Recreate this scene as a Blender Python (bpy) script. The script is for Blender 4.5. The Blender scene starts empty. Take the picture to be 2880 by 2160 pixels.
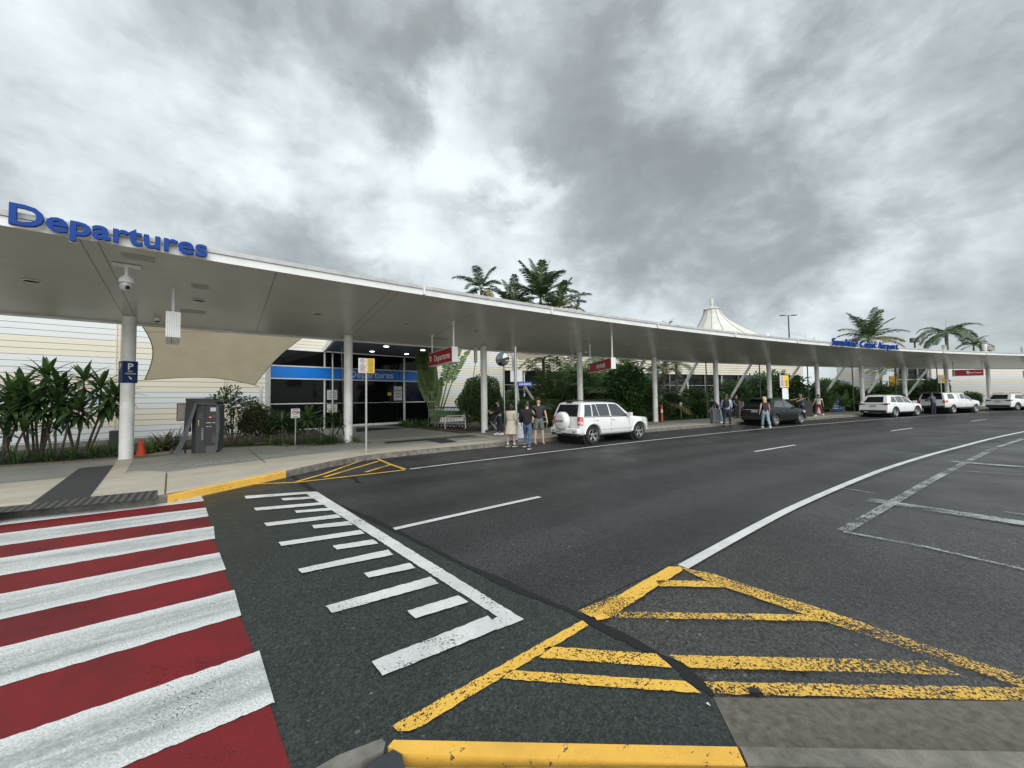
import bpy, bmesh, math, random
from mathutils import Vector, Matrix, Quaternion, noise
from mathutils.bvhtree import BVHTree
R = math.radians
rnd = random.Random(7)
scn = bpy.context.scene
COL = scn.collection
# ---------------------------------------------------------------- camera
FPX, PW, PH, HC = 1081.0, 2880.0, 2160.0, 1.75
_u = Vector((-0.0155, 1.0, -45/1081.0)).normalized()
_f = Vector((0, 0, -1)); _y = (_f - _f.dot(_u)*_u).normalized(); _x = _y.cross(_u)
RC = Matrix((_x, _y, _u))
cam_d = bpy.data.cameras.new("camera"); cam = bpy.data.objects.new("camera", cam_d); COL.objects.link(cam)
cam_d.sensor_width = 36; cam_d.lens = FPX/PW*36; cam_d.clip_end = 3000; cam_d.clip_start = 0.05
cam.matrix_world = Matrix.Translation((0, 0, HC)) @ RC.to_4x4()
scn.camera = cam
# ---------------------------------------------------------------- world, sun, exposure
SUN_EL, SUN_AZ = R(38), R(166)        # azimuth clockwise from +Y
sd_ = Vector((math.sin(SUN_AZ)*math.cos(SUN_EL), math.cos(SUN_AZ)*math.cos(SUN_EL), math.sin(SUN_EL)))
sl = bpy.data.lights.new("sun", 'SUN'); sl.energy = 1.5; sl.angle = R(75); sl.color = (1.0, 0.985, 0.95)
so = bpy.data.objects.new("sun", sl); COL.objects.link(so)
so.rotation_euler = (-sd_).to_track_quat('-Z', 'Y').to_euler()
so.location = (0, 0, 30)
w = bpy.data.worlds.new("World"); scn.world = w; w.use_nodes = True
NT = w.node_tree; NT.nodes.clear()
def dirpx(px, py):
    k = 2880/2212.
    return (RC @ Vector(((px*k-PW/2)/FPX, -(py*k-PH/2)/FPX, -1))).normalized()
def build_world():
    N = NT.nodes; L = NT.links
    def mth(op, a, b=None, c=None, clamp=False):
        n = N.new('ShaderNodeMath'); n.operation = op; n.use_clamp = clamp
        for i, v in enumerate((a, b, c)):
            if v is None: continue
            if isinstance(v, (int, float)): n.inputs[i].default_value = v
            else: L.new(v, n.inputs[i])
        return n.outputs[0]
    tc = N.new('ShaderNodeTexCoord'); D = tc.outputs['Generated']
    sep = N.new('ShaderNodeSeparateXYZ'); L.new(D, sep.inputs[0])
    z = mth('ADD', mth('MAXIMUM', sep.outputs[2], 0.0), 0.28)
    cmb = N.new('ShaderNodeCombineXYZ')
    L.new(mth('MULTIPLY', sep.outputs[0], 1.0), cmb.inputs[0]); L.new(mth('MULTIPLY', sep.outputs[1], 1.0), cmb.inputs[1]); L.new(mth('MULTIPLY', sep.outputs[2], 1.45), cmb.inputs[2])
    def noi(vec, scale, det, rough, dist=0):
        n = N.new('ShaderNodeTexNoise'); n.inputs['Scale'].default_value = scale; n.inputs['Detail'].default_value = det
        n.inputs['Roughness'].default_value = rough; n.inputs['Distortion'].default_value = dist; L.new(vec, n.inputs['Vector']); return n
    n1 = noi(cmb.outputs[0], 3.6, 9, 0.56, 0.15); n2 = noi(cmb.outputs[0], 1.6, 4, 0.5); n3 = noi(cmb.outputs[0], 10, 7, 0.6, .2)
    # warp of the direction gives the cloud masses ragged edges
    vs = N.new('ShaderNodeVectorMath'); vs.operation = 'SUBTRACT'; L.new(n1.outputs['Color'], vs.inputs[0]); vs.inputs[1].default_value = (.5, .5, .5)
    vm = N.new('ShaderNodeVectorMath'); vm.operation = 'SCALE'; L.new(vs.outputs[0], vm.inputs[0]); vm.inputs['Scale'].default_value = 0.55
    va = N.new('ShaderNodeVectorMath'); va.operation = 'ADD'; L.new(D, va.inputs[0]); L.new(vm.outputs[0], va.inputs[1])
    vn = N.new('ShaderNodeVectorMath'); vn.operation = 'NORMALIZE'; L.new(va.outputs[0], vn.inputs[0])
    blobs = [  # display px of the cloud mass, radius (deg), weight (+ bright, - dark)
     (1260,170,12,-.50),(1420,330,12,-.50),(1560,470,11,-.46),(1640,590,8,-.34),(1330,520,8,-.30),(1480,190,11,-.22),
     (700,60,13,-.36),(850,140,7,-.30),(420,60,12,-.22),(130,200,13,-.10),(560,470,9,-.26),(720,560,8,-.30),(420,430,8,-.20),(1020,480,5,-.32),(860,440,4,-.25),(1080,590,5,-.15),
     (2150,590,8,-.34),(1750,90,8,-.30),(1900,330,13,-.18),(2150,420,9,-.28),(1860,560,7,-.30),(2120,200,12,-.08),(1180,330,5,-.15),
     (330,250,14,.32),(600,270,9,.30),(1020,70,9,.34),(1000,230,6,.20),(760,350,8,.32),(950,410,7,.26),(1150,430,3.5,.45),(1100,400,4,.45),(1290,290,3,.2),
     (1980,560,6,.62),(2170,490,5,.34),(1960,180,10,.22),(1560,80,6,.22),(1260,610,5,.22),(100,520,9,.18),(920,580,5,.25),(1480,620,6,.12),(60,60,8,.1)]
    acc = None
    for (px, py, rad, wt) in blobs:
        d = dirpx(px, py)
        dp = N.new('ShaderNodeVectorMath'); dp.operation = 'DOT_PRODUCT'; L.new(vn.outputs[0], dp.inputs[0]); dp.inputs[1].default_value = d
        k = 1/(1-math.cos(R(rad)))
        e = mth('EXPONENT', mth('MULTIPLY', mth('SUBTRACT', dp.outputs['Value'], 1.0), k))
        acc = mth('MULTIPLY', e, wt) if acc is None else mth('MULTIPLY_ADD', e, wt, acc)
    v = mth('MULTIPLY_ADD', acc, 0.55, 0.55)
    v = mth('ADD', v, mth('MULTIPLY', mth('SUBTRACT', n2.outputs['Fac'], 0.5), 0.45))
    v = mth('ADD', v, mth('MULTIPLY', mth('SUBTRACT', n1.outputs['Fac'], 0.5), 1.15))
    v = mth('ADD', v, mth('MULTIPLY', mth('SUBTRACT', n3.outputs['Fac'], 0.5), 0.5))
    cr = N.new('ShaderNodeValToRGB'); L.new(v, cr.inputs[0])
    el = cr.color_ramp.elements
    stops = [(-0.0, (.225, .25, .256)), (.22, (.282, .312, .321)), (.42, (.405, .444, .458)), (.58, (.54, .590, .608)), (.78, (.67, .735, .752)), (1.0, (.74, .805, .82))]
    el[0].position = 0; el[0].color = (*stops[0][1], 1); el[1].position = 1; el[1].color = (*stops[-1][1], 1)
    for p, c in stops[1:-1]:
        e = el.new(p); e.color = (*c, 1)
    sk = N.new('ShaderNodeTexSky'); sk.sky_type = 'NISHITA'; sk.sun_disc = False; sk.sun_elevation = SUN_EL; sk.sun_rotation = SUN_AZ
    sc = N.new('ShaderNodeVectorMath'); sc.operation = 'SCALE'; L.new(cr.outputs[0], sc.inputs[0]); sc.inputs['Scale'].default_value = 5.3
    mx = N.new('ShaderNodeMix'); mx.data_type = 'RGBA'; mx.inputs['Factor'].default_value = 0.96
    L.new(sk.outputs[0], mx.inputs['A']); L.new(sc.outputs[0], mx.inputs['B'])
    bg = N.new('ShaderNodeBackground'); bg.inputs['Strength'].default_value = 0.12; L.new(mx.outputs['Result'], bg.inputs['Color'])
    out = N.new('ShaderNodeOutputWorld'); L.new(bg.outputs[0], out.inputs[0])
build_world()
scn.view_settings.view_transform = 'Standard'; scn.view_settings.look = 'None'
scn.view_settings.exposure = 1.1; scn.view_settings.gamma = 1
scn.render.resolution_x = 1024; scn.render.resolution_y = 768
scn.cycles.use_denoising = True
# ---------------------------------------------------------------- photo rays and the kerb-parallel curve
def ray(px, py): return RC @ Vector(((px-PW/2)/FPX, -(py-PH/2)/FPX, -1))
def G(px, py, z=0.0):
    d = ray(px, py); t = (z-HC)/d.z; return Vector((0, 0, HC)) + d*t
def AY(px, py, Y):
    d = ray(px, py); return Vector((0, 0, HC)) + d*(Y/d.y)
def K(x, y, z=0.0): return G(x*2880/2212., y*2880/2212., z)
CK = [(-40, 39.442), (0, 39.442), (22, 30.008), (44, 22.46), (66, 14.46), (88, 6.755), (130, 3)]
def interp(t, tab):
    if t <= tab[0][0]: return tab[0][1]
    for (a, b), (c, d) in zip(tab, tab[1:]):
        if t <= c: return b + (d-b)*(t-a)/(c-a)
    return tab[-1][1]
_ds = 0.25; _tab = {}
def _mk():
    x, y = -12.568, 10.672; _tab[0] = (x, y)
    for i in range(0, 520):
        a = R(interp((i+.5)*_ds, CK)); x += math.cos(a)*_ds; y += math.sin(a)*_ds; _tab[i+1] = (x, y)
    x, y = -12.568, 10.672
    for i in range(0, -200, -1):
        a = R(interp((i-.5)*_ds, CK)); x -= math.cos(a)*_ds; y -= math.sin(a)*_ds; _tab[i-1] = (x, y)
_mk()
def ang(s): return R(interp(s, CK))
def P(s, d=0.0, z=0.0):
    i = math.floor(s/_ds); f = s/_ds-i; i = max(-199, min(519, i))
    (x0, y0), (x1, y1) = _tab[i], _tab[i+1]; a = ang(s)
    return Vector((x0+(x1-x0)*f + d*math.sin(a), y0+(y1-y0)*f - d*math.cos(a), z))
def SD(p):
    best = min(_tab.items(), key=lambda kv: (kv[1][0]-p[0])**2+(kv[1][1]-p[1])**2)
    s = best[0]*_ds; a = ang(s); q = best[1]
    s += (p[0]-q[0])*math.cos(a)+(p[1]-q[1])*math.sin(a)
    return s, (p[0]-q[0])*math.sin(a)-(p[1]-q[1])*math.cos(a)
# ---------------------------------------------------------------- mesh helpers
class MB:
    def __init__(s): s.v = []; s.f = []; s.m = []; s.uv = None; s.cur = 0
    def add(s, vs, fs):
        o = len(s.v); s.v += [Vector(v) for v in vs]; s.f += [tuple(i+o for i in f) for f in fs]; s.m += [s.cur]*len(fs); return s
    def quad(s, a, b, c, d): return s.add([a, b, c, d], [(0, 1, 2, 3)])
    def poly(s, pts): return s.add(pts, [tuple(range(len(pts)))])
    def box(s, c, size, M=None):
        x, y, z = [k/2 for k in size]; c = Vector(c)
        vs = [Vector((i*x, j*y, k*z)) for i in (-1, 1) for j in (-1, 1) for k in (-1, 1)]
        vs = [c + (M @ v if M else v) for v in vs]
        return s.add(vs, [(0, 1, 3, 2), (4, 6, 7, 5), (0, 4, 5, 1), (2, 3, 7, 6), (0, 2, 6, 4), (1, 5, 7, 3)])
    def beam(s, a, b, w_, h, up=(0, 0, 1)):
        a = Vector(a); b = Vector(b); d = (b-a).normalized(); up = Vector(up)
        if abs(d.dot(up)) > .98: up = Vector((0, 1, 0))
        r = d.cross(up).normalized(); u = r.cross(d).normalized()
        M = Matrix((d, r, u)).transposed()
        return s.box((a+b)/2, ((b-a).length, w_, h), M)
    def tube(s, pts, rad, n=8, cap=True):
        pts = [Vector(p) for p in pts]
        if not isinstance(rad, (list, tuple)): rad = [rad]*len(pts)
        vs = []; prev = None
        for i, p in enumerate(pts):
            d = (pts[min(i+1, len(pts)-1)]-pts[max(i-1, 0)]).normalized()
            if prev is None:
                r = d.cross(Vector((0, 0, 1)));
                if r.length < .05: r = Vector((1, 0, 0))
                r = (r - r.dot(d)*d).normalized()
            else: r = (prev - prev.dot(d)*d).normalized()
            prev = r; u = d.cross(r)
            for k in range(n):
                a = 2*math.pi*k/n; vs.append(p + (r*math.cos(a)+u*math.sin(a))*rad[i])
        fs = []
        for i in range(len(pts)-1):
            for k in range(n):
                fs.append((i*n+k, i*n+(k+1) % n, (i+1)*n+(k+1) % n, (i+1)*n+k))
        if cap: fs += [tuple(range(n-1, -1, -1)), tuple((len(pts)-1)*n+k for k in range(n))]
        return s.add(vs, fs)
    def lathe(s, prof, n=24, c=(0, 0, 0), M=None, cap=True):   # prof: (r, h) about local z
        c = Vector(c); vs = []
        for r, h in prof:
            for k in range(n):
                a = 2*math.pi*k/n; v = Vector((r*math.cos(a), r*math.sin(a), h)); vs.append(c + (M @ v if M else v))
        fs = [(i*n+k, i*n+(k+1) % n, (i+1)*n+(k+1) % n, (i+1)*n+k) for i in range(len(prof)-1) for k in range(n)]
        if cap and prof[0][0] > 1e-5: fs.append(tuple(range(n-1, -1, -1)))
        if cap and prof[-1][0] > 1e-5: fs.append(tuple((len(prof)-1)*n+k for k in range(n)))
        return s.add(vs, fs)
    def prism(s, pts, z0, z1):
        n = len(pts); vs = [(p[0], p[1], z0) for p in pts]+[(p[0], p[1], z1) for p in pts]
        return s.add(vs, [tuple(range(n-1, -1, -1)), tuple(range(n, 2*n))]+[(i, (i+1) % n, n+(i+1) % n, n+i) for i in range(n)])
    def grid(s, rows):
        n = len(rows[0]); vs = [p for r in rows for p in r]
        return s.add(vs, [(i*n+j, i*n+j+1, (i+1)*n+j+1, (i+1)*n+j) for i in range(len(rows)-1) for j in range(n-1)])
    def data(s, name, mats):
        me = bpy.data.meshes.new(name); me.from_pydata([tuple(v) for v in s.v], [], s.f)
        for m in (mats if isinstance(mats, (list, tuple)) else [mats]): me.materials.append(m)
        if any(s.m): me.polygons.foreach_set('material_index', s.m)
        if s.uv:
            ul = me.uv_layers.new(name='UVMap'); dat = []
            for l in me.loops: dat += s.uv[l.vertex_index]
            ul.data.foreach_set('uv', dat)
        me.update(); return me
    def build(s, name, mats, parent=None, smooth=False, world=False, **tg):
        """world: vertices are in world space; they are moved into the parent's (or the object's own base) frame"""
        off = None
        if world:
            if parent is not None:
                Mi = pm(parent).inverted(); s.v = [Mi @ v for v in s.v]
            else:
                mn = Vector([min(v[i] for v in s.v) for i in range(3)]); mx_ = Vector([max(v[i] for v in s.v) for i in range(3)])
                off = Vector(((mn.x+mx_.x)/2, (mn.y+mx_.y)/2, mn.z)); s.v = [v-off for v in s.v]
        me = s.data(name, mats)
        if smooth: soft(me, smooth if smooth is not True else 40)
        return link(name, me, parent, off, **tg)
def soft(me, deg=40):
    me.polygons.foreach_set('use_smooth', [True]*len(me.polygons)); me.set_sharp_from_angle(angle=R(deg))
def link(name, me, parent=None, loc=None, rz=0.0, **tg):
    o = bpy.data.objects.new(name, me); COL.objects.link(o)
    if parent is not None: o.parent = parent
    if loc is not None: o.location = loc
    o.rotation_euler = (0, 0, rz)
    return tag(o, **tg)
def tag(o, label=None, cat=None, group=None, kind=None):
    if label: o['label'] = label
    if cat: o['category'] = cat
    if group: o['group'] = group
    if kind: o['kind'] = kind
    return o
def pm(o):   # matrix from own channels up the chain (no depsgraph needed)
    m = Matrix.LocRotScale(o.location, o.rotation_euler, o.scale)
    return pm(o.parent) @ m if o.parent else m
def thing(name, label, cat, loc=(0, 0, 0), rz=0.0, group=None):
    o = bpy.data.objects.new(name, None); COL.objects.link(o); o.location = loc; o.rotation_euler = (0, 0, rz)
    o.empty_display_size = .2
    return tag(o, label, cat, group)
def copy_tree(o, loc=None, rz=None, parent=None, label=None):
    c = o.copy(); COL.objects.link(c); c.parent = parent
    if loc is not None: c.location = loc
    if rz is not None: c.rotation_euler = (0, 0, rz)
    if label: c['label'] = label
    for ch in [x for x in bpy.data.objects if x.parent == o]: copy_tree(ch, parent=c)
    return c
def evalmesh(o):   # applied copy of a temporary object's mesh
    dg = bpy.context.evaluated_depsgraph_get(); dg.update()
    me = bpy.data.meshes.new_from_object(o.evaluated_get(dg)); bpy.data.objects.remove(o); return me
def glyphs(text, size, extr=0.0, bold=0.0, space=1.0):
    """-> list of (char, MB verts/faces, x0), total width; upright text in local XY"""
    def tm(t):
        cu = bpy.data.curves.new('t', 'FONT'); cu.body = t; cu.size = size; cu.extrude = extr; cu.offset = bold; cu.space_character = space
        cu.resolution_u = 3
        o = bpy.data.objects.new('t', cu); me = o.to_mesh(); vs = [v.co.copy() for v in me.vertices]; fs = [tuple(p.vertices) for p in me.polygons]
        o.to_mesh_clear(); bpy.data.objects.remove(o); bpy.data.curves.remove(cu); return vs, fs
    barw = tm('I')[0]; b0 = max(v.x for v in barw)
    out = []
    for i, ch in enumerate(text):
        x = max(v.x for v in tm(text[:i]+'I')[0]) - b0
        if ch == ' ': continue
        vs, fs = tm(ch); out.append((ch, vs, fs, x))
    tot = max(v.x for v in tm(text)[0])
    return out, tot
def text_mb(text, size, M, extr=0.002, bold=0.0, align='c', space=1.0, mb=None, sx=1.0):
    gl, w_ = glyphs(text, size, extr, bold, space); w_ *= sx
    mb = mb or MB(); x0 = -w_/2 if align == 'c' else 0
    for ch, vs, fs, x in gl:
        mb.add([M @ Vector(((v.x+x)*sx+x0, v.y, v.z)) for v in vs], fs)
    return mb
def frame(o, xd, n=None, up=(0, 0, 1)):   # matrix with local x=xd, y=up, z=out of the face
    x = Vector(xd).normalized(); y = Vector(up); y = (y-y.dot(x)*x).normalized(); z = x.cross(y)
    M = Matrix((x, y, z)).transposed().to_4x4(); M.translation = Vector(o); return M
# ---------------------------------------------------------------- materials
def mat(name, col, rough=.5, metal=0.0, var=0.0, scale=3.0, bump=0.0, bscale=40.0, spec=.5, coat=0.0, emis=None, es=0.0, col2=None, trans=0.0, detail=6.0, stretch=None):
    m = bpy.data.materials.new(name); m.use_nodes = True; nt = m.node_tree; b = nt.nodes['Principled BSDF']
    b.inputs['Base Color'].default_value = (*col, 1); b.inputs['Roughness'].default_value = rough; b.inputs['Metallic'].default_value = metal
    b.inputs['Specular IOR Level'].default_value = spec; b.inputs['Coat Weight'].default_value = coat; b.inputs['Coat Roughness'].default_value = .06
    b.inputs['Transmission Weight'].default_value = trans
    if emis: b.inputs['Emission Color'].default_value = (*emis, 1); b.inputs['Emission Strength'].default_value = es
    tc = nt.nodes.new('ShaderNodeTexCoord'); vec = tc.outputs['Object']
    if stretch:
        mp = nt.nodes.new('ShaderNodeMapping'); mp.inputs['Scale'].default_value = stretch; nt.links.new(vec, mp.inputs[0]); vec = mp.outputs[0]
    n = nt.nodes.new('ShaderNodeTexNoise'); n.inputs['Scale'].default_value = scale; n.inputs['Detail'].default_value = detail; n.inputs['Roughness'].default_value = .6
    nt.links.new(vec, n.inputs['Vector'])
    cr = nt.nodes.new('ShaderNodeValToRGB'); nt.links.new(n.outputs['Fac'], cr.inputs[0])
    c2 = col2 or tuple(max(0, c*(1-var)) for c in col); c1 = col if col2 else tuple(min(1, c*(1+var*.6)) for c in col)
    cr.color_ramp.elements[0].position = .32; cr.color_ramp.elements[0].color = (*c2, 1)
    cr.color_ramp.elements[1].position = .68; cr.color_ramp.elements[1].color = (*c1, 1)
    if var or col2: nt.links.new(cr.outputs[0], b.inputs['Base Color'])
    if bump:
        n2 = nt.nodes.new('ShaderNodeTexNoise'); n2.inputs['Scale'].default_value = bscale; n2.inputs['Detail'].default_value = 3; nt.links.new(tc.outputs['Object'], n2.inputs['Vector'])
        bp = nt.nodes.new('ShaderNodeBump'); bp.inputs['Strength'].default_value = bump; bp.inputs['Distance'].default_value = .01
        nt.links.new(n2.outputs['Fac'], bp.inputs['Height']); nt.links.new(bp.outputs[0], b.inputs['Normal'])
    return m
class NB:  # terse node builder
    def __init__(s, name):
        s.m = bpy.data.materials.new(name); s.m.use_nodes = True; s.nt = s.m.node_tree; s.N = s.nt.nodes; s.L = s.nt.links
        s.b = s.N['Principled BSDF']; s.out = s.N['Material Output']
    def put(s, sock, v):
        if isinstance(v, bpy.types.NodeSocket): s.L.new(v, sock)
        elif isinstance(v, (tuple, list)) and len(v) == 3 and sock.type == 'RGBA': sock.default_value = (*v, 1)
        else: sock.default_value = v
    def mth(s, op, a, b=None, c=None, clamp=False):
        n = s.N.new('ShaderNodeMath'); n.operation = op; n.use_clamp = clamp
        for i, v in enumerate((a, b, c)):
            if v is not None: s.put(n.inputs[i], v)
        return n.outputs[0]
    def co(s, kind='Object', scale=None):
        v = s.N.new('ShaderNodeTexCoord').outputs[kind]
        if scale:
            mp = s.N.new('ShaderNodeMapping'); mp.inputs['Scale'].default_value = scale; s.L.new(v, mp.inputs[0]); v = mp.outputs[0]
        return v
    def noise(s, vec, scale, det=4, rough=.55, dist=0):
        n = s.N.new('ShaderNodeTexNoise'); s.L.new(vec, n.inputs['Vector']); n.inputs['Scale'].default_value = scale
        n.inputs['Detail'].default_value = det; n.inputs['Roughness'].default_value = rough; n.inputs['Distortion'].default_value = dist
        return n.outputs['Fac']
    def vor(s, vec, scale, out='Distance', feat='F1'):
        n = s.N.new('ShaderNodeTexVoronoi'); n.feature = feat; s.L.new(vec, n.inputs['Vector']); n.inputs['Scale'].default_value = scale; return n.outputs[out]
    def ramp(s, fac, *st):
        n = s.N.new('ShaderNodeValToRGB'); s.L.new(fac, n.inputs[0]); e = n.color_ramp.elements
        def c(v): return (v, v, v, 1) if isinstance(v, (int, float)) else (*v, 1)
        e[0].position, e[0].color = st[0][0], c(st[0][1]); e[1].position, e[1].color = st[-1][0], c(st[-1][1])
        for p, v in st[1:-1]: k = e.new(p); k.color = c(v)
        return n.outputs[0]
    def mix(s, f, a, b, mode='MIX'):
        n = s.N.new('ShaderNodeMix'); n.data_type = 'RGBA'; n.blend_type = mode
        s.put(n.inputs['Factor'], f); s.put(n.inputs['A'], a); s.put(n.inputs['B'], b); return n.outputs['Result']
    def bump(s, h, strength=.3, dist=.01):
        n = s.N.new('ShaderNodeBump'); n.inputs['Strength'].default_value = strength; n.inputs['Distance'].default_value = dist
        s.L.new(h, n.inputs['Height']); s.L.new(n.outputs[0], s.b.inputs['Normal'])
    def alpha(s, fac):   # 1 = solid
        t = s.N.new('ShaderNodeBsdfTransparent'); mx = s.N.new('ShaderNodeMixShader'); s.put(mx.inputs[0], fac)
        s.L.new(t.outputs[0], mx.inputs[1]); s.L.new(s.b.outputs[0], mx.inputs[2]); s.L.new(mx.outputs[0], s.out.inputs[0])
    def fin(s, col=None, rough=None, **k):
        if col is not None: s.put(s.b.inputs['Base Color'], col)
        if rough is not None: s.put(s.b.inputs['Roughness'], rough)
        for a, v in k.items(): s.put(s.b.inputs[a.replace('_', ' ')], v)
        return s.m
def asphalt(name, lo, hi, speck, big=.42, wet=True, spec=.5):
    n = NB(name); o = n.co(); uv = n.co('UV')
    ag = n.vor(o, 95, 'Color'); big_ = n.ramp(n.vor(o, 52, 'Color'), (0.0, .45), (.8, 1.1), (.93, 1.15), (.965, 2.7)); agv = n.mth('MULTIPLY', n.noise(o, 140, 2, .7), 1)
    fine = n.ramp(ag, (.1, lo), (.72, hi), (.9, hi), (1.0, speck))
    pat = n.noise(o, .35, 5, .6); stv = n.noise(n.co('UV', (.05, 1.1, 1)), 1.0, 4, .55)
    shade = n.mth('ADD', n.mth('MULTIPLY', pat, .9), n.mth('MULTIPLY', stv, .9))
    sh = n.ramp(shade, (.55, 1-big*1.2), (1.25, 1+big))
    col = n.mix(1.0, n.mix(1.0, fine, sh, 'MULTIPLY'), big_, 'MULTIPLY')
    stn = n.ramp(n.noise(o, 1.3, 8, .7, 1.5), (.60, 1.0), (.72, .62)); col = n.mix(1.0, col, stn, 'MULTIPLY')
    n.bump(n.mth('ADD', agv, n.mth('MULTIPLY', n.vor(o, 95), .8)), .55, .006)
    if name == 'asphalt':   # polished wheel tracks along the lanes (UV y = distance from the columns)
        su = n.N.new('ShaderNodeSeparateXYZ'); n.L.new(uv, su.inputs[0])
        tr_ = n.mth('ABSOLUTE', n.mth('SUBTRACT', n.mth('FRACT', n.mth('ADD', n.mth('DIVIDE', n.mth('SUBTRACT', su.outputs[1], 7.6), 1.72), n.mth('MULTIPLY', pat, .25))), .5))
        col = n.mix(1.0, col, n.ramp(tr_, (.10, .78), (.38, 1.12)), 'MULTIPLY')
    wetn = n.noise(o, .55, 6, .6, .4)
    rg = n.ramp(wetn, (.35, .34), (.62, .60)) if wet else .75
    return n.fin(col, rg, Specular_IOR_Level=spec)
M_asph = asphalt('asphalt', (.007, .0075, .008), (.038, .040, .041), (.16, .16, .155))
M_green = asphalt('greenish_slurry', (.008, .011, .010), (.036, .046, .042), (.18, .18, .17), .12)
M_park = asphalt('older_asphalt', (.010, .010, .010), (.052, .052, .050), (.18, .18, .17), .6)
def paint(name, col, dirt, wear=.46, fine=.5, wsc=1.6, rough=.6, dk=.35):
    """road paint: worn through to the asphalt where two noises fall below the wear level"""
    n = NB(name); o = n.co()
    ch = n.noise(o, 55, 4, .75); md = n.noise(o, wsc, 5, .65); v = n.vor(o, 80)
    t = n.mth('ADD', n.mth('MULTIPLY', ch, .55), n.mth('ADD', n.mth('MULTIPLY', md, .45), n.mth('MULTIPLY', n.mth('SUBTRACT', v, .35), -.12)))
    a = n.ramp(t, (wear-.02, 0.0), (wear+.02, 1.0))
    dn = n.ramp(n.noise(o, 1.1, 7, .72, .6), (.36, 0.0), (.66, 1.0)); c = n.mix(n.mth('MULTIPLY', dn, dk), col, dirt)
    c = n.mix(n.mth('MULTIPLY', n.ramp(n.noise(o, 90, 3, .7), (.42, 1.0), (.55, 0.0)), .5), c, tuple(k*.72 for k in col))
    n.bump(n.noise(o, 110, 3, .7), .3, .004)
    n.fin(c, rough, Specular_IOR_Level=.25); n.alpha(a); return n.m
def zebra():
    """bar paint: UV u = metres along the bar, v = 0..1 across; tyre-smeared grey through the middle, cleaner thick edges"""
    n = NB('white_crossing_paint'); o = n.co(); uv = n.co('UV'); sp = n.N.new('ShaderNodeSeparateXYZ'); n.L.new(uv, sp.inputs[0])
    smear = n.noise(n.co('UV', (.55, 3.2, 1)), 1.6, 6, .65, .5); fineg = n.noise(o, 26, 6, .75); grit = n.noise(o, 85, 4, .8)
    ctr = n.ramp(n.mth('ABSOLUTE', n.mth('SUBTRACT', sp.outputs[1], .5)), (.22, 1.0), (.46, .12))
    d = n.mth('MULTIPLY', n.ramp(n.mth('ADD', n.mth('MULTIPLY', smear, .5), n.mth('MULTIPLY', fineg, .5)), (.37, 0.0), (.60, 1.0)), ctr)
    c = n.mix(d, (.72, .74, .73), (.29, .31, .32)); c = n.mix(n.mth('MULTIPLY', n.ramp(grit, (.40, 1.0), (.54, 0.0)), .75), c, (.26, .27, .27))
    t = n.mth('ADD', n.mth('ADD', n.mth('MULTIPLY', grit, .45), n.mth('MULTIPLY', fineg, .3)), n.mth('MULTIPLY', n.noise(o, .9, 4, .6), .25))
    n.bump(grit, .4, .004); n.fin(c, .6, Specular_IOR_Level=.25); n.alpha(n.ramp(n.mth('SUBTRACT', t, n.mth('MULTIPLY', ctr, .03)), (.395, 0.0), (.42, 1.0))); return n.m
M_zebra = zebra()
M_pwhite = paint('white_road_paint', (.66, .68, .67), (.25, .27, .28), .415, dk=1.0)
M_pwhite2 = paint('white_line_paint', (.68, .69, .68), (.36, .37, .37), .385, dk=.7)
M_pfade = paint('faded_line_paint', (.42, .44, .45), (.25, .26, .27), .485)
M_pred = paint('red_road_paint', (.205, .014, .019), (.085, .014, .016), .36, dk=1.0)
M_pyel = paint('yellow_road_paint', (.80, .49, .085), (.50, .28, .05), .425, wsc=.9)
M_pyelw = paint('worn_yellow_road_paint', (.76, .47, .085), (.45, .27, .06), .478, wsc=.9)
def _yk():
    n = NB('yellow_kerb_paint'); o = n.co(); t = n.mth('ADD', n.mth('MULTIPLY', n.noise(o, 14, 6, .7), .6), n.mth('MULTIPLY', n.noise(o, 70, 3, .7), .4))
    c = n.mix(n.ramp(n.noise(o, 2.5, 6, .7), (.35, 0.0), (.7, 1.0)), (.78, .45, .075), (.58, .34, .06)); c = n.mix(n.ramp(t, (.385, 1.0), (.41, 0.0)), c, (.10, .09, .07))
    n.bump(n.noise(o, 60, 4, .7), .4, .004); return n.fin(c, .55, Specular_IOR_Level=.3)
M_ykerb = _yk()
def concrete(name, a, b, sc=1.2, spec=.35, joints=None, rough=.62, streak=None):
    n = NB(name); o = n.co()
    c = n.mix(n.ramp(n.noise(o, sc, 7, .62, .3), (.32, 0.0), (.68, 1.0)), a, b)
    if streak: c = n.mix(n.ramp(n.noise(n.co('UV', (.12, 1.6, 1)), 1.2, 5, .6), (.45, 0.0), (.75, .55)), c, streak)
    c = n.mix(n.mth('MULTIPLY', n.ramp(n.noise(o, 130, 3, .8), (.3, 1.0), (.5, 0.0)), .35), c, tuple(k*.5 for k in a))
    n.bump(n.noise(o, 120, 3, .7), .25, .003)
    return n.fin(c, rough, Specular_IOR_Level=spec)
M_path = concrete('footpath_concrete', (.38, .355, .29), (.48, .455, .38), streak=(.58, .55, .47))
M_path2 = concrete('pale_edge_concrete', (.46, .40, .31), (.55, .49, .40))
M_path3 = concrete('grey_footpath_concrete', (.23, .23, .205), (.31, .31, .28))
M_kerb = concrete('kerb_concrete', (.085, .08, .07), (.22, .21, .18), 6)
M_slab = concrete('brown_gutter_concrete', (.075, .066, .053), (.155, .14, .115), 20, rough=.5)
M_near = concrete('near_paving_concrete', (.10, .085, .06), (.22, .185, .14), 9)
M_soil = mat('brown_mulch', (.045, .028, .02), .9, var=.5, scale=12, bump=.8, bscale=60)
M_ground = mat('far_grass', (.035, .05, .02), .9, var=.4, scale=.4)
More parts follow.
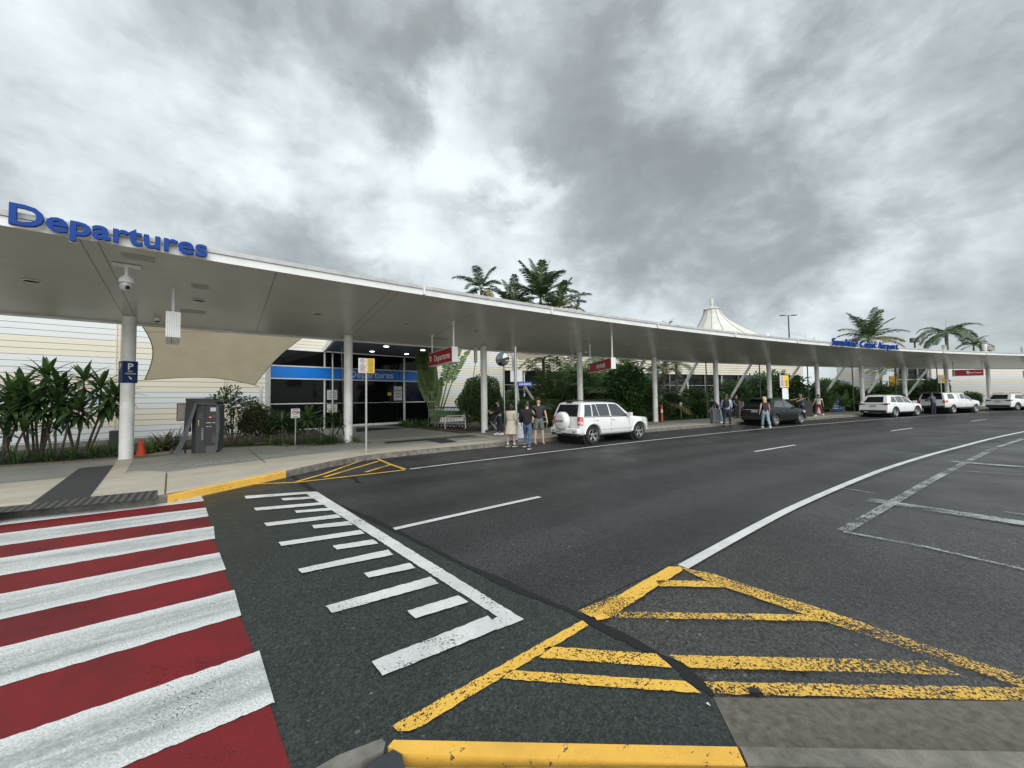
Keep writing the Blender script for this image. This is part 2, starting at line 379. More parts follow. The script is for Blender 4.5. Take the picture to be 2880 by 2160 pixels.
M_bit = mat('bitumen_seal', (.004, .0045, .005), .6, var=.3, scale=5, bump=.2)
M_mat = None
def ribmat(name, c1, c2, sc, ax, duty=.5, rough=.6):
    n = NB(name); o = n.co('UV'); sp = n.N.new('ShaderNodeSeparateXYZ'); n.L.new(o, sp.inputs[0])
    fr = n.mth('FRACT', n.mth('MULTIPLY', sp.outputs[ax], sc)); st = n.mth('GREATER_THAN', fr, duty)
    n.bump(st, .8, .006); return n.fin(n.mix(st, c1, c2), rough)
M_white = mat('white_powder_coat', (.72, .72, .70), .35, var=.06, scale=1.5)
M_white2 = mat('weathered_white_paint', (.74, .74, .72), .45, var=.18, scale=2.2, detail=9)
M_steel = mat('galvanised_steel', (.42, .43, .43), .45, .6, var=.12, scale=8)
M_stainless = mat('stainless_steel', (.55, .54, .50), .3, .9, var=.08, scale=2)
M_black = mat('black_plastic', (.012, .012, .013), .45)
M_dgrey = mat('dark_grey_paint', (.075, .08, .082), .45, var=.1, scale=4)
M_glass = mat('dark_tinted_glass', (.006, .007, .008), .06, spec=.55)
def glassx(name, col, rough=.04): return mat(name, col, rough, spec=.6)
M_bluep = mat('blue_sign_panel', (.0, .19, .72), .35, var=.06, scale=.8)
M_blueL = mat('blue_letter_acrylic', (.006, .05, .27), .6, spec=.2)
M_navy = mat('navy_sign_panel', (.008, .024, .10), .5, spec=.25)
M_red = mat('red_sign_panel', (.36, .010, .018), .5, var=.06, scale=2, spec=.2)
M_ytext = mat('yellow_sign_panel', (.80, .52, .03), .4)
def _sail():
    n = NB('beige_shade_cloth'); o = n.co(); c = n.mix(n.ramp(n.noise(o, 1.5, 4, .6), (.35, 0.0), (.7, 1.0)), (.50, .43, .30), (.56, .49, .35)); n.fin(c, .85)
    t = n.N.new('ShaderNodeBsdfTranslucent'); n.put(t.inputs[0], c); m = n.N.new('ShaderNodeMixShader'); m.inputs[0].default_value = .55
    n.L.new(n.b.outputs[0], m.inputs[1]); n.L.new(t.outputs[0], m.inputs[2]); n.L.new(m.outputs[0], n.out.inputs[0]); return n.m
M_sailm = _sail()
# ================================================================ ground, road, paving
def strip_sd(name, m, s0, s1, din, dout, z, step=1.0, **tg):
    """ribbon along the curve between two offset functions of s, UV in metres (s, d)"""
    mb = MB(); mb.uv = []; n = max(1, int(abs(s1-s0)/step)); rows = []
    for i in range(n+1):
        s = s0+(s1-s0)*i/n; a = din(s) if callable(din) else din; b = dout(s) if callable(dout) else dout
        k = max(1, int(abs(b-a)/6)); row = [P(s, a+(b-a)*j/k, z) for j in range(k+1)] if False else [P(s, a, z), P(s, b, z)]
        rows.append(row); mb.uv += [(s, a), (s, b)]
    mb.grid([r[::-1] for r in rows]); mb.uv = [u for i in range(0, len(mb.uv), 2) for u in (mb.uv[i+1], mb.uv[i])]
    return mb.build(name, m, **tg)
def flat(name, m, pts, z, **tg):
    mb = MB(); mb.uv = []
    for p in pts: mb.uv.append(SD(p))
    mb.poly([(p[0], p[1], z) for p in pts]); return mb.build(name, m, **tg)
S = 'structure'
gm = MB(); gm.poly([(-1500, -1500, -.03), (1500, -1500, -.03), (1500, 2500, -.03), (-1500, 2500, -.03)]); gm.build('ground', M_ground, kind=S)
def kerb(s): return interp(s, [(-40, 6.1), (.5, 6.15), (2.6, 6.95), (3.4, 6.45), (4.8, 5.62), (6.0, 4.75), (6.9, 4.25), (8, 4.1), (13, 4.05), (22, 3.7), (30, 3.35), (38, 3.4), (46, 3.0), (60, 2.2), (75, 1.2), (110, .2)])
strip_sd('road', M_asph, -14, 110, lambda s: kerb(s)-.5, lambda s: 13.9, 0.0, kind=S)
mb = MB(); mb.poly([(-60, -30, -.006), (140, -30, -.006), (140, 80, -.006), (-60, 20, -.006)]); mb.build('car_park_road', M_park, kind=S)
# greenish resurfaced area left of the seam
seam = [K(628, 1026), K(690, 1070), K(770, 1108), K(850, 1145), K(1000, 1220), K(1120, 1275), K(1250, 1330), K(1360, 1385), K(1450, 1430), K(1500, 1470), K(1540, 1505)]
gp = [K(350, 1078)+Vector((-.6, .3, 0)), P(5.0, 5.2)] + seam[1:] + [Vector((1.25, 1.7, 0)), Vector((.2, .2, 0)), Vector((-9, -6, 0)), Vector((-16, -1, 0)), P(-6, 6.1), P(.3, 6.1)]
flat('green_crossing_road', M_green, gp, .004, kind=S)
def ribbon(pts, w, z, wf=None, jit=0.0):
    mb = MB(); L_, R_ = [], []
    for i, p in enumerate(pts):
        d = (pts[min(i+1, len(pts)-1)]-pts[max(0, i-1)]); d.z = 0; d.normalize(); n = Vector((-d.y, d.x, 0)); ww = (wf[i] if wf else w)/2
        L_.append((p.x+n.x*ww+rnd.uniform(-jit, jit), p.y+n.y*ww+rnd.uniform(-jit, jit), z)); R_.append((p.x-n.x*ww+rnd.uniform(-jit, jit), p.y-n.y*ww+rnd.uniform(-jit, jit), z))
    mb.grid([[a, b] for a, b in zip(R_, L_)]); return mb
def resamp(pts, n):
    out = []
    for a, b in zip(pts, pts[1:]): out += [a.lerp(b, i/n) for i in range(n)]
    return out+[pts[-1]]
ribbon(resamp(seam, 5), .05, .008, jit=.008, wf=[.075+.03*math.sin(i*.6) for i in range(len(resamp(seam, 5)))]).build('bitumen_seam', M_bit, kind=S)
# a stray bitumen crack seal near the yellow hatch
ribbon([K(757, 1030), K(768, 1035), K(771, 1041), K(782, 1044)], .07, .008, jit=.02).build('crack_seal', M_bit, kind=S)
# --- zebra: red slurry sheet with white bars. boundary pairs (left y at x=0, right x,y) in the enlarged crop (/1.536,+1300)
Cc = lambda x, y, z=0: G(x/1.5361, y/1.5361+1300, z)
bars = [((0, 240), (869, 147), (0, 275), (880, 170)), ((0, 312), (888, 199), (0, 365), (898, 237)), ((0, 418), (913, 281), (0, 495), (921, 334)),
        ((0, 575), (946, 394), (0, 685), (968, 470)), ((0, 806), (1003, 559), (0, 975), (1036, 670)), ((0, 1210), (1100, 829), (545, 1318), (1166, 1056))]
zr = [Cc(869, 147), Cc(921, 334), Cc(968, 470), Cc(1003, 559), Cc(1036, 670), Cc(1100, 829), Cc(1166, 1056), Cc(1255, 1325)]
def far_left(a, b, k=2.4): return b + (a-b)*k
red = [zr[0]] + zr[1:] + [Vector((zr[-1].x+.25, zr[-1].y-.55, 0)), Vector((-7, -2.0, 0)), far_left(Cc(0, 240), zr[0])]
q_ = [(far_left(Cc(*a), Cc(*b)), Cc(*b), far_left(Cc(*c), Cc(*d)), Cc(*d)) for a, b, c, d in bars]
edges = [(x[2], x[3], y[0], y[1]) for x, y in zip(q_, q_[1:])]
lastL, lastR = q_[-1][2], q_[-1][3]
for (a, b, c, d) in edges: flat('red_crossing_bar', M_pred, [a, b, d, c][::-1], .008, kind=S)
flat('red_crossing_bar', M_pred, [lastL, lastR, zr[-1], Vector((zr[-1].x+.25, zr[-1].y-.55, 0)), lastL+Vector((.6, -1.2, 0))][::-1], .008, kind=S)
for (A, B, C_, D) in q_:
    ov = (B-A).normalized()*rnd.uniform(0, .03); n = 60; m_ = MB(); m_.uv = []; L_ = (B-A).length; rows = []
    for r_, v_ in (((C_, D), 0.0), ((A, B), 1.0)):
        row = []
        for i in range(n+1):
            p = r_[0].lerp(r_[1]+ov, i/n); jj = rnd.uniform(-.008, .008); row.append(Vector((p.x+(rnd.uniform(-.01, .01) if i == n else 0), p.y+jj, .012))); m_.uv.append((L_*i/n+A.y*7, v_))
        rows.append(row)
    m_.grid(rows); m_.build('white_crossing_bar', M_zebra, kind=S)
def line(name, m, pts, z=.012): 
    out = []
    for a, b in zip(pts, pts[1:]+pts[:1]):
        k_ = max(1, int((b-a).length/.04)); d = (b-a).normalized() if (b-a).length > 1e-4 else Vector((1, 0, 0)); nn = Vector((-d.y, d.x, 0))
        for i in range(k_): out.append(a.lerp(b, i/k_)+(nn*rnd.uniform(-.005, .005) if i else Vector()))
    mb = MB(); mb.poly([(p.x, p.y, z) for p in out]); return mb.build(name, m, kind=S)
# comb-shaped give way marking: spine + ticks + foot
kc = lambda x, y: K(x, y)
line('white_comb_marking', M_pwhite2, [kc(655, 1064), kc(1075, 1335), kc(1060, 1345), kc(1074, 1364), kc(1132, 1341), kc(684, 1063)][::-1])
line('white_comb_marking', M_pwhite2, [kc(803, 1434), kc(826, 1465), kc(1078, 1362), kc(1054, 1334)], .016)
ticks = [((527, 1073), (532, 1079), (668, 1068), (660, 1064)), ((548, 1099), (553, 1105), (700, 1092), (692, 1087)), ((570, 1132), (576, 1139), (738, 1120), (728, 1113)),
         ((601, 1174), (608, 1182), (788, 1155), (778, 1147)), ((644, 1232), (652, 1241), (850, 1201), (838, 1190)), ((703, 1313), (717, 1328), (948, 1264), (930, 1249)),
         ((607, 1078), (612, 1083), (690, 1078), (682, 1074)), ((636, 1105), (641, 1110), (718, 1104), (710, 1099)), ((673, 1137), (679, 1144), (763, 1136), (752, 1128)),
         ((719, 1181), (727, 1190), (817, 1177), (806, 1168)), ((786, 1241), (797, 1251), (898, 1230), (884, 1219)), ((880, 1323), (898, 1340), (1012, 1304), (990, 1290))]
for t in ticks: line('white_comb_tick', M_pwhite2, [kc(*p) for p in (t[0], t[1], t[2], t[3])], .016)
# lane dashes, parking lane edge, median line (parallel to the kerb)
def sdline(name, m, s0, s1, d0, d1, w, z=.012, step=.8):
    f0 = lambda s: d0+(d1-d0)*(s-s0)/(s1-s0)-w/2; f1 = lambda s: f0(s)+w
    return strip_sd(name, m, s0, s1, f0, f1, z, step, kind=S)
sdline('lane_dash', M_pwhite2, 5.5, 8.4, 10.95, 10.9, .11)
sdline('lane_dash', M_pwhite2, 18.0, 21.0, 10.54, 10.5, .11)
sdline('lane_dash', M_pwhite2, 30.8, 33.8, 10.25, 10.1, .11)
sdline('lane_dash', M_pwhite2, 43.2, 46.2, 9.6, 9.4, .11)
sdline('lane_dash', M_pwhite2, 55, 58, 8.6, 8.4, .11)
pe = [(7.4, 6.6), (11, 6.56), (19, 6.38), (30, 6.02), (36, 5.98), (46, 5.45), (60, 4.55), (75, 3.4), (100, 2.4)]
strip_sd('parking_lane_line', M_pwhite2, 7.6, 100, lambda s: interp(s, pe)-.05, lambda s: interp(s, pe)+.05, .012, .8, kind=S)
ml = [(7.6, 14.02), (11, 13.88), (17, 13.76), (25, 13.7), (34, 13.45), (50, 12.6), (80, 10.8)]
strip_sd('median_line', M_pwhite2, 7.62, 80, lambda s: interp(s, ml)-.058, lambda s: interp(s, ml)+.058, .012, .6, kind=S)
# faded markings in the car park right of the median line
def pxl(name, m, pts, w, z=.012, jit=0.0): return ribbon([K(*p) for p in pts], w, z, jit=jit).build(name, m, kind=S)
pxl('faded_line', M_pfade, [(1822, 1148), (1905, 1100), (2005, 1042), (2070, 1008), (2150, 968), (2212, 948)], .13)
pxl('faded_line', M_pfade, [(1822, 1150), (2000, 1183), (2212, 1232), (2330, 1262)], .06)
pxl('faded_line', M_pfade, [(1877, 1081), (2195, 1130), (2330, 1150)], .28, .016)
pxl('faded_line', M_pfade, [(2055, 998), (2212, 1010), (2400, 1030)], .26, .016)
pxl('faded_line', M_pfade, [(1820, 1055), (1888, 1067)], .05)
pxl('faded_line', M_pfade, [(1935, 985), (1990, 992)], .05)
pxl('faded_line', M_pfade, [(2170, 1107), (2212, 1113), (2350, 1135)], .05)
pxl('faded_line', M_pfade, [(2060, 1017), (2212, 1027)], .05)
# yellow hatched island at the right foreground
Y = lambda nm, m, pts, z=.012: line(nm, m, [K(*p) for p in pts], z)
n_ = 'yellow_hatch_marking'
Y(n_, M_pyel, [(848, 1572), (858, 1584), (884, 1584), (905, 1576), (1271, 1354), (1258, 1343), (868, 1560)])
Y(n_, M_pyel, [(1278, 1331), (1290, 1343), (1315, 1338), (1475, 1234), (1470, 1226), (1445, 1226), (1325, 1295)])
Y(n_, M_pyelw, [(1250, 1322), (1278, 1337), (1345, 1310), (1330, 1290)], .016)
Y(n_, M_pyelw, [(1470, 1228), (1484, 1236), (1520, 1254), (1560, 1269), (1780, 1345), (2212, 1491), (2290, 1515), (2290, 1490), (2150, 1446), (1800, 1327), (1600, 1262), (1545, 1243)][::-1], .013)
Y(n_, M_pyelw, [(1417, 1256), (1425, 1269), (1565, 1271), (1558, 1258)])
Y(n_, M_pyelw, [(1300, 1324), (1320, 1337), (1790, 1345), (1775, 1331)])
Y(n_, M_pyel, [(1185, 1400), (1165, 1424), (1452, 1446), (1418, 1416)])
Y(n_, M_pyelw, [(1445, 1418), (1490, 1446), (2075, 1462), (2010, 1431)])
Y(n_, M_pyel, [(1100, 1452), (1085, 1470), (1515, 1502), (1480, 1475)])
Y(n_, M_pyelw, [(1520, 1476), (1545, 1503), (2212, 1518), (2330, 1520), (2290, 1492), (2120, 1488)])
# small upper hatch by the kerb build-out
pxl(n_, M_pyel, [(517, 1048), (640, 1043), (875, 1016)], .09)
pxl(n_, M_pyel, [(640, 1042), (700, 1025), (780, 996), (815, 992), (840, 1003), (875, 1015)], .09, .016)
pxl(n_, M_pyel, [(700, 1032), (818, 997)], .10, .014)
pxl(n_, M_pyel, [(790, 1021), (845, 1004)], .10, .014)
# --- raised footpath, kerb, beds
def zone(name, m, s0, s1, a, b, z, **k): return strip_sd(name, m, s0, s1, a, b, z, .5, kind=S, **k)
fp = MB(); fp.uv = []; rows = []
ss = [-14+.5*i for i in range(249)]
for s in ss: rows.append([P(s, -16, .13), P(s, kerb(s)-.16, .13), ]); fp.uv += [(s, kerb(s)), (s, -16)]
fp.grid([r[::-1] for r in rows]); fp.build('garden_bed_soil', M_soil, kind=S)
def back(s): return interp(s, [(-20, -.75), (1.9, -.7), (2.0, -1.9), (3.9, -1.8), (4.3, -1.45), (5.4, -1.3), (5.5, -.62), (7.6, -.6), (7.7, -11), (12.4, -11), (12.6, -.55), (40, -.6), (47, -1.2), (47.2, -9), (62, -9), (63, -4.2), (110, -4.5)])
zone('footpath', M_path3, -14, 110, back, lambda s: 2.3 if s > 7 else (2.2+(7-s)*.35 if s > 2 else 3.0), .150)
zone('footpath', M_path, -14, 110, lambda s: (2.3 if s > 7 else (2.2+(7-s)*.35 if s > 2 else 3.0)), lambda s: kerb(s)-.22, .151)
zone('pale_footpath_border', M_path2, -14, 110, lambda s: kerb(s)-.34, lambda s: kerb(s)-.02, .155)
kb = MB(); prof = [(-.30, .149), (0.0, .149), (.03, .13), (.05, -.02)]
for i in range(len(ss)-1):
    pass
kb.grid([[P(s, kerb(s)+d, z) for d, z in prof][::-1] for s in ss]); kb.build('kerb', M_kerb, kind=S, smooth=True)
yk = [2.7+.1*i for i in range(22)]
ykm = MB(); yf = lambda s: interp(s, [(2.6, .0), (3.6, .35), (4.5, 1.0)])
ykm.grid([[P(s, kerb(s)+d, z) for d, z in [(.03-.10*yf(s), .158), (.006, .158), (.038, .135), (.058, .0)]][::-1] for s in yk]); ykm.build('yellow_painted_kerb', M_ykerb, kind=S, smooth=True)
# gutter shade line, painted as a mottled dark strip along the channel
strip_sd('kerb_gutter', mat('gutter_shade', (.03, .03, .028), .6, var=.4, scale=3), 5, 110, lambda s: kerb(s)+.04, lambda s: kerb(s)+.32, .004, .5, kind=S)
# blue wayfinding stripe and its lettering (illegible dashes), pale band at the first column, joints
M_bstr = mat('pale_blue_paint', (.22, .31, .32), .7, var=.3, scale=4)
strip_sd('blue_path_stripe', M_bstr, -14, .35, 2.75, 2.87, .1555, .5, kind=S)
strip_sd('blue_path_stripe', M_bstr, 2.0, 6.9, lambda s: 3.0-(s-2)*.12, lambda s: 3.16-(s-2)*.12, .1555, .5, kind=S)
strip_sd('blue_path_stripe', M_bstr, 6.9, 60, lambda s: interp(s, [(6.9, 2.4), (12, 2.9), (60, 2.3)]), lambda s: interp(s, [(6.9, 2.55), (12, 3.05), (60, 2.45)]), .1555, .5, kind=S)
for i in range(16):
    if i in (5, 9, 13): continue
    a = 3.0+i*.10; strip_sd('path_lettering', M_white2, a, a+.07, 2.93-(a-2.6)*.13, 2.99-(a-2.6)*.13, .159, .1, kind=S)
k2 = lambda x, y, z=.15: G(x/3.456, y/3.456+940, z)
flat('pale_crossing_band', M_path2, [k2(1140, 1222), k2(1297, 1216), k2(1197, 1388), k2(1018, 1402)], .1556, kind=S)
M_joint = mat('dark_joint', (.07, .065, .055), .8)  # one flat dark colour for paving and board joints
for a, b in [(k2(1605, 1555), k2(1618, 1350)), (G(699, 1264, .15), G(746, 1302, .15))]:
    ribbon([a, b], .025, .1575).build('paving_joint', M_joint, kind=S)
for s in [12.9, 19.2, 25.6, 32, 38.4, 44.8, 51, 57.5]:
    strip_sd('paving_joint', M_joint, s, s+.03, -.55, kerb(s)-.35, .1572, .1, kind=S)
    strip_sd('pale_footpath_border', M_path2, s+.03, s+.3, -.55, kerb(s)-.35, .1558, .1, kind=S)
strip_sd('pale_footpath_border', M_path2, 7.4, 12.6, -.2, .05, .1557, .5, kind=S)
M_mat = ribmat('ribbed_rubber_matting', (.018, .020, .022), (.035, .037, .04), 22, 0)
M_tac = ribmat('ribbed_tactile_matting', (.020, .021, .022), (.075, .075, .072), 9, 0)
M_mat2 = ribmat('fine_ribbed_matting', (.02, .022, .024), (.035, .037, .04), 30, 1)
flat('rubber_walkway_mat', M_mat, [k2(775, 1303), k2(1108, 1274), k2(870, 1585), k2(355, 1650), k2(280, 1668)], .160, kind=S)
flat('rubber_tactile_mat', M_tac, [G(-400, 1480, .15), k2(-300, 1715), k2(355, 1650), k2(870, 1585), k2(1532, 1520), k2(1534, 1600), k2(0, 1742), G(-400, 1545, .15)], .1605, kind=S)
k3 = lambda x, y: G(x/3.606+1080, y/3.606+840, .15)
flat('rubber_walkway_mat', M_mat2, [k3(0, 1455), k3(860, 1388), k3(955, 1394), k3(620, 1420), k3(745, 1454), k3(575, 1468), k3(430, 1438), k3(20, 1471)], .160, kind=S)
flat('entrance_mat', M_mat2, [G(1001, 1203, .15), G(1165, 1203, .15), k3(320, 1308), k3(-20, 1330), G(1001, 1216, .15)], .160, kind=S)
# --- the near side: kerb stub, painted kerb, paving, gutter slab
flat('gutter_slab', M_slab, [K(1540, 1509), K(2400, 1521), K(2400, 1640), K(1600, 1630)], .008, kind=S)
def raised(name, m, pts, z0, z1):
    mb = MB(); mb.prism([(p.x, p.y) for p in pts], z0, z1)
    return mb.build(name, m, kind=S)
zt = .11
Kn = lambda x, y: K(x, y, zt)
raised('near_footpath', M_near, [Kn(838, 1655), Kn(1612, 1655), Kn(2400, 1670), Vector((5, -3, 0)), Vector((-.9, -3, 0)), Vector((-.98, .8, 0)), Kn(760, 1700)], -.05, zt-.004)
raised('yellow_painted_kerb', M_ykerb, [Kn(850, 1598), Kn(1592, 1613), Kn(1610, 1652), Kn(870, 1628), Kn(838, 1613)][::-1], -.05, zt)
raised('near_kerb', M_kerb, [Kn(1598, 1613), Kn(2400, 1628), Kn(2400, 1668), Kn(1616, 1652)][::-1], -.05, zt+.001)
raised('near_kerb', concrete('grey_kerb_end', (.09, .085, .075), (.22, .21, .19), 5), [Kn(824, 1596), Kn(833, 1604), Kn(828, 1622), Kn(745, 1662), Kn(700, 1690), Kn(660, 1690), Kn(668, 1668), Kn(730, 1632)][::-1], -.05, zt+.002)
tb = MB(); tb.prism([(p.x, p.y) for p in [Kn(850, 1620), Kn(868, 1632), Kn(886, 1700), Kn(775, 1700), Kn(800, 1650)]][::-1], -.04, zt+.003)
c0 = Kn(832, 1640)
for i in range(-3, 4):
    for j in range(-6, 2):
        q = Vector((c0.x+i*.05+(j % 2)*.0, c0.y+j*.05, 0))
        if q.x < c0.x-.04 or q.x > c0.x+.03 or j > -1: continue
        tb.lathe([(.017, zt+.003), (.015, zt+.008), (0.0001, zt+.009)], 10, (q.x, q.y, 0))
tb.build('tactile_paver', mat('tactile_black', (.03, .035, .04), .5, var=.2, scale=20), kind=S)
# loose bit of black rubber on the yellow line and tiny litter
lb = MB(); q = K(1631, 1503); lb.prism([(q.x+.035, q.y-.02), (q.x+.03, q.y+.02), (q.x-.02, q.y+.028), (q.x-.034, q.y-.008)], .017, .03)
lb.build('rubber_block', M_black, world=True, label='small black rubber block lying on the worn yellow line', cat='debris')
lb = MB(); q = K(1530, 1527); lb.prism([(q.x+.008, q.y-.01), (q.x+.003, q.y+.012), (q.x-.008, q.y+.006)], .012, .018)
lb.build('paper_scrap', M_white, world=True, label='tiny white scrap at the corner of the brown gutter slab', cat='litter')
# ================================================================ walkway canopy
CS = [1.309+6.385*i for i in range(15)]      # columns along the curve
DB, DF, ZB, ZF = -1.1, 5.27, 4.42, 5.0        # back / front edge offset and soffit height
def zsof(d): return ZB+(ZF-ZB)*(d-DB)/(DF-DB)
canopy = thing('walkway_canopy', 'long curved white walkway canopy on round columns running along the kerb', 'canopy', P(32, 0, .15))
def sofmat():
    n = NB('glossy_soffit_panels'); uv = n.co('UV'); sp = n.N.new('ShaderNodeSeparateXYZ'); n.L.new(uv, sp.inputs[0])
    def groove(x, off, per, wd):
        f = n.mth('ABSOLUTE', n.mth('SUBTRACT', n.mth('FRACT', n.mth('DIVIDE', n.mth('SUBTRACT', x, off), per)), .5))
        return n.mth('LESS_THAN', n.mth('MULTIPLY', n.mth('SUBTRACT', .5, f), per), wd)
    g = n.mth('MAXIMUM', groove(sp.outputs[0], 1.309-.13, 6.385, .012), groove(sp.outputs[0], 1.309+.13, 6.385, .012))
    g = n.mth('MAXIMUM', g, groove(sp.outputs[0], 4.6, 6.385, .014))
    g2 = groove(sp.outputs[1], .45, 1.6, .006)
    c = n.mix(n.ramp(n.noise(n.co('UV', (.5, 1, 1)), .7, 5, .6), (.3, 0.0), (.7, 1.0)), (.54, .53, .48), (.62, .605, .555))
    c = n.mix(n.mth('MULTIPLY', g2, .45), c, (.12, .12, .11)); c = n.mix(n.mth('MULTIPLY', g, .6), c, (.09, .09, .08))
    n.bump(n.noise(n.co('UV', (.6, 2, 1)), 1.3, 3, .5), .06, .05)
    return n.fin(c, .27, Specular_IOR_Level=.5)
M_sof = sofmat()
ss = [-16+.75*i for i in range(149)]
mb = MB(); mb.uv = []
rows = []
for s in ss:
    rows.append([P(s, DB+(DF-DB)*j/6, zsof(DB+(DF-DB)*j/6)) for j in range(7)]); mb.uv += [(s, DB+(DF-DB)*j/6) for j in range(7)]
mb.grid(rows); mb.build('soffit', M_sof, canopy, world=True, smooth=True)
def sweep(prof, s_list=ss): 
    m_ = MB(); m_.grid([[P(s, d, z) for d, z in prof] for s in s_list]); return m_
M_fas = mat('white_fascia_paint', (.74, .75, .74), .4, var=.10, scale=2, detail=9)
sweep([(DF, ZF-.004), (DF+.03, ZF-.004), (DF+.035, ZF+.17), (DF+.0, ZF+.175)]).build('fascia', M_fas, canopy, world=True)
sweep([(DF+.002, ZF+.172), (DF+.075, ZF+.176), (DF+.085, ZF+.27), (DF+.075, ZF+.275), (DF+.05, ZF+.215), (DF-.1, ZF+.215)]).build('gutter', mat('grey_white_gutter', (.50, .51, .50), .45, var=.2, scale=3), canopy, world=True, smooth=True)
sweep([(DF-.1, ZF+.216), (2, ZF+.18), (DB-.05, ZB+.25), (DB-.05, ZB-.06), (DB, ZB-.06), (DB, ZB+.02)]).build('roof', M_white2, canopy, world=True)
for s in [8.6, 13.9, 20.4, 26.8, 33.2, 39.4, 46, 52.4, 58.8, 65]:
    m_ = MB(); p = P(s, DF+.06, ZF+.14); m_.beam(P(s-.03, DF+.07, ZF+.12), P(s+.03, DF+.07, ZF+.12), .07, .24); m_.build('gutter_bracket', M_white2, canopy, world=True)
for i, s in enumerate(CS[:13]):
    c = P(s, -.3, .15); m_ = MB(); zt_ = zsof(-.3)
    m_.lathe([(.175, 0), (.175, .02), (.165, .05), (.165, zt_-.15-.02), (.19, zt_-.15)], 28, c)
    col_ = m_.build('column', M_white2, canopy, world=True, smooth=30)
    if i in (1, 2, 3):   # tie rods behind the first columns
        m_ = MB(); t0 = P(s-.22, -.55, 3.75) if i == 2 else P(s-.2, -.6, 3.5)
        if i == 1: a_, b_ = G(961, 1073, 0).lerp(Vector(), 0), None
        e = P(s+.55, -3.6, .15)
        m_.tube([e, P(s-.16, -.75, 4.0)], .018, 8); m_.build('tie_rod', M_stainless, canopy, world=True, smooth=True)
        if i > 1:
            m_ = MB(); m_.box(P(s-.28, -.62, 4.05), (.14, .12, .78), Matrix.Rotation(ang(s), 3, 'Z')); m_.build('hanger_plate', M_white2, canopy, world=True)
    if 4 <= i <= 10:     # raking struts from the garden up to the soffit
        m_ = MB(); lean = 2.2; a_ = P(s-.75, -1.25, ZB+.02); b_ = P(s-1.3, -3.9, .1)
        if i == 4: a_ = P(s-.3, -.75, 4.42); b_ = P(s-1.0, -3.9, .1)
        m_.tube([b_, a_], .11, 14); m_.build('raking_strut', M_white2, canopy, world=True, smooth=True)
        if i > 4:
            m_ = MB(); m_.tube([P(s-.32, -.85, .15), P(s-.32, -.85, ZB)], .045, 8); m_.build('downpipe', M_dgrey, canopy, world=True, smooth=True)
def ring_light(s, d, lit=False, r=.16):
    p = P(s, d, zsof(d)-.004); m_ = MB(); m_.lathe([(r*.78, 0), (r*.85, -.012), (r, -.012), (r*1.05, .004)], 20, p)
    f = m_.build('downlight', M_white2, canopy, world=True, smooth=True)
    m_ = MB(); m_.lathe([(r*.8, -.004), (.0001, -.004)], 20, p); m_.build('lens', M_lens_on if lit else M_lens, f, world=True)
M_lens = mat('frosted_lens', (.30, .29, .26), .5); M_lens_on = mat('lit_lens', (.9, .9, .85), .5, emis=(1, .97, .9), es=3.0)
for s in [-6.3, -3.2, -.1, 3.0, 6.1, 9.2, 12.3, 15.5, 18.7, 21.9, 25.1, 28.3, 31.5, 34.7, 37.9]: ring_light(s, 2.18)
for s, d, a, b in [(2.0, 4.79, .5, .3), (3.05, 3.42, .34, .32), (2.85, 1.0, .62, .34), (11.5, .4, .5, .3)]:
    m_ = MB(); m_.box(P(s, d, zsof(d)-.006), (a, b, .012), Matrix.Rotation(ang(s), 3, 'Z') @ Matrix.Rotation(-.09, 3, 'X')); m_.build('access_hatch', mat('hatch_panel', (.36, .35, .32), .4), canopy, world=True)
# entrance soffit between the canopy and the glazing
GA, GB = AY(885, 990, 24.2), AY(1121, 1009, 27.6)
def gl(t): return Vector((-14.0, 22.2, 0)) + Vector((.743, .669, 0))*t     # glazing line, t in metres
tA = (885-759)/(1205-759); 
CL = P(7.45, DB-.02, 4.52); CR = P(12.55, DB-.02, 4.5)
EA, EB = gl(2.95)+Vector((.15, -.2, 5.0)), gl(10.2)+Vector((.1, -.1, 5.0))
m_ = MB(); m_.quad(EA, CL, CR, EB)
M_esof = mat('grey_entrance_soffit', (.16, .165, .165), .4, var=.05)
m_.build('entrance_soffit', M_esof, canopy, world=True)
m_ = MB(); m_.quad(EA+Vector((0, 0, .3)), EB+Vector((0, 0, .3)), CR+Vector((0, 0, .3)), CL+Vector((0, 0, .3))); m_.build('entrance_roof', M_white2, canopy, world=True)
m_ = MB(); m_.beam(EA+Vector((-.1, .05, .08)), CL+Vector((-.1, 0, .02)), .12, .3); m_.build('entrance_beam', M_white, canopy, world=True)
m_ = MB(); m_.beam(EB+Vector((.1, .05, .08)), CR+Vector((.1, .3, .02)), .12, .3); m_.build('entrance_beam', M_white, canopy, world=True)
for u_, v_ in [(.38, .28), (.72, .28), (.45, .72), (.82, .66)]:
    p = EA.lerp(EB, u_).lerp(CL.lerp(CR, u_), v_); m_ = MB(); m_.lathe([(.13, -.01), (.13, -.025), (.0001, -.026)], 16, p); m_.build('downlight', M_lens_on, canopy, world=True)
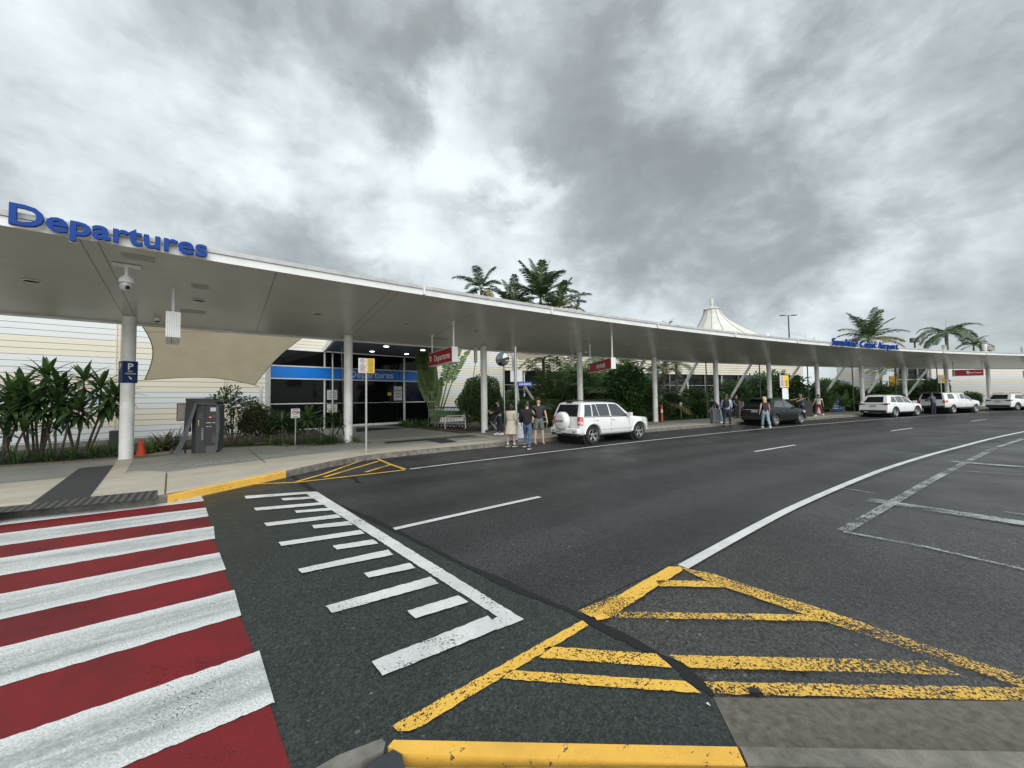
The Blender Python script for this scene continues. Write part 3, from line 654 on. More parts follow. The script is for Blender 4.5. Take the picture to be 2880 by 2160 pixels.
# ---- big letters along the canopy edge
def edge_letters(text, label, s0, s1, size, zbase, sxf, name, depth=.06, group=None, bold=.012):
    gl_, tot = glyphs(text, size, depth/2, bold*size*1.0, 1.04)
    root = thing(name, label, 'sign', P((s0+s1)/2, DF+.14, zbase), 0)
    sc = (s1-s0)/tot
    for ch, vs, fs, x in gl_:
        s = s0+(x)*sc; F = frame(P(s, DF+.17, zbase), (math.cos(ang(s)), math.sin(ang(s)), 0))
        fr = MB(); fr.add([F @ Vector((v.x*sc*1.0, v.y, v.z)) for v in vs], fs)
        o = fr.build('letter', M_blueL, root, world=True)
        F2 = frame(P(s, DF+.125, zbase), (math.cos(ang(s)), math.sin(ang(s)), 0))
        cx = sum(v.x for v in vs)/len(vs); cy = sum(v.y for v in vs)/len(vs)
        bk = MB(); bk.add([F2 @ Vector(((cx+(v.x-cx)*1.06)*sc, cy+(v.y-cy)*1.06, v.z*.35)) for v in vs], fs); bk.build('letter_back', M_white, o, world=True)
    return root
# ================================================================ terminal buildings
def cladmat(name, h=.245, seed=0., per=None):
    n = NB(name); o = n.co(); sp = n.N.new('ShaderNodeSeparateXYZ'); n.L.new(o, sp.inputs[0])
    r = n.mth('DIVIDE', sp.outputs[2], h); fl = n.mth('FLOOR', r); fr = n.mth('FRACT', r)
    gr = n.mth('LESS_THAN', fr, .085)
    # rows alternate in threes between cream and silvery white
    band = n.mth('LESS_THAN', n.mth('FRACT', n.mth('DIVIDE', n.mth('ADD', fl, seed), 6.0)), .49)
    c = n.mix(band, (.68, .645, .53), (.64, .67, .69))
    c = n.mix(n.mth('MULTIPLY', n.ramp(n.noise(o, .6, 6, .6), (.35, 0.0), (.7, 1.0)), .22), c, (.72, .70, .62))
    c = n.mix(n.mth('MULTIPLY', gr, .92), c, (.07, .06, .045))
    n.bump(fr, .25, .02)
    return n.fin(c, .38, Specular_IOR_Level=.45)
M_clad = cladmat('striped_cladding')
M_clad2 = cladmat('striped_cladding_narrow', .2, 2.)
M_cream = mat('cream_joint_cover', (.66, .60, .46), .5, var=.1)
def wall(name, parent, pts, z0, z1, m, th=.25, **k):
    mb = MB()
    for a, b in zip(pts, pts[1:]):
        d = (b-a); d.z = 0; d.normalize(); n = Vector((-d.y, d.x, 0))*th
        mb.prism([(a.x, a.y), (b.x, b.y), (b.x+n.x, b.y+n.y), (a.x+n.x, a.y+n.y)], z0, z1)
    return mb.build(name, m, parent, world=True, **k)
WL0 = Vector((-19.2, 14.4, 0)); WC = Vector((-12.85, 20.15, 0)); wd = (WC-WL0).normalized()
WLL = WL0 - wd*14
bA = thing('terminal_wing', 'terminal wing clad in cream and silver striped boards behind the strap-leaved plants', 'building', (WL0+WC)/2+Vector((0, 0, .13)))
wall('wall', bA, [WLL, WC], .13, 6.3, M_clad)
wall('side_wall', bA, [WC, gl(-.05)+Vector((-.3, .4, 0))], .13, 6.3, M_clad)
m_ = MB(); m_.box((WC.x+.02, WC.y-.02, 3.2), (.16, .16, 6.3), Matrix.Rotation(math.atan2(wd.y, wd.x), 3, 'Z')); m_.build('corner_cover', M_stainless, bA, world=True)
nrm = Vector((wd.y, -wd.x, 0))
for px_ in [328, 632]:
    d = ray(px_, 1100); t = 0
    a = WL0; # intersect ray (x/y) with wall line
    k_ = d.x/d.y; tt = (k_*a.y-a.x)/(wd.x-k_*wd.y); p = a+wd*tt+nrm*.02
    for q in (-.055, .055):
        m_ = MB(); m_.box((p.x+wd.x*q, p.y+wd.y*q, 3.15), (.05, .05, 6.0), Matrix.Rotation(math.atan2(wd.y, wd.x), 3, 'Z')); m_.build('joint_cover', M_cream, bA, world=True)
for tt in (-3.5, -10):
    p = WL0+wd*tt+nrm*.02; m_ = MB(); m_.box((p.x, p.y, 3.15), (.12, .05, 6.0), Matrix.Rotation(math.atan2(wd.y, wd.x), 3, 'Z')); m_.build('joint_cover', M_cream, bA, world=True)
m_ = MB(); m_.prism([((WLL+nrm*.12).x, (WLL+nrm*.12).y), ((WC+nrm*.12).x, (WC+nrm*.12).y), ((WC+nrm*.01).x, (WC+nrm*.01).y), ((WLL+nrm*.01).x, (WLL+nrm*.01).y)], .13, .34); m_.build('plinth', mat('grey_render_plinth', (.22, .22, .2), .8, var=.2), bA, world=True)
# ---- glazed entrance
bE = thing('glazed_entrance', 'dark glazed entrance with a bright blue band lettered Departures', 'entrance', gl(5)+Vector((0, 0, .13)))
gn = Vector((.669, -.743, 0))
def gbox(name, t0, t1, z0, z1, out, th, m, par=bE):
    a = gl(t0)+gn*out; b = gl(t1)+gn*out; c = gl(t1)+gn*(out-th); d = gl(t0)+gn*(out-th); mb = MB()
    mb.prism([(a.x, a.y), (b.x, b.y), (c.x, c.y), (d.x, d.y)][::-1], z0, z1); return mb.build(name, m, par, world=True)
M_gl2 = mat('dark_entrance_glass', (.004, .005, .005), .07, spec=.18)
gbox('glass_pane', .05, 2.9, .2, 3.18, 0, .05, M_gl2); gbox('glass_pane', .05, 2.9, 4.0, 4.95, 0, .05, M_gl2)
gbox('glass_pane', 2.98, 4.0, .2, 3.18, -.02, .05, M_gl2); gbox('glass_pane', 4.0, 8.25, 4.0, 4.95, -.02, .05, M_gl2)
gbox('glass_pane', 2.98, 4.0, 4.0, 4.95, -.02, .05, M_gl2)
gbox('glass_pane', 8.4, 11.6, 1.75, 3.18, 0, .05, mat('blue_black_glass', (.004, .007, .022), .08, spec=.2)); gbox('glass_pane', 8.4, 11.6, .2, 1.68, 0, .05, M_gl2); gbox('glass_pane', 8.4, 11.6, 4.0, 4.95, 0, .05, M_gl2)
for i in range(4): 
    t0 = 4.03+i*1.055; dr = gbox('sliding_door', t0, t0+1.02, .32, 3.12, -.04-.03*(i % 2), .04, M_gl2)
    gbox('bottom_rail', t0, t0+1.02, .17, .315, -.02-.03*(i % 2), .06, M_white2, dr)
gbox('blue_band', .05, 11.6, 3.27, 3.93, .06, .1, M_bluep)
for t in (3.9, 7.95, 4.9, 5.95): gbox('band_joint', t, t+.02, 3.28, 3.92, .063, .01, M_navy)
for z in (3.19, 3.94): gbox('band_frame', .03, 11.6, z, z+.07, .075, .12, M_white)
gbox('head_frame', -.1, 11.6, 4.95, 5.12, .05, .15, M_white)
gbox('upper_cladding', -.1, 3.0, 5.12, 6.6, .0, .1, M_clad2)
for t in (2.9, 8.32): gbox('mullion', t, t+.09, .15, 4.95, .04, .1, M_white)
for t in (11.5,): gbox('mullion', t, t+.09, .15, 4.95, .04, .1, M_white)
for t in (-.06,): gbox('mullion', t, t+.09, .15, 4.95, .04, .1, M_stainless)
gbox('transom', .05, 2.9, 1.70, 1.76, .03, .06, M_white); gbox('transom', 8.4, 11.6, 1.69, 1.75, .03, .06, M_white)
gbox('sill', -.05, 2.95, .14, .2, .03, .1, M_white2); gbox('sill', 8.3, 11.6, .14, .2, .03, .1, M_white2)
for t in (3.3, 8.1):
    p = gl(t)+gn*.45; m_ = MB(); m_.lathe([(.06, .15), (.06, 4.98)], 14, (p.x, p.y, 0)); m_.build('steel_post', M_stainless, bE, world=True, smooth=True)
# safety dots across the doors, notices
M_not = mat('paper_notice', (.55, .60, .60), .6, var=.15, scale=12)
m_ = MB()
for i in range(60):
    a = gl(3.05+i*.088)+gn*.01; m_.box((a.x, a.y, 1.72+.0*i), (.035, .008, .05), Matrix.Rotation(math.atan2(.669, .743), 3, 'Z'))
m_.build('safety_dots', M_white2, bE, world=True)
for t, z, w_, h_, mm in [(3.1, 1.95, .62, .62, M_not), (3.1, 1.15, .62, .5, M_white2), (7.55, 1.85, .62, 1.0, M_not), (7.1, 2.2, .25, .22, M_ytext)]:
    gbox('notice', t, t+w_, z, z+h_, .012, .008, mm)
    nb_ = MB()
    for k_ in range(3):
        a = gl(t+w_*.5)+gn*.014; nb_.box((a.x, a.y, z+h_*(.25+.22*k_)), (w_*.7, .004, h_*.06), Matrix.Rotation(math.atan2(.669, .743), 3, 'Z'))
    nb_.build('notice_print', M_dgrey, bE, world=True)
text_mb('Departures', .66, frame(gl(5.95)+gn*.09+Vector((0, 0, 3.40)), (.743, .669, 0)), .004, .004).build('band_lettering', M_white, bE, world=True)
# dark lobby behind the glass so nothing shows through from the side
gbox('lobby', -.2, 12.5, .1, 5.0, -.25, 4.0, mat('dark_interior', (.01, .01, .012), .8))
# ---- wall right of the entrance, sweeping to the dark glazing
G1 = gl(10.9); W2 = [G1+Vector((.1, -.3, 0)), Vector((-4.2, 30.35, 0)), Vector((-2.4, 31.75, 0)), Vector((-.72, 33.0, 0))]
bB = thing('terminal_wall', 'striped board wall between the blue entrance band and the round clipped bush', 'building', (W2[0]+W2[-1])/2+Vector((0, 0, .13)))
wall('wall', bB, W2, .13, 7.0, M_clad2)
p = W2[2]+Vector((.05, -.1, 0)); m_ = MB(); m_.box((p.x+.3, p.y+.2, 3.6), (.1, .06, 6.8), Matrix.Rotation(.64, 3, 'Z')); m_.build('joint_cover', M_cream, bB, world=True)
wall('return_wall', bB, [W2[-1], W2[-1]+Vector((-1.2, 2.2, 0))], .13, 7.0, M_clad2)
# ---- long glazed concourse behind the garden
ccl = [W2[-1]+Vector((-.3, .7, 0))]+[P(s, -12.3, 0) for s in (26, 31, 36, 41, 46, 51, 56, 61)]
bC = thing('concourse_building', 'long low concourse with dark glazing under a cream boarded roof band, behind the planting', 'building', ccl[4]+Vector((0, 0, .13)))
wall('glazing', bC, ccl, .3, 4.35, mat('concourse_glass', (.008, .010, .011), .09, spec=.25, var=.5, scale=.4), .1)
M_clad3 = cladmat('cream_roof_band', .3, 1.)
upp = [p + Vector((.35*math.sin(R(25)), -.35*math.cos(R(25)), 0)) for p in ccl]
wall('roof_band', bC, upp[0:1]+upp[1:], 4.36, 7.2, mat('cream_board_cladding', (.64, .60, .49), .5, var=.1, scale=.7, bump=.1), .5)
m_ = MB()
for z in [4.36+.27*i for i in range(1, 11)]:
    for a, b in zip(upp, upp[1:]): m_.beam(a+Vector((.01, -.012, z)), b+Vector((.01, -.012, z)), .02, .025)
m_.build('board_joint', M_joint, bC, world=True)
wall('plinth', bC, [p+Vector((0, -.05, 0)) for p in ccl], .1, .3, M_kerb, .3)
for j, (a, b) in enumerate(zip(ccl, ccl[1:])):
    nseg = max(2, int((b-a).length/2.4))
    for i in range(nseg):
        p = a.lerp(b, i/nseg); m_ = MB(); m_.box((p.x+.06, p.y-.1, 2.3), (.09, .12, 4.1), Matrix.Rotation(.4, 3, 'Z')); m_.build('mullion', M_white if i % 2 else M_stainless, bC, world=True)
    for z in (1.35, 3.1):
        m_ = MB(); m_.beam(a+Vector((.04, -.08, z)), b+Vector((.04, -.08, z)), .06, .06); m_.build('transom', M_steel, bC, world=True)
a, b = ccl[3], ccl[4]; m_ = MB()
for a, b, z0, z1 in [(ccl[3].lerp(ccl[4], .1), ccl[3].lerp(ccl[4], .7), 3.55, 4.3), (ccl[6].lerp(ccl[7], .2), ccl[7], 3.3, 4.3)]:
    m_ = MB(); m_.beam(a+Vector((.1, -.2, (z0+z1)/2)), b+Vector((.1, -.2, (z0+z1)/2)), .05, z1-z0); m_.build('blue_fascia_panel', mat('slate_blue_panel', (.04, .06, .16), .5), bC, world=True)
# interior glow behind the doors, put into the colour of pale opaque panels
for a_, b_ in [(ccl[3].lerp(ccl[4], .2), ccl[3].lerp(ccl[4], .45)), (ccl[3].lerp(ccl[4], .55), ccl[3].lerp(ccl[4], .8))]:
    m_ = MB(); m_.beam(a_+Vector((.1, -.16, 1.7)), b_+Vector((.1, -.16, 1.7)), .04, 2.2); m_.build('door_panel', mat('grey_green_glow', (.12, .13, .11), .4, var=.3, scale=1), bC, world=True)
# folded white tensile roofs beyond the glazing
for k_, (pa, pb, pc) in enumerate([(AY(2545, 1050, 62), AY(2660, 1032, 58), AY(2700, 1068, 60))]):
    pass
M_tent = mat('white_membrane', (.60, .60, .55), .7, var=.14, scale=.8, detail=9)
# ---- big conical tent roof with mast, ring and stays
tc_ = AY(2002, 872, 62); tb_ = Vector((tc_.x, tc_.y, 0))
tent = thing('tent_roof', 'white ribbed conical tent roof with a mast, rising behind the canopy', 'tent roof', tb_+Vector((0, 0, 5)))
m_ = MB(); rows = []; nr = 36
prof = [(0, 1.2), (.08, 1.42), (.2, 1.9), (.35, 2.65), (.5, 3.4), (.65, 4.5), (.8, 6.0), (1, 8.5)]
for f, r_ in prof:
    row = []
    for k_ in range(nr+1):
        a = 2*math.pi*k_/nr; ex = 1+.9*max(0, math.cos(a-.1))*min(1, f*2.1); rr = r_*ex*(1+(.035 if k_ % 3 == 0 else -.012)*(.4+f))
        row.append(Vector((tb_.x+math.cos(a)*rr*.92, tb_.y+math.sin(a)*rr*.92, tc_.z-f**.9*(tc_.z-8.2))))
    rows.append(row)
m_.grid([r[::-1] for r in rows]); m_.build('membrane', M_tent, tent, world=True, smooth=60)
for k_ in range(0, nr, 3):
    m_ = MB(); m_.tube([r[k_]+Vector((math.cos(2*math.pi*k_/nr), math.sin(2*math.pi*k_/nr), 0))*.03 for r in rows], .035, 5); m_.build('rib_cable', mat('grey_rib', (.3, .3, .28), .6), tent, world=True)
m_ = MB(); m_.lathe([(1.15, 0), (1.25, .0), (1.25, .1), (1.15, .1)], 28, tc_); m_.build('ring', M_tent, tent, world=True)
for k_ in range(6):
    a = k_*math.pi/3; m_ = MB(); m_.tube([tc_+Vector((math.cos(a)*1.2, math.sin(a)*1.2, .05)), tc_+Vector((math.cos(a)*.7, math.sin(a)*.7, .4)), tc_+Vector((math.cos(a)*.15, math.sin(a)*.15, .55))], .04, 6); m_.build('ring_arm', M_white2, tent, world=True)
m_ = MB(); m_.lathe([(.20, -8), (.20, 1.1), (.27, 1.15), (.27, 2.0), (.12, 2.05)], 12, tc_+Vector((0, 0, -.2))); m_.build('mast', M_tent, tent, world=True)
for e in (AY(1880, 935, 60), AY(2330, 972, 64)):
    m_ = MB(); top = tc_+Vector((0, 0, 1.0)); m_.tube([e+(e-top)*.3, top], .022, 5); m_.build('stay_cable', M_steel, tent, world=True)
# roof vents and stacks poking over the canopy
def vent(px, py, w_, h_, Y_, label, m=M_white2, louv=True):
    t = AY(px, py, Y_); wm = w_/FPX*Y_; hm = h_/FPX*Y_+2.0; th = thing('roof_vent', label, 'roof vent', (t.x, t.y, t.z-hm))
    m_ = MB(); m_.lathe([(wm*.42, 0), (wm*.42, hm*.7), (wm*.5, hm*.72), (wm*.5, hm)], 12); m_.build('stack', m, th)
    for i in range(4):
        m_ = MB(); m_.lathe([(wm*.5, hm-.1-i*.28), (wm*.58, hm-.16-i*.28), (wm*.5, hm-.2-i*.28)], 12); m_.build('cowl', m, th)
vent(2158, 938, 9, 14, 60, 'short pale roof vent just right of the tent foot, above the canopy edge')
vent(2267, 937, 5, 30, 62, 'slim tall pale roof flue left of the airport name letters')
vent(2293, 947, 9, 20, 60, 'stubby pale roof vent closest to the airport name letters')
vent(2655, 970, 9, 24, 66, 'pale louvred roof vent showing under the left fronds of the far right palm')
vent(2768, 968, 10, 20, 66, 'pale roof vent right of the far right palm')
vent(2878, 975, 10, 30, 70, 'pale roof flue at the right edge of the photo')
# ---- far right terminal block
D0 = [P(s, -4.3, 0) for s in (64.5, 70, 76, 84, 95, 108)]
bD = thing('far_terminal_block', 'cream boarded terminal block with a dark glazed doorway at the far right end', 'building', D0[2]+Vector((0, 0, .13)))
wall('wall', bD, [P(s, -4.3, 0) for s in (70.3, 76, 84, 95, 108)], .13, 6.5, M_clad2)
wall('glazing', bD, [P(s, -4.6, 0) for s in (65.3, 70.3)], .13, 5.2, M_gl2, .1)
wall('return_wall', bD, [P(62.6, -9, 0), P(62.6, -5.0, 0)], .13, 5.5, M_clad2)
for s in (65.3, 66.8, 68.4, 69.9):
    m_ = MB(); m_.box(P(s, -4.5, 2.6), (.1, .12, 4.9), Matrix.Rotation(ang(s), 3, 'Z')); m_.build('mullion', M_steel, bD, world=True)
for z in (1.2, 3.4): m_ = MB(); m_.beam(P(65.3, -4.48, z), P(70.2, -4.48, z), .06, .08); m_.build('transom', M_white, bD, world=True)
m_ = MB(); m_.beam(P(64.0, -4.5, 2.0), P(65.1, -4.5, 2.0), .1, 3.6); m_.build('yellow_panel', mat('ochre_panel', (.50, .30, .03), .5, var=.2), bD, world=True)
m_ = MB(); m_.beam(P(64.2, -4.38, 1.4), P(64.7, -4.38, 1.4), .1, 2.2); m_.build('door_panel', M_dgrey, bD, world=True)
# ---- low white folded roof behind the right-hand garden
wr = thing('white_folded_roof', 'low folded white roof glimpsed between the trees near the utility vehicle', 'roof', AY(2600, 1140, 60))
for i in range(5):
    a = AY(2585+i*26, 1030+4*(i % 2), 57+i); b = AY(2600+i*26, 1068-6*(i % 2), 52+i); c = AY(2620+i*26, 1034, 58+i)
    m_ = MB(); m_.add([a, b, c, a+Vector((.3, 4, .2)), b+Vector((.3, 4, .2)), c+Vector((.3, 4, .2))], [(0, 1, 2), (5, 4, 3), (0, 3, 4, 1), (1, 4, 5, 2), (2, 5, 3, 0)]); m_.build('roof_fold', M_tent, wr, world=True)
# ---- shade sails
def sail(name, label, corners, sag, th=.012, n=14, lift=0.0):
    root = thing(name, label, 'shade sail', sum(corners, Vector())/4)
    A, B, C_, D = corners; cen = (A+B+C_+D)/4; rows = []
    for i in range(n+1):
        row = []
        for j in range(n+1):
            u_, v_ = i/n, j/n; p = A.lerp(B, u_).lerp(D.lerp(C_, u_), v_)
            eu = 4*v_*(1-v_); ev = 4*u_*(1-u_); e = (1-ev)*eu if False else 0
            # catenary edges: pull the rim towards the centre
            pull = sag*(eu*abs(2*u_-1)**3+ev*abs(2*v_-1)**3); p = p+(cen-p)*pull; row.append(p)
        rows.append(row)
    m_ = MB(); m_.grid(rows); m_.build('membrane', M_sailm, root, world=True, smooth=60)
    rim = [rows[i][0] for i in range(n+1)]+[rows[n][j] for j in range(n+1)]+[rows[i][n] for i in range(n, -1, -1)]+[rows[0][j] for j in range(n, -1, -1)]
    m_ = MB(); m_.tube(rim, .014, 5, False); m_.build('edge_rope', M_dgrey, root, world=True)
    m_ = MB(); m_.tube([rows[i][int(n*.72)]-Vector((0, 0, .006)) for i in range(n+1)], .006, 4); m_.build('seam', mat('seam_thread', (.16, .14, .1), .8), root, world=True)
    for c in corners:
        m_ = MB(); m_.lathe([(.05, 0), (.05, .03)], 8, c-Vector((0, 0, .01))); m_.build('corner_plate', M_steel, root, world=True)
    return root
sA = AY(355, 858, 12.3); sB = AY(960, 880, 16.9); sC = AY(716, 1083, 18.3); sD_ = AY(406, 1069, 15.0)
sail('shade_sail', 'large beige shade sail stretched behind the first two columns above the pay station', [sD_, sC, sB, sA], .16)
sp_ = thing('sail_post', 'short grey post holding the lower right corner of the large beige sail', 'post', (AY(734, 1085, 18.6).x, AY(734, 1085, 18.6).y, .13))
m_ = MB(); m_.lathe([(.07, 0), (.07, AY(734, 1085, 18.6).z-.13)], 14); m_.build('post', M_white2, sp_, smooth=30)
m_ = MB(); m_.tube([sC-sp_.location, Vector((0, 0, AY(734, 1085, 18.6).z-.2))], .012, 5); m_.build('shackle', M_dgrey, sp_)
m_ = MB(); m_.tube([sD_, sD_+(sD_-AY(560, 1060, 16)).normalized()*1.6+Vector((0, 0, -.05))], .01, 5); m_.build('sail_cable', M_dgrey, world=True, label='thin dark cable tying the lower left corner of the large sail', cat='cable')
sail('shade_sail', 'smaller beige shade sail on leaning white poles, left of the Arrivals sign', [AY(1462, 1012, 23), AY(1560, 1000, 24), AY(1640, 990, 33), AY(1420, 992, 30)], .1)
for nm, a, b, r_ in [('leaning white pole carrying the smaller sail beside the convex mirror', G(1464, 1200, .13), AY(1441, 985, 22), .11), ('raking white prop between the sail pole and the clipped hedge', AY(1500, 1125, 25), AY(1471, 1080, 24), .09)]:
    m_ = MB(); m_.tube([a, a.lerp(b, .5), b], [r_, r_*1.05, r_*.8], 12); m_.build('sail_pole', M_white2, world=True, smooth=True, label=nm, cat='pole')
edge_letters('Departures', 'large blue letters spelling Departures along the canopy edge', .30, 3.2, .53, 5.02, 1, 'departures_lettering', bold=.022)
edge_letters('Sunshine Coast Airport', 'large blue letters spelling Sunshine Coast Airport above the canopy edge', 37.0, 45.6, .70, 5.04, 1, 'airport_name_lettering', depth=.12, bold=.0)
# ================================================================ hanging signs, cameras, poles, street furniture
def dirv(a): return Vector((math.cos(a), math.sin(a), 0))
def hang_sign(label, pr, pl, drop, h, dep, word, tsz, rods=True, logo=True, ext=.12, words=None):
    """pr, pl: soffit points of the right and left rods; the box hangs between them, lettered on the face towards the left of the photo"""
    root = thing('hanging_sign', label, 'sign', (pr+pl)/2+Vector((0, 0, -drop-h)))
    ax = (pr-pl); ax.z = 0; L_ = ax.length; ax.normalize(); nrm = Vector((ax.y, -ax.x, 0))
    if nrm.y > 0: nrm = -nrm
    c = (pr+pl)/2; zt_ = min(pr.z, pl.z)-drop; c.z = zt_-h/2
    M3 = Matrix((ax, Vector((-ax.y, ax.x, 0)), Vector((0, 0, 1)))).transposed()
    m_ = MB(); m_.box(c, (L_+2*ext, dep, h), M3); m_.build('box', M_white, root, world=True)
    m_ = MB(); m_.box(c+nrm*(dep/2+.004), (L_+2*ext-.05, .01, h-.05), M3); m_.build('face', M_red, root, world=True)
    for p in (pr, pl):
        m_ = MB(); m_.tube([Vector((p.x, p.y, zt_-.02)), p], .035, 8); m_.lathe([(.08, -.03), (.08, .01)], 10, p); m_.build('hanger_rod', M_white2, root, world=True, smooth=True)
    fr = frame(c+nrm*(dep/2+.011), ax if ax.cross(Vector((0, 0, 1))).dot(nrm) > 0 else -ax)
    W_ = L_+2*ext
    def tx(t, sz, x, y): 
        F = fr @ Matrix.Translation((x, y, 0)); text_mb(t, sz, F, .003, .004).build('lettering', M_white, root, world=True)
    for (t, sz, x, y) in (words or [(word, tsz, W_*.10, -tsz*.33)]): tx(t, sz, x, y)
    if logo:
        lm = MB(); x0 = -W_*.40 if not words else -.1; s_ = h*.26
        shp = [(-.8, .9), (-.2, 1.0), (.1, .75), (.7, .8), (.85, .2), (.6, -.5), (.1, -1.0), (-.25, -.55), (-.6, -.3), (-.75, .3)]
        lm.add([fr @ Vector((x0+x*s_, y*s_+.02, .002)) for x, y in shp], [tuple(range(len(shp)))])
        lm.build('emblem', M_white, root, world=True)
        lm = MB(); sh2 = [(-.1, .4), (.25, .3), (.3, -.1), (0, -.35), (-.15, 0)]
        lm.add([fr @ Vector((x0+x*s_, y*s_+.02, .0045)) for x, y in sh2], [tuple(range(len(sh2)))]); lm.build('emblem_core', M_red, root, world=True)
    return root
def sp(s, d): return P(s, d, zsof(d))
hang_sign('red hanging box sign lettered Departures with a white emblem', sp(10.8, 3.05), sp(10.9, .76), .77, .58, .24, 'Departures', .36)
hang_sign('red hanging box sign lettered Arrivals, left of the white spare-wheel car roof', sp(18.5, 4.2), sp(19.6, 1.55), 1.02, .52, .22, 'Arrivals', .36)
hang_sign('dark red hanging sign above the white utility vehicle at the far end', sp(65.0, 2.41), sp(62.9, 1.35), .62, .62, .25, '', .3, ext=.0, words=[('Domestic Terminal', .15, .38, -.05)])
hang_sign('red hanging sign cut by the right edge of the photo', sp(76.2, 2.4), sp(73.9, 1.3), .65, .7, .25, '', .3, words=[('Arrivals', .3, .1, -.1)], logo=False)
# the slatted light box seen end-on at the left
q = sp(2.5, 3.06); lb_ = thing('light_box', 'white slatted box sign seen end-on, hanging from one pole right of the first column', 'sign', q+Vector((0, 0, -1.5)))
m_ = MB(); m_.tube([(0, 0, .75), (0, 0, 1.5)], .04, 10); m_.build('hanger_pole', M_white2, lb_, smooth=True)
Mz = Matrix.Rotation(math.atan2(q.y, q.x)-R(90), 3, 'Z')
m_ = MB(); m_.box((0, -.0, .42), (.27, 1.5, .62), Mz); m_.build('box', M_white2, lb_)
for i in range(6):
    m_ = MB(); o_ = Mz @ Vector((-.1+.04*i, -.755, .42)); m_.box(o_, (.006, .01, .6), Mz); m_.build('slat_line', M_steel, lb_)
m_ = MB(); m_.box(Mz @ Vector((-.02, 0, .105)), (.012, 1.46, .01), Mz); m_.build('base_joint', M_dgrey, lb_)
# big dome camera and its mounting plate
q = sp(1.75, 4.25); cm = thing('dome_camera', 'large white pan-tilt dome camera on a plate under the canopy edge', 'security camera', q+Vector((0, 0, -.62)))
m_ = MB(); m_.box((0, 0, .58), (.46, .14, .06), Matrix.Rotation(ang(1.7), 3, 'Z')); m_.build('mounting_plate', M_white2, cm)
m_ = MB(); m_.lathe([(.035, .35), (.04, .56)], 12); m_.lathe([(.0001, .36), (.07, .35), (.12, .29), (.135, .22), (.14, .2), (.10, .195)], 22); m_.build('housing', M_white, cm, smooth=30)
m_ = MB(); m_.lathe([(.11, .2), (.12, .14), (.10, .06), (.05, .015), (.0001, 0)], 20); dm = m_.build('dome', mat('camera_dome', (.42, .43, .43), .12, spec=.7), cm, smooth=True)
m_ = MB(); m_.box((.085, -.06, .08), (.05, .05, .07)); m_.build('lens', M_black, dm)
def small_dome(s, d, label):
    q = sp(s, d); o = thing('small_dome_camera', label, 'security camera', q+Vector((0, 0, -.14)))
    m_ = MB(); m_.lathe([(.08, .04), (.085, .14)], 16); m_.build('base', M_white2, o, smooth=30)
    m_ = MB(); m_.lathe([(.0001, 0), (.04, .008), (.068, .04)][::-1], 16); m_.build('dome', M_black, o, smooth=True)
small_dome(1.95, -.14, 'small dark dome camera between the first column and the slatted box')
small_dome(20.7, -.0, 'small white dome camera beside the Arrivals sign')
# panel on the first column: blue parking pay sign wrapped both sides
def colbox(s, label):
    c = P(s, -.3, 0); root = thing('parking_sign', label, 'sign', c+Vector((0, 0, 2.45)))
    a = R(60); M3 = Matrix.Rotation(a, 3, 'Z')
    for sg, nm in ((1, 'panel'), ):
        m_ = MB(); m_.box((0, 0, .33), (.345, .345, .66), M3); m_.build('panel', M_navy, root)
    fr = Matrix.Translation(M3 @ Vector((0, -.176, .33))) @ M3.to_4x4() @ frame((0, 0, 0), (1, 0, 0))
    text_mb('P', .26, fr @ Matrix.Translation((0, .08, 0)), .002, .006).build('lettering', M_white, root)
    text_mb('PAY', .06, fr @ Matrix.Translation((0, .0, 0)), .002, .001).build('lettering', M_white, root)
    text_mb('STATION', .055, fr @ Matrix.Translation((0, -.07, 0)), .002, .001).build('lettering', M_white, root)
    ar = MB(); ar.add([fr @ Vector(v) for v in [(-.04, -.14, .002), (-.02, -.12, .002), (.02, -.19, .002), (.03, -.16, .002), (.04, -.22, .002), (-.02, -.215, .002), (.0, -.20, .002)]], [(0, 1, 2, 6), (2, 3, 4, 5)]); ar.build('arrow', M_white, root)
    fr2 = Matrix.Translation(M3 @ Vector((-.176, 0, .33))) @ M3.to_4x4() @ frame((0, 0, 0), (0, -1, 0))
    text_mb('P', .26, fr2 @ Matrix.Translation((0, .08, 0)), .002, .006).build('lettering', M_white, root)
colbox(CS[0], 'blue parking pay sign wrapped around the first column')
# roadside sign poles
def signface(root, c, w_, h_, m, a, thick=.012):
    m_ = MB(); m_.box(c, (w_, thick, h_), Matrix.Rotation(a, 3, 'Z')); return m_.build('panel', m, root)
def lines(root, c, w_, h_, n, a, m, off=-.009, fr=.8):
    m_ = MB(); M3 = Matrix.Rotation(a, 3, 'Z')
    for i in range(n):
        ww = w_*fr*(1 if i % 3 else .8); m_.box(Vector(c)+M3 @ Vector((0, off, h_/2-h_*(i+.5)/n)), (ww, .002, h_/n*.45), M3)
    return m_.build('small_print', m, root)
def ringsym(root, c, r, a, m, slash=True, off=-.010):
    M3 = Matrix.Rotation(a, 3, 'Z'); m_ = MB(); o = Vector(c)+M3 @ Vector((0, off, 0)); n = 24; vs = []
    for rr in (r, r*.8): vs += [o+M3 @ Vector((math.cos(2*math.pi*k/n)*rr, 0, math.sin(2*math.pi*k/n)*rr)) for k in range(n)]
    m_.add(vs, [(k, (k+1) % n, n+(k+1) % n, n+k) for k in range(n)])
    m_.box(o, (r*.16, .002, r*1.75), M3 @ Matrix.Rotation(R(-45), 3, 'Y')); return m_.build('prohibition_ring', m, root)
M_signred = mat('sign_red', (.25, .03, .03), .5); M_retro = mat('white_sign_sheet', (.60, .61, .62), .4, var=.05)
b = G(1030, 1273, .15); top = AY(1030, 1008, b.y).z
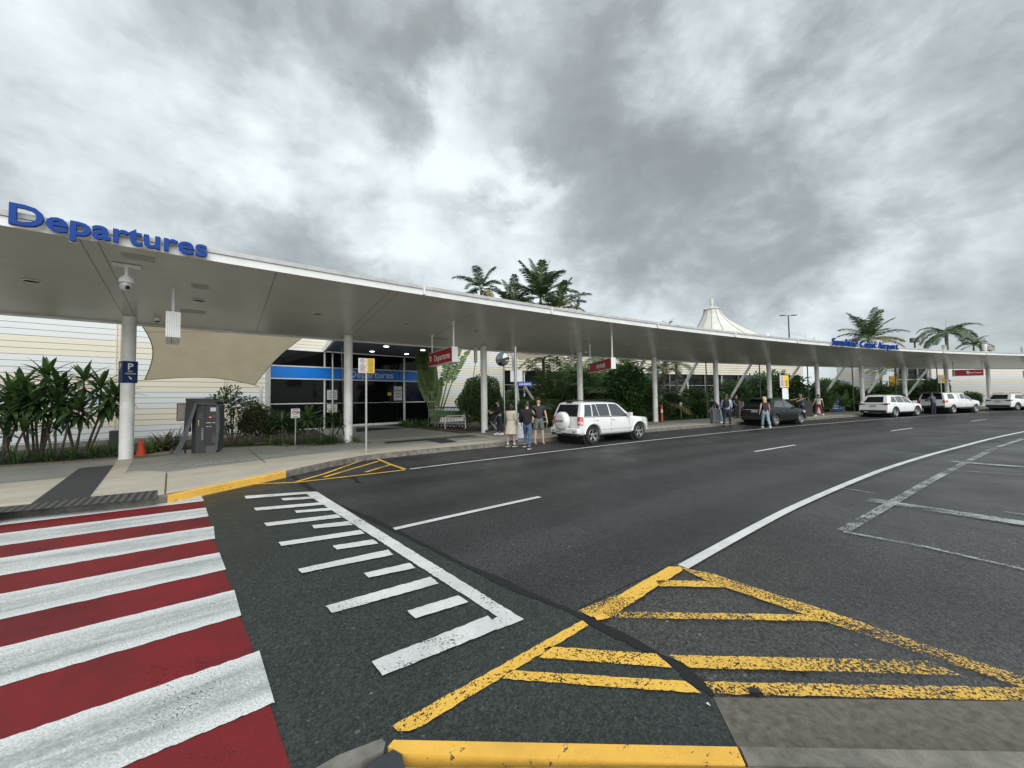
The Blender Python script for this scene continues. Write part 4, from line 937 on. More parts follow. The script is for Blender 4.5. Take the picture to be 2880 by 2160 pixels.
pl_ = thing('parking_sign_pole', 'grey pole near the kerb with a white and a yellow parking sign side by side', 'sign', (b.x, b.y, .15)); a = ang(7.4)-R(6)
m_ = MB(); m_.lathe([(.033, 0), (.033, top-.15-.02)], 12); m_.build('pole', M_steel, pl_, smooth=30)
M3 = Matrix.Rotation(a, 3, 'Z')
for sx, m, nm in ((-.123, M_retro, 'w'), (.123, M_ytext, 'y')):
    cc = M3 @ Vector((sx, -.045, top-.15-.235)); p_ = signface(pl_, cc, .242, .465, m, a)
    if nm == 'w':
        ringsym(p_, cc+Vector((0, 0, .14)), .07, a, M_signred); fr = Matrix.Translation(cc+M3 @ Vector((0, -.009, .11))) @ M3.to_4x4() @ frame((0, 0, 0), (1, 0, 0))
        text_mb('P', .09, fr, .001).build('symbol', M_black, p_); lines(p_, cc+Vector((0, 0, -.08)), .22, .24, 6, a, M_signred)
    else: lines(p_, cc, .225, .42, 11, a, mat('sign_print_brown', (.12, .08, .02), .6))
m_ = MB(); m_.box(M3 @ Vector((0, -.03, top-.15-.45)), (.10, .03, .03), M3); m_.build('clamp', M_black, pl_)
# second sign pole: back of a white panel and the car rental arrow
b = G(1453, 1236, .15); zt2 = AY(1456, 975, b.y).z
pl2 = thing('car_rental_sign_pole', 'grey pole behind the waiting group carrying a blue CAR RENTAL arrow sign', 'sign', (b.x, b.y, .15))
m_ = MB(); m_.lathe([(.05, 0), (.05, zt2-.15)], 12); m_.build('pole', M_steel, pl2, smooth=30)
def loc(px, py, Y_, root): return AY(px, py, Y_)-root.location
c1 = (loc(1435, 1043, b.y+.06, pl2)+loc(1470, 1073, b.y+.06, pl2))/2
signface(pl2, c1, .50, .45, M_retro, R(8), .01)
c2 = loc(1477, 1080, b.y-.08, pl2); p_ = signface(pl2, c2, .56, .17, mat('blue_arrow_sign', (.02, .06, .35), .4), R(14), .015)
fr = Matrix.Translation(c2) @ Matrix.Rotation(R(14), 4, 'Z') @ frame((0, -.0095, -.035), (1, 0, 0)); text_mb('CAR RENTAL', .085, fr, .001, .002, sx=1.0).build('lettering', M_white, p_)
# convex mirror
b = AY(1419, 1200, 22.0); zc = AY(1415, 1010, 22).z
cm = thing('convex_mirror', 'round convex mirror on a steel pole behind the clipped bush', 'mirror', (b.x, b.y, .13))
m_ = MB(); m_.lathe([(.05, 0), (.05, zc-.4)], 12); m_.build('pole', M_stainless, cm, smooth=30)
Mm = (Matrix.Rotation(R(-20), 3, 'Z') @ Matrix.Rotation(R(84), 3, 'X'))
m_ = MB(); m_.lathe([(.40, -.06), (.42, 0), (.40, .02)], 28, (-.07, 0, zc-.13), Mm); m_.build('rim', M_dgrey, cm, smooth=30)
m_ = MB(); m_.lathe([(.395, .015), (.3, .06), (.16, .1), (.0001, .12)], 28, (-.07, 0, zc-.13), Mm); m_.build('mirror_face', mat('mirror_face', (.25, .26, .27), .1, 1.0), cm, smooth=True)
# no smoking sign in the bed
b = G(830, 1251, .15); t_ = AY(833, 1150, b.y).z
ns = thing('no_smoking_sign', 'small white no smoking sign on a short grey post in front of the strappy plant', 'sign', (b.x, b.y, .13))
m_ = MB(); m_.tube([(0, 0, 0), (.02, 0, t_-.2)], .022, 10); m_.build('post', M_steel, ns, smooth=30)
a = R(28); M3 = Matrix.Rotation(a, 3, 'Z'); cc = Vector((.02, -.03, t_-.13-.17)); p_ = signface(ns, cc, .30, .36, M_retro, a)
ringsym(p_, cc+Vector((0, 0, .05)), .11, a, M_signred); m_ = MB(); m_.box(cc+M3 @ Vector((0, -.009, .05)), (.13, .002, .022), M3); m_.build('cigarette', M_black, p_); lines(p_, cc+Vector((0, 0, -.13)), .26, .07, 2, a, M_dgrey)
# traffic cone
b = G(396, 1282, .15); cn = thing('traffic_cone', 'orange traffic cone standing beside the first column', 'traffic cone', (b.x, b.y, .152))
M_cone = mat('orange_plastic', (.72, .07, .02), .5, var=.12, scale=6)
m_ = MB(); m_.lathe([(.125, .0), (.12, .03), (.035, .50), (.022, .51), (.0001, .512)], 22); m_.build('cone_body', M_cone, cn, smooth=50)
m_ = MB(); m_.box((0, 0, .012), (.30, .30, .025), Matrix.Rotation(.5, 3, 'Z')); m_.build('cone_base', M_cone, cn)
# pay station
b0 = G(562, 1300, .15); b0 = AY(574, 1290, 13.0); b0.z = .15
ps = thing('pay_station', 'grey parking pay station with a drooping cover, beside the orange cone', 'pay station', b0, R(20)); ps.scale = (.80, .9, 1.16)
M_ps = mat('pay_station_grey', (.032, .035, .035), .6, var=.1, scale=5); M_ps2 = mat('pay_station_cover', (.075, .088, .095), .6, var=.25, scale=5)
Hh = 1.42
m_ = MB(); m_.prism([(-.40, .28), (-.40, -.10), (-.22, -.22), (.10, -.22), (.10, .28)][::-1], 0, Hh); m_.build('cabinet', M_ps, ps)
m_ = MB(); m_.prism([(.10, -.205), (.47, -.205), (.47, .28), (.10, .28)], .2, Hh-.06); m_.build('front_panel', M_black, ps)
m_ = MB(); m_.prism([(.10, -.19), (.47, -.19), (.47, .28), (.10, .28)], 0, .2); m_.build('plinth', M_dgrey, ps)
m_ = MB(); m_.box((-.15, -.222, .28), (.62, .006, .02)); m_.build('panel_joint', M_black, ps)
for (x, z, ww, hh, mm) in [(.27, 1.02, .08, .025, mat('red_light', (.5, .05, .05), .4, emis=(1, .2, .15), es=.5)), (.17, .86, .09, .014, M_white2), (.26, .86, .09, .014, M_white2), (.17, .75, .09, .012, M_white2), (.27, .75, .07, .012, M_white2), (.40, .86, .09, .016, M_white2), (.40, 1.04, .07, .07, M_dgrey), (.37, 1.24, .2, .11, M_retro), (.40, .55, .08, .02, M_dgrey), (.40, .4, .1, .22, mat('paper_bin', (.05, .055, .04), .4))]:
    m_ = MB(); m_.box((x, -.211, z), (ww, .008, hh)); m_.build('control', mm, ps)
for i in range(4): m_ = MB(); m_.box((-.13+.01*(i % 2), -.228, .80+.035*i*1.2), (.035, .004, .028)); m_.build('sticker', mat('yellow_sticker', (.6, .5, .2), .5) if i < 3 else M_white2, ps)
m_ = MB(); m_.box((-.05, -.226, 1.06), (.11, .012, .12)); m_.build('coin_slot_plate', M_dgrey, ps); m_ = MB(); m_.box((-.05, -.234, 1.05), (.05, .008, .06)); m_.build('coin_slot', M_black, ps)
fr = Matrix.Translation((.04, -.226, .55)) @ frame((0, 0, 0), (0, 0, 1), up=(-1, 0, 0)); text_mb('SKIDATA', .085, fr, .001).build('lettering', M_steel, ps)
# cover: gable side panel, sloping flap, roof slab with rolled edge
m_ = MB(); m_.prism([(-.62, -.2), (-.24, -.28), (-.24, -.24), (-.58, .3)], 0, 0.02)
m_ = MB(); m_.add([(-.58, -.18, 1.56), (-.20, -.30, 1.47), (-.46, -.34, .72), (-.60, -.30, .60), (-.58, .34, 1.56), (-.60, .34, .60)], [(0, 1, 2, 3), (0, 3, 5, 4)])
m_.add([(-.57, -.17, 1.555), (-.19, -.28, 1.465), (-.45, -.32, .72), (-.59, -.28, .60)], [(3, 2, 1, 0)]); m_.build('cover_side', M_ps, ps)
m_ = MB(); A_ = [Vector((-.22, -.31, 1.46)), Vector((-.13, -.31, 1.44)), Vector((-.50, -.36, .35)), Vector((-.68, -.34, .03)), Vector((-.92, -.34, .03)), Vector((-.62, -.36, .45))]
m_.add(A_+[v+Vector((0, .02, 0)) for v in A_], [(0, 5, 2, 1), (5, 4, 3, 2), (6, 7, 8, 11), (11, 8, 9, 10), (0, 6, 11, 5), (5, 11, 10, 4), (1, 2, 8, 7), (2, 3, 9, 8), (0, 1, 7, 6), (3, 4, 10, 9)]); m_.build('cover_flap', M_ps2, ps)
m_ = MB(); m_.add([(-.60, -.18, 1.565), (-.2, -.30, 1.49), (.05, -.30, 1.55), (.50, -.30, 1.47), (.56, .30, 1.45), (.05, .34, 1.57), (-.6, .34, 1.575), (.05, -.3, 1.43), (-.2, -.3, 1.42), (.5, -.3, 1.40), (.56, .3, 1.38), (-.6, .34, 1.5), (-.6, -.18, 1.5)], [(0, 1, 2, 5, 6), (2, 3, 4, 5), (1, 8, 7, 2), (2, 7, 9, 3), (3, 9, 10, 4), (12, 8, 1, 0), (6, 11, 12, 0)]); m_.build('cover_roof', M_ps, ps)
m_ = MB(); m_.tube([(-.10, -.31, 1.42), (.52, -.30, 1.39)], .035, 10); m_.build('rolled_blind', M_ps2, ps, smooth=True)
m_ = MB(); m_.lathe([(.05, 0), (.05, .05)], 12, (-.15, -.28, 1.42), Matrix.Rotation(R(90), 3, 'X')); m_.build('blind_cap', M_black, ps)
m_ = MB(); m_.add([(.48, -.26, 1.40), (.58, -.24, 1.36), (.60, -.22, .7), (.52, -.2, .05), (.44, -.22, .05), (.48, -.24, .7), (.58, .3, 1.36), (.6, .3, .7), (.54, .3, .05)], [(0, 5, 2, 1), (5, 4, 3, 2), (1, 2, 7, 6), (2, 3, 8, 7)]); m_.build('cover_edge', M_ps2, ps)
m_ = MB(); m_.box((-.78, -.0, 1.18), (.36, .03, .5)); m_.build('rate_board', M_black, ps); m_ = MB(); m_.box((-.77, -.018, 1.18), (.31, .006, .44)); m_.build('rate_sheet', mat('faded_rate_sheet', (.25, .22, .20), .6, var=.2, scale=30), ps)
m_ = MB(); m_.box((-.66, .02, .5), (.05, .04, 1.0)); m_.build('board_post', M_black, ps)
# low grey utility cabinet behind the first column
b = AY(335, 1240, 15.3); m_ = MB(); m_.prism([(b.x-.25, b.y-.15), (b.x+.3, b.y+.1), (b.x+.1, b.y+.5), (b.x-.45, b.y+.2)], .12, .78); m_.build('utility_cabinet', M_dgrey, world=True, label='low dark grey cabinet just left of the first column base', cat='cabinet')
# planter edges (timber/concrete kerbing of the beds)
def edging(pts, label):
    m_ = MB()
    for a, b in zip(pts, pts[1:]): m_.beam(Vector((a.x, a.y, .155)), Vector((b.x, b.y, .155)), .07, .09)
    m_.build('bed_edging', mat('weathered_edging', (.13, .105, .08), .8, var=.3, scale=4), world=True, label=label, cat='edging')
e_ = lambda px, py: G(px, py, .17)
edging([e_(-60, 1318), e_(0, 1312), e_(180, 1301), e_(339, 1288)], 'concrete edging along the bed left of the first column')
edging([e_(380, 1288), e_(478, 1278), e_(485, 1262)], 'short edging behind the orange cone')
edging([e_(620, 1253), e_(775, 1243), e_(812, 1256), e_(972, 1243)], 'edging of the bed from the pay station to the second column')
edging([e_(990, 1237), e_(1040, 1248)], 'stub of edging right of the second column base')
edging([k3(560, 1330)+Vector((0, 0, 0)), k3(880, 1362), k3(975, 1352)], 'brown edging in front of the luggage trolleys')
edging([k3(1035, 1350), k3(1150, 1340), k3(1240, 1330)], 'brown edging right of the third column base')
# red and white bollard
b = G(1862, 1187, .15); bo = thing('bollard', 'slim red bollard with a white band at the foot of the fifth column', 'bollard', (b.x, b.y, .15))
m_ = MB(); m_.lathe([(.08, .03), (.065, .06), (.065, 1.1), (.03, 1.14), (.0001, 1.145)], 14); m_.build('post', mat('red_plastic', (.50, .04, .03), .45), bo, smooth=40)
m_ = MB(); m_.lathe([(.068, .62), (.068, .84)], 14); m_.build('white_band', M_white, bo, smooth=30); m_ = MB(); m_.lathe([(.15, 0), (.13, .04), (.08, .045)], 14); m_.build('base', M_black, bo)
# small garden signs on stakes
def stake(px, pyb, pyt, Y_, w_, h_, label, m=M_retro, gz=.15):
    b = AY(px, pyb, Y_) if Y_ else G(px, pyb, gz); t_ = AY(px, pyt, b.y).z; o = thing('stake_sign', label, 'sign', (b.x, b.y, gz))
    m_ = MB(); m_.lathe([(.022, 0), (.022, t_-gz)], 8); m_.build('stake', M_steel, o)
    m_ = MB(); m_.box((0, -.03, t_-gz-h_/2), (w_, .012, h_), Matrix.Rotation(R(20), 3, 'Z')); p_ = m_.build('panel', m, o); lines(p_, (0, -.03, t_-gz-h_/2), w_, h_*.8, 3, R(20), M_dgrey); return o
stake(1916, 1178, 1132, None, .22, .30, 'small white sign on a stake right of the red bollard')
stake(2386, 1150, 1113, None, .30, .42, 'small white sign on a stake beside the blue directory board')
# second double parking sign
def dbl(px, pyb, Y_, pyt, label, extra=True):
    b = AY(px, pyb, Y_); t_ = AY(px, pyt, Y_).z; o = thing('parking_sign_pole', label, 'sign', (b.x, b.y, .15)); a = ang(SD(b)[0])-R(6); M3 = Matrix.Rotation(a, 3, 'Z')
    m_ = MB(); m_.lathe([(.035, 0), (.035, t_-.17)], 8); m_.build('pole', M_steel, o)
    for sx, m in ((-.2, M_retro), (.2, M_ytext)):
        cc = M3 @ Vector((sx, -.05, t_-.15-.38)); p_ = signface(o, cc, .39, .76, m, a); lines(p_, cc+Vector((0, 0, -.1)), .34, .4, 5, a, M_signred if sx < 0 else M_dgrey)
        if sx < 0: ringsym(p_, cc+Vector((0, 0, .22)), .11, a, M_signred)
    if extra: signface(o, M3 @ Vector((.05, -.05, t_-.15-1.15)), .55, .7, M_white2, a)
dbl(2206, 1130, 24.3, 1056, 'white and yellow parking sign on a pole above the black car')
dbl(2650, 1140, 37.0, 1055, 'white and yellow parking sign in front of the column behind the utility vehicle', False)
# blue directory board
b = G(2353, 1158, .15); bd = thing('directory_board', 'low blue directory board with white lines of writing in the garden', 'sign', (b.x, b.y, .15), ang(SD(b)[0])-R(10))
m_ = MB(); m_.box((0, 0, .72), (1.5, .08, 1.3)); f_ = m_.build('panel', mat('blue_directory', (.015, .07, .25), .45), bd)
for x in (-.77, .77): m_ = MB(); m_.box((x, 0, .72), (.06, .12, 1.44)); m_.build('post', M_steel, bd)
for i in range(5):
    for x, w_ in ((-.5, .16), (-.05, .55), (.48, .18)):
        m_ = MB(); m_.box((x, -.043, 1.22-.22*i), (w_, .006, .07)); m_.build('writing', M_white, f_)
# grey litter pillar beside the backpack man
b = AY(2077, 1170, 28.6); m_ = MB(); m_.box((b.x, b.y, .72), (.38, .34, 1.15), Matrix.Rotation(.5, 3, 'Z')); lp = thing('litter_bin', 'tall slim dark bin with a pale edge behind the man in the blue shirt', 'bin', (b.x, b.y, .15))
m_.build('body', M_dgrey, lp, world=True); m_ = MB(); m_.box((b.x+.2, b.y-.1, .75), (.06, .3, 1.2), Matrix.Rotation(.5, 3, 'Z')); m_.build('edge_plate', M_steel, lp, world=True)
# striped bench seen behind the group
bc = G(1496, 1212, .15); bn = thing('slatted_bench', 'white slatted metal bench behind the man in the dark T-shirt', 'bench', bc, ang(14.6))
for i in range(6): m_ = MB(); m_.box((0, .25+.0*i, .52+.075*i), (1.7, .02, .045)); m_.build('back_slat', M_white, bn)
for i in range(5): m_ = MB(); m_.box((0, -.2+.09*i, .45), (1.7, .06, .02)); m_.build('seat_slat', M_white, bn)
for x in (-.8, .8):
    m_ = MB(); m_.tube([(x, -.22, 0), (x, -.22, .62), (x, -.1, .68), (x, .26, .66), (x, .26, 0)], .025, 8); m_.build('arm_frame', M_stainless, bn, smooth=True)
# luggage trolleys nested in a row
M_tr = mat('trolley_metal', (.34, .35, .33), .4, .5, var=.15, scale=9); M_trg = mat('trolley_green_panel', (.09, .20, .06), .5, var=.3, scale=6); M_tru = mat('trolley_handle', (.02, .03, .05), .5)
def make_trolley(label, pos, rz, grp):
    t = thing('luggage_trolley', label, 'luggage trolley', pos, rz, grp)
    m_ = MB()
    for y in (-.28, .28):
        m_.tube([(-.35, y, .22), (-.30, y, .6), (-.32, y, 1.0)], .014, 6); m_.tube([(-.35, y, .2), (.45, y*.75, .17)], .016, 6)
    m_.tube([(-.3, -.28, .62), (-.3, .28, .62)], .01, 6); m_.tube([(-.33, -.28, .9), (-.33, .28, .9)], .01, 6); m_.tube([(.45, -.21, .17), (.5, 0, .17), (.45, .21, .17)], .014, 6)
    m_.build('frame', M_tr, t, smooth=True)
    m_ = MB(); m_.box((-.32, 0, .68), (.012, .46, .34)); m_.build('panel', M_trg, t)
    m_ = MB(); m_.tube([(-.36, -.30, 1.0), (-.40, 0, 1.03), (-.36, .30, 1.0)], .024, 7); m_.build('handle', M_tru, t, smooth=True)
    m_ = MB(); m_.box((.05, 0, .21), (.78, .42, .015)); m_.build('deck', M_tr, t)
    for x, y in ((-.33, -.27), (-.33, .27), (.40, 0)):
        m_ = MB(); m_.lathe([(.05, -.02), (.075, -.018), (.075, .018), (.05, .02)], 14, (x, y, .078), Matrix.Rotation(R(90), 3, 'X')); wv = m_.build('wheel', M_black, t, smooth=30)
        m_ = MB(); m_.lathe([(.05, -.022), (.05, .022)], 12, (x, y, .078), Matrix.Rotation(R(90), 3, 'X')); m_.build('wheel_cover', M_white2, wv, smooth=30)
    return t
ta, tb2 = G(1226, 1200, .15), G(1300, 1203, .15); td = (tb2-ta); rz_ = R(-48)
tt = make_trolley('luggage trolley at the left end of the nested row, its green panel bare', ta, rz_, 'luggage trolleys nested in a row')
tt.scale = (1.1, 1.1, 1.18)
for i in range(1, 8):
    lab = ['', 'luggage trolley second from the left in the nested row', 'luggage trolley third from the left in the nested row', 'luggage trolley fourth from the left in the nested row', 'luggage trolley fourth from the right in the nested row', 'luggage trolley third from the right in the nested row', 'luggage trolley second from the right in the nested row', 'luggage trolley at the right end of the nested row, nearest the tie rod'][i]
    copy_tree(tt, loc=ta+td*(.28+(i-1)*.12), label=lab)
m_ = MB(); o1 = G(1252, 1206, .15); o2 = G(1309, 1206, .15)
m_.tube([Vector((o1.x, o1.y, .15)), Vector((o1.x, o1.y, .78)), Vector((o1.x+.1, o1.y+.03, .88)), Vector((o2.x-.1, o2.y-.03, .9)), Vector((o2.x, o2.y, .8)), Vector((o2.x, o2.y, .15))], .024, 8)
m_.build('guard_rail', M_white2, world=True, smooth=True, label='bent white tubular rail in front of the nested trolleys', cat='rail')
# stone with white flowers pot left of the dark-clothed woman
b = G(1398, 1206, .15); sb = thing('stone_planter', 'low stone block with small white ornament behind the dark-clothed woman', 'planter', (b.x, b.y, .13))
m_ = MB(); m_.box((0, .3, .15), (.62, .4, .32), Matrix.Rotation(.5, 3, 'Z')); m_.build('block', M_kerb, sb); m_ = MB(); m_.lathe([(.2, .31), (.16, .36), (.03, .40), (.03, .5), (.0001, .51)], 10, (0, .3, 0)); m_.build('ornament', M_white, sb, smooth=True)
# tall lamp with two heads, floodlights
t_ = AY(2217, 887, 75); lm = thing('lamp_post', 'grey double-headed lamp post rising behind the canopy right of the tent', 'lamp post', (t_.x, t_.y, 0))
m_ = MB(); m_.lathe([(.2, 0), (.11, t_.z)], 10); m_.build('pole', M_dgrey, lm, smooth=30)
for sg in (-1, 1):
    m_ = MB(); m_.beam((sg*.1, 0, t_.z), (sg*.9, 0, t_.z+.05), .1, .1); m_.box((sg*1.15, 0, t_.z+.02), (.9, .45, .14)); m_.build('lamp_head', M_dgrey, lm)
for px, py, Y_, lb in [(2572, 957, 70, 'boxy floodlight on a short mast left of the far right palm'), (2757, 958, 72, 'boxy floodlight on a mast behind the fronds of the far right palm'), (2783, 980, 72, 'lowest boxy floodlight, right of the far right palm')]:
    t_ = AY(px, py, Y_); fl = thing('floodlight', lb, 'floodlight', (t_.x, t_.y, 0)); m_ = MB(); m_.lathe([(.15, 0), (.12, t_.z-.4)], 8); m_.build('mast', M_dgrey, fl)
    m_ = MB(); m_.box((0, 0, t_.z), (1.35, .5, .8)); m_.build('lamp_head', M_dgrey, fl); m_ = MB(); m_.box((0, -.26, t_.z), (1.2, .02, .65)); m_.build('lens', M_lens, fl)
# ================================================================ vehicles
M_cw = mat('white_car_paint', (.70, .71, .70), .22, coat=.8, spec=.5)
M_cw2 = mat('pearl_white_paint', (.72, .73, .73), .22, coat=.8)
M_cb = mat('black_car_paint', (.008, .010, .012), .22, coat=.12, spec=.22)
M_win = mat('car_window_glass', (.012, .014, .016), .05, spec=.7)
M_win2 = mat('car_side_glass', (.05, .058, .064), .06, spec=.8)
M_tyre = mat('tyre_rubber', (.018, .018, .018), .75, var=.3, scale=20)
M_rim = mat('alloy_rim', (.45, .45, .44), .25, .85); M_trim = mat('black_trim', (.02, .02, .021), .5)
M_tail = mat('red_tail_lamp', (.45, .015, .015), .12, coat=.8); M_tail2 = mat('clear_tail_lamp', (.55, .50, .48), .15, coat=.8); M_taild = mat('dark_tail_lamp', (.12, .01, .012), .15, coat=.8)
M_plate = mat('number_plate', (.55, .56, .56), .45); M_chrome = mat('chrome', (.6, .6, .6), .12, 1.0); M_under = mat('underbody', (.01, .01, .01), .9)
class Car:
    def __init__(s, label, pos, rz, c, paint):
        s.t = thing('parked_car' if not c.get('ute') else 'utility_vehicle', label, c.get('cat', 'car'), pos, rz, c.get('grp', 'vehicles stopped along the kerb')); s.c = c; s.paint = paint
        W_, H_ = c['w']/2, c['h']; zb = c['zb']; st = c['st']
        # station: (x_low, x_belt, x_top, width factor, belt z, top z, top width factor)
        mb = MB(); rows = []
        for (xl, xb, xt, wf, zs, zt_, wt, zbo) in st:
            w = W_*wf; wtt = W_*wt
            pts = [(0, zbo), (w*.80, zbo), (w*.955, zbo+.07), (w*.99, zbo+.20), (w, zbo+(zs-zbo)*.55), (w*.985, zs-.10), (w*.965, zs-.015), (w*.945, zs+.015)]
            if zt_-zs > .2: pts += [((w*.945+wtt)/2+.012, (zs+zt_)/2), (wtt, zt_-.09), (wtt*.93, zt_-.03), (wtt*.6, zt_), (0, zt_+.012)]
            else: pts += [(w*.92, zs+(zt_-zs)*.5), (wtt, zt_-.02), (wtt*.8, zt_-.006), (wtt*.5, zt_), (0, zt_+.006)]
            def X(z):
                if z <= zs: return xl+(xb-xl)*max(0, (z-zbo)/(zs-zbo))**1.3
                return xb+(xt-xb)*(z-zs)/max(.01, zt_-zs)
            half = [Vector((X(z), -y, z)) for y, z in pts]
            rows.append([Vector((p.x, -p.y, p.z)) for p in half[:0:-1]][::1] + half if False else half+[Vector((p.x, -p.y, p.z)) for p in half[-2:0:-1]])
        n = len(rows[0]); vs = [p for r in rows for p in r]; k = len(pts)
        fs = [(i*n+j, (i+1)*n+j, (i+1)*n+(j+1) % n, i*n+(j+1) % n) for i in range(len(rows)-1) for j in range(n)]
        def cap(o, flip):
            out = []
            for j in range(k-1):
                a, b = j, j+1; c_, d = (n-j) % n, (n-j-1) % n
                q = [o+a, o+b, o+d, o+c_]; q = [v for i_, v in enumerate(q) if v not in q[:i_]]
                out.append(tuple(q if not flip else q[::-1]))
            return out
        mb.add(vs, fs+cap(0, False)+cap((len(rows)-1)*n, True))
        me = mb.data('body', paint)
        bm = bmesh.new(); bm.from_mesh(me); bmesh.ops.recalc_face_normals(bm, faces=bm.faces); bm.to_mesh(me); bm.free()
        o = bpy.data.objects.new('tmp', me); COL.objects.link(o); md = o.modifiers.new('s', 'SUBSURF'); md.levels = 2; md.render_levels = 2
        me2 = evalmesh(o); bpy.data.meshes.remove(me)
        s.bvh = BVHTree.FromPolygons([v.co[:] for v in me2.vertices], [tuple(p.vertices) for p in me2.polygons])
        # cut the wheel arches
        o = bpy.data.objects.new('tmp', me2); COL.objects.link(o); r = c['r']; cut = MB()
        for x in c['ax']:
            for sg in (-1, 1): cut.lathe([(r+c.get('gap', .055), -.28), (r+c.get('gap', .055), .5)], 40, (x, sg*(W_-.02), r), Matrix.Rotation(R(-90*sg), 3, 'X'))
        cm_ = cut.data('cut', paint); co_ = bpy.data.objects.new('cut', cm_); COL.objects.link(co_)
        md = o.modifiers.new('b', 'BOOLEAN'); md.operation = 'DIFFERENCE'; md.object = co_; md.solver = 'EXACT'
        me3 = evalmesh(o); bpy.data.objects.remove(co_)
        if len(me3.polygons) < 200: me3 = me2
        if len(me3.materials) == 0: me3.materials.append(paint)
        soft(me3, 38); s.body = link('body', me3, s.t)
        for x in c['ax']:
            for sg in (-1, 1): s.wheel(x, sg)
        m_ = MB()
        for x in c['ax']:
            m_.lathe([(r+.10, -W_+.12), (r+.10, W_-.12)], 28, (x, 0, r), Matrix.Rotation(R(90), 3, 'X'))
        m_.box((sum(c['ax'])/2, 0, c['zb']+.03), (c['ax'][1]-c['ax'][0], W_*1.5, .12)); m_.build('wheel_well', M_under, s.t)
    def wheel(s, x, sg):
        c = s.c; r = c['r']; W_ = c['w']/2; M = Matrix.Rotation(R(-90*sg), 3, 'X'); cy = (x, sg*(W_-.13), r); hw = .115
        m_ = MB(); m_.lathe([(r*.66, -hw), (r*.9, -hw), (r*.985, -hw*.75), (r, -hw*.3), (r, hw*.3), (r*.985, hw*.75), (r*.9, hw), (r*.66, hw*.95), (r*.64, hw*.3)], 36, cy, M, False)
        wh = m_.build('wheel', M_tyre, s.t, smooth=35)
        m_ = MB(); m_.lathe([(r*.67, hw*.9), (r*.645, hw*.98), (r*.60, hw*.7), (r*.60, -hw*.3)], 36, cy, M, False)
        nsp = c.get('spokes', 5)
        for k_ in range(nsp):
            a = 2*math.pi*k_/nsp+.3
            for da in ((-.17, .17) if c.get('dbl') else (0,)):
                m2 = M @ Matrix.Rotation(a, 3, 'Z'); w_ = c.get('spw', .12)
                p0 = Vector((r*.12, math.sin(da)*r*.1, hw*.55)); p1 = Vector((r*.61, math.sin(da)*r*.6, hw*.75)); y0, y1 = w_*r*.9, w_*r*1.25
                vs = []
                for p, y in ((p0, y0), (p1, y1)):
                    for dy in (-y, y):
                        for dz in (0, -.025): vs.append(Vector(cy)+m2 @ Vector((p.x, p.y+dy, p.z+dz)))
                m_.add(vs, [(0, 4, 6, 2), (1, 3, 7, 5), (0, 1, 5, 4), (2, 6, 7, 3)])
        m_.lathe([(r*.20, hw*.45), (r*.18, hw*.75), (r*.06, hw*.82), (.0001, hw*.82)], 16, cy, M)
        m_.build('rim', M_rim, wh, smooth=30)
        m_ = MB(); m_.lathe([(r*.62, -.03), (.0001, -.03)], 24, cy, M); m_.build('brake_disc', M_trim, wh)
    def panel(s, name, m, quad, axis, off=.006, n=8, parent=None, k=None, sg=-1):
        """quad of 4 corners (clockwise) in (x,z) for axis 'y' or (y,z) for 'x' (rear) / 'f' (front) or (x,y) for 'z', draped onto the body"""
        rows = []; A, B, C_, D = [Vector((*q, 0)) for q in quad]; k = k or n; bad = 0
        for i in range(n+1):
            row = []
            for j in range(k+1):
                p = A.lerp(B, i/n).lerp(D.lerp(C_, i/n), j/k)
                if axis == 'y': o, d = Vector((p.x, sg*3, p.y)), Vector((0, -sg, 0))
                elif axis == 'x': o, d = Vector((-5, p.x, p.y)), Vector((1, 0, 0))
                elif axis == 'f': o, d = Vector((5, p.x, p.y)), Vector((-1, 0, 0))
                else: o, d = Vector((p.x, p.y, 4)), Vector((0, 0, -1))
                h = s.bvh.ray_cast(o, d)
                if h[0] is None: bad += 1; row.append(None); continue
                nn = h[1] if h[1].dot(d) < 0 else -h[1]
                row.append(h[0]+nn*off)
            rows.append(row)
        if bad:
            rows = [[c_ for c_ in r] for r in rows if all(q is not None for q in r)]
            if len(rows) < 2: return None
        m_ = MB(); m_.grid(rows)
        # make normals face outward
        o = m_.build(name, m, parent or s.t, smooth=True); return o
    def sides(s, name, m, quad, off=.006, n=8, k=None, parent=None, **kw):
        for sg in (-1, 1): s.panel(name, m, quad, 'y', off, n, parent, k, sg)
    def seams(s, xs, z0, z1, w_=.012):
        for x in xs: s.sides('door_seam', M_trim, [(x, z0), (x+w_, z0), (x+w_, z1), (x, z1)], .003, 1, 10)
    def mirror(s, x, z):
        W_ = s.c['w']/2
        for sg in (-1, 1):
            m_ = MB(); m_.box((x, sg*(W_+.09), z+.05), (.12, .2, .15)); m_.box((x+.03, sg*(W_+.0), z+.0), (.05, .12, .05)); m_.build('wing_mirror', s.paint if s.c.get('mirp', 1) else M_trim, s.t)
    def plate(s, txt, z, y=0, w_=.37, xx=None):
        h = s.bvh.ray_cast(Vector((-5, y, z)), Vector((1, 0, 0)))[0]; x = (h.x if h else s.c['st'][0][0])-.025 if xx is None else xx
        m_ = MB(); m_.box((x, y, z), (.02, w_, .13)); p_ = m_.build('number_plate', M_plate, s.t)
        text_mb(txt, .11, frame((x-.012, y, z-.038), (0, -1, 0)), .001, .002).build('plate_lettering', M_dgrey, p_)
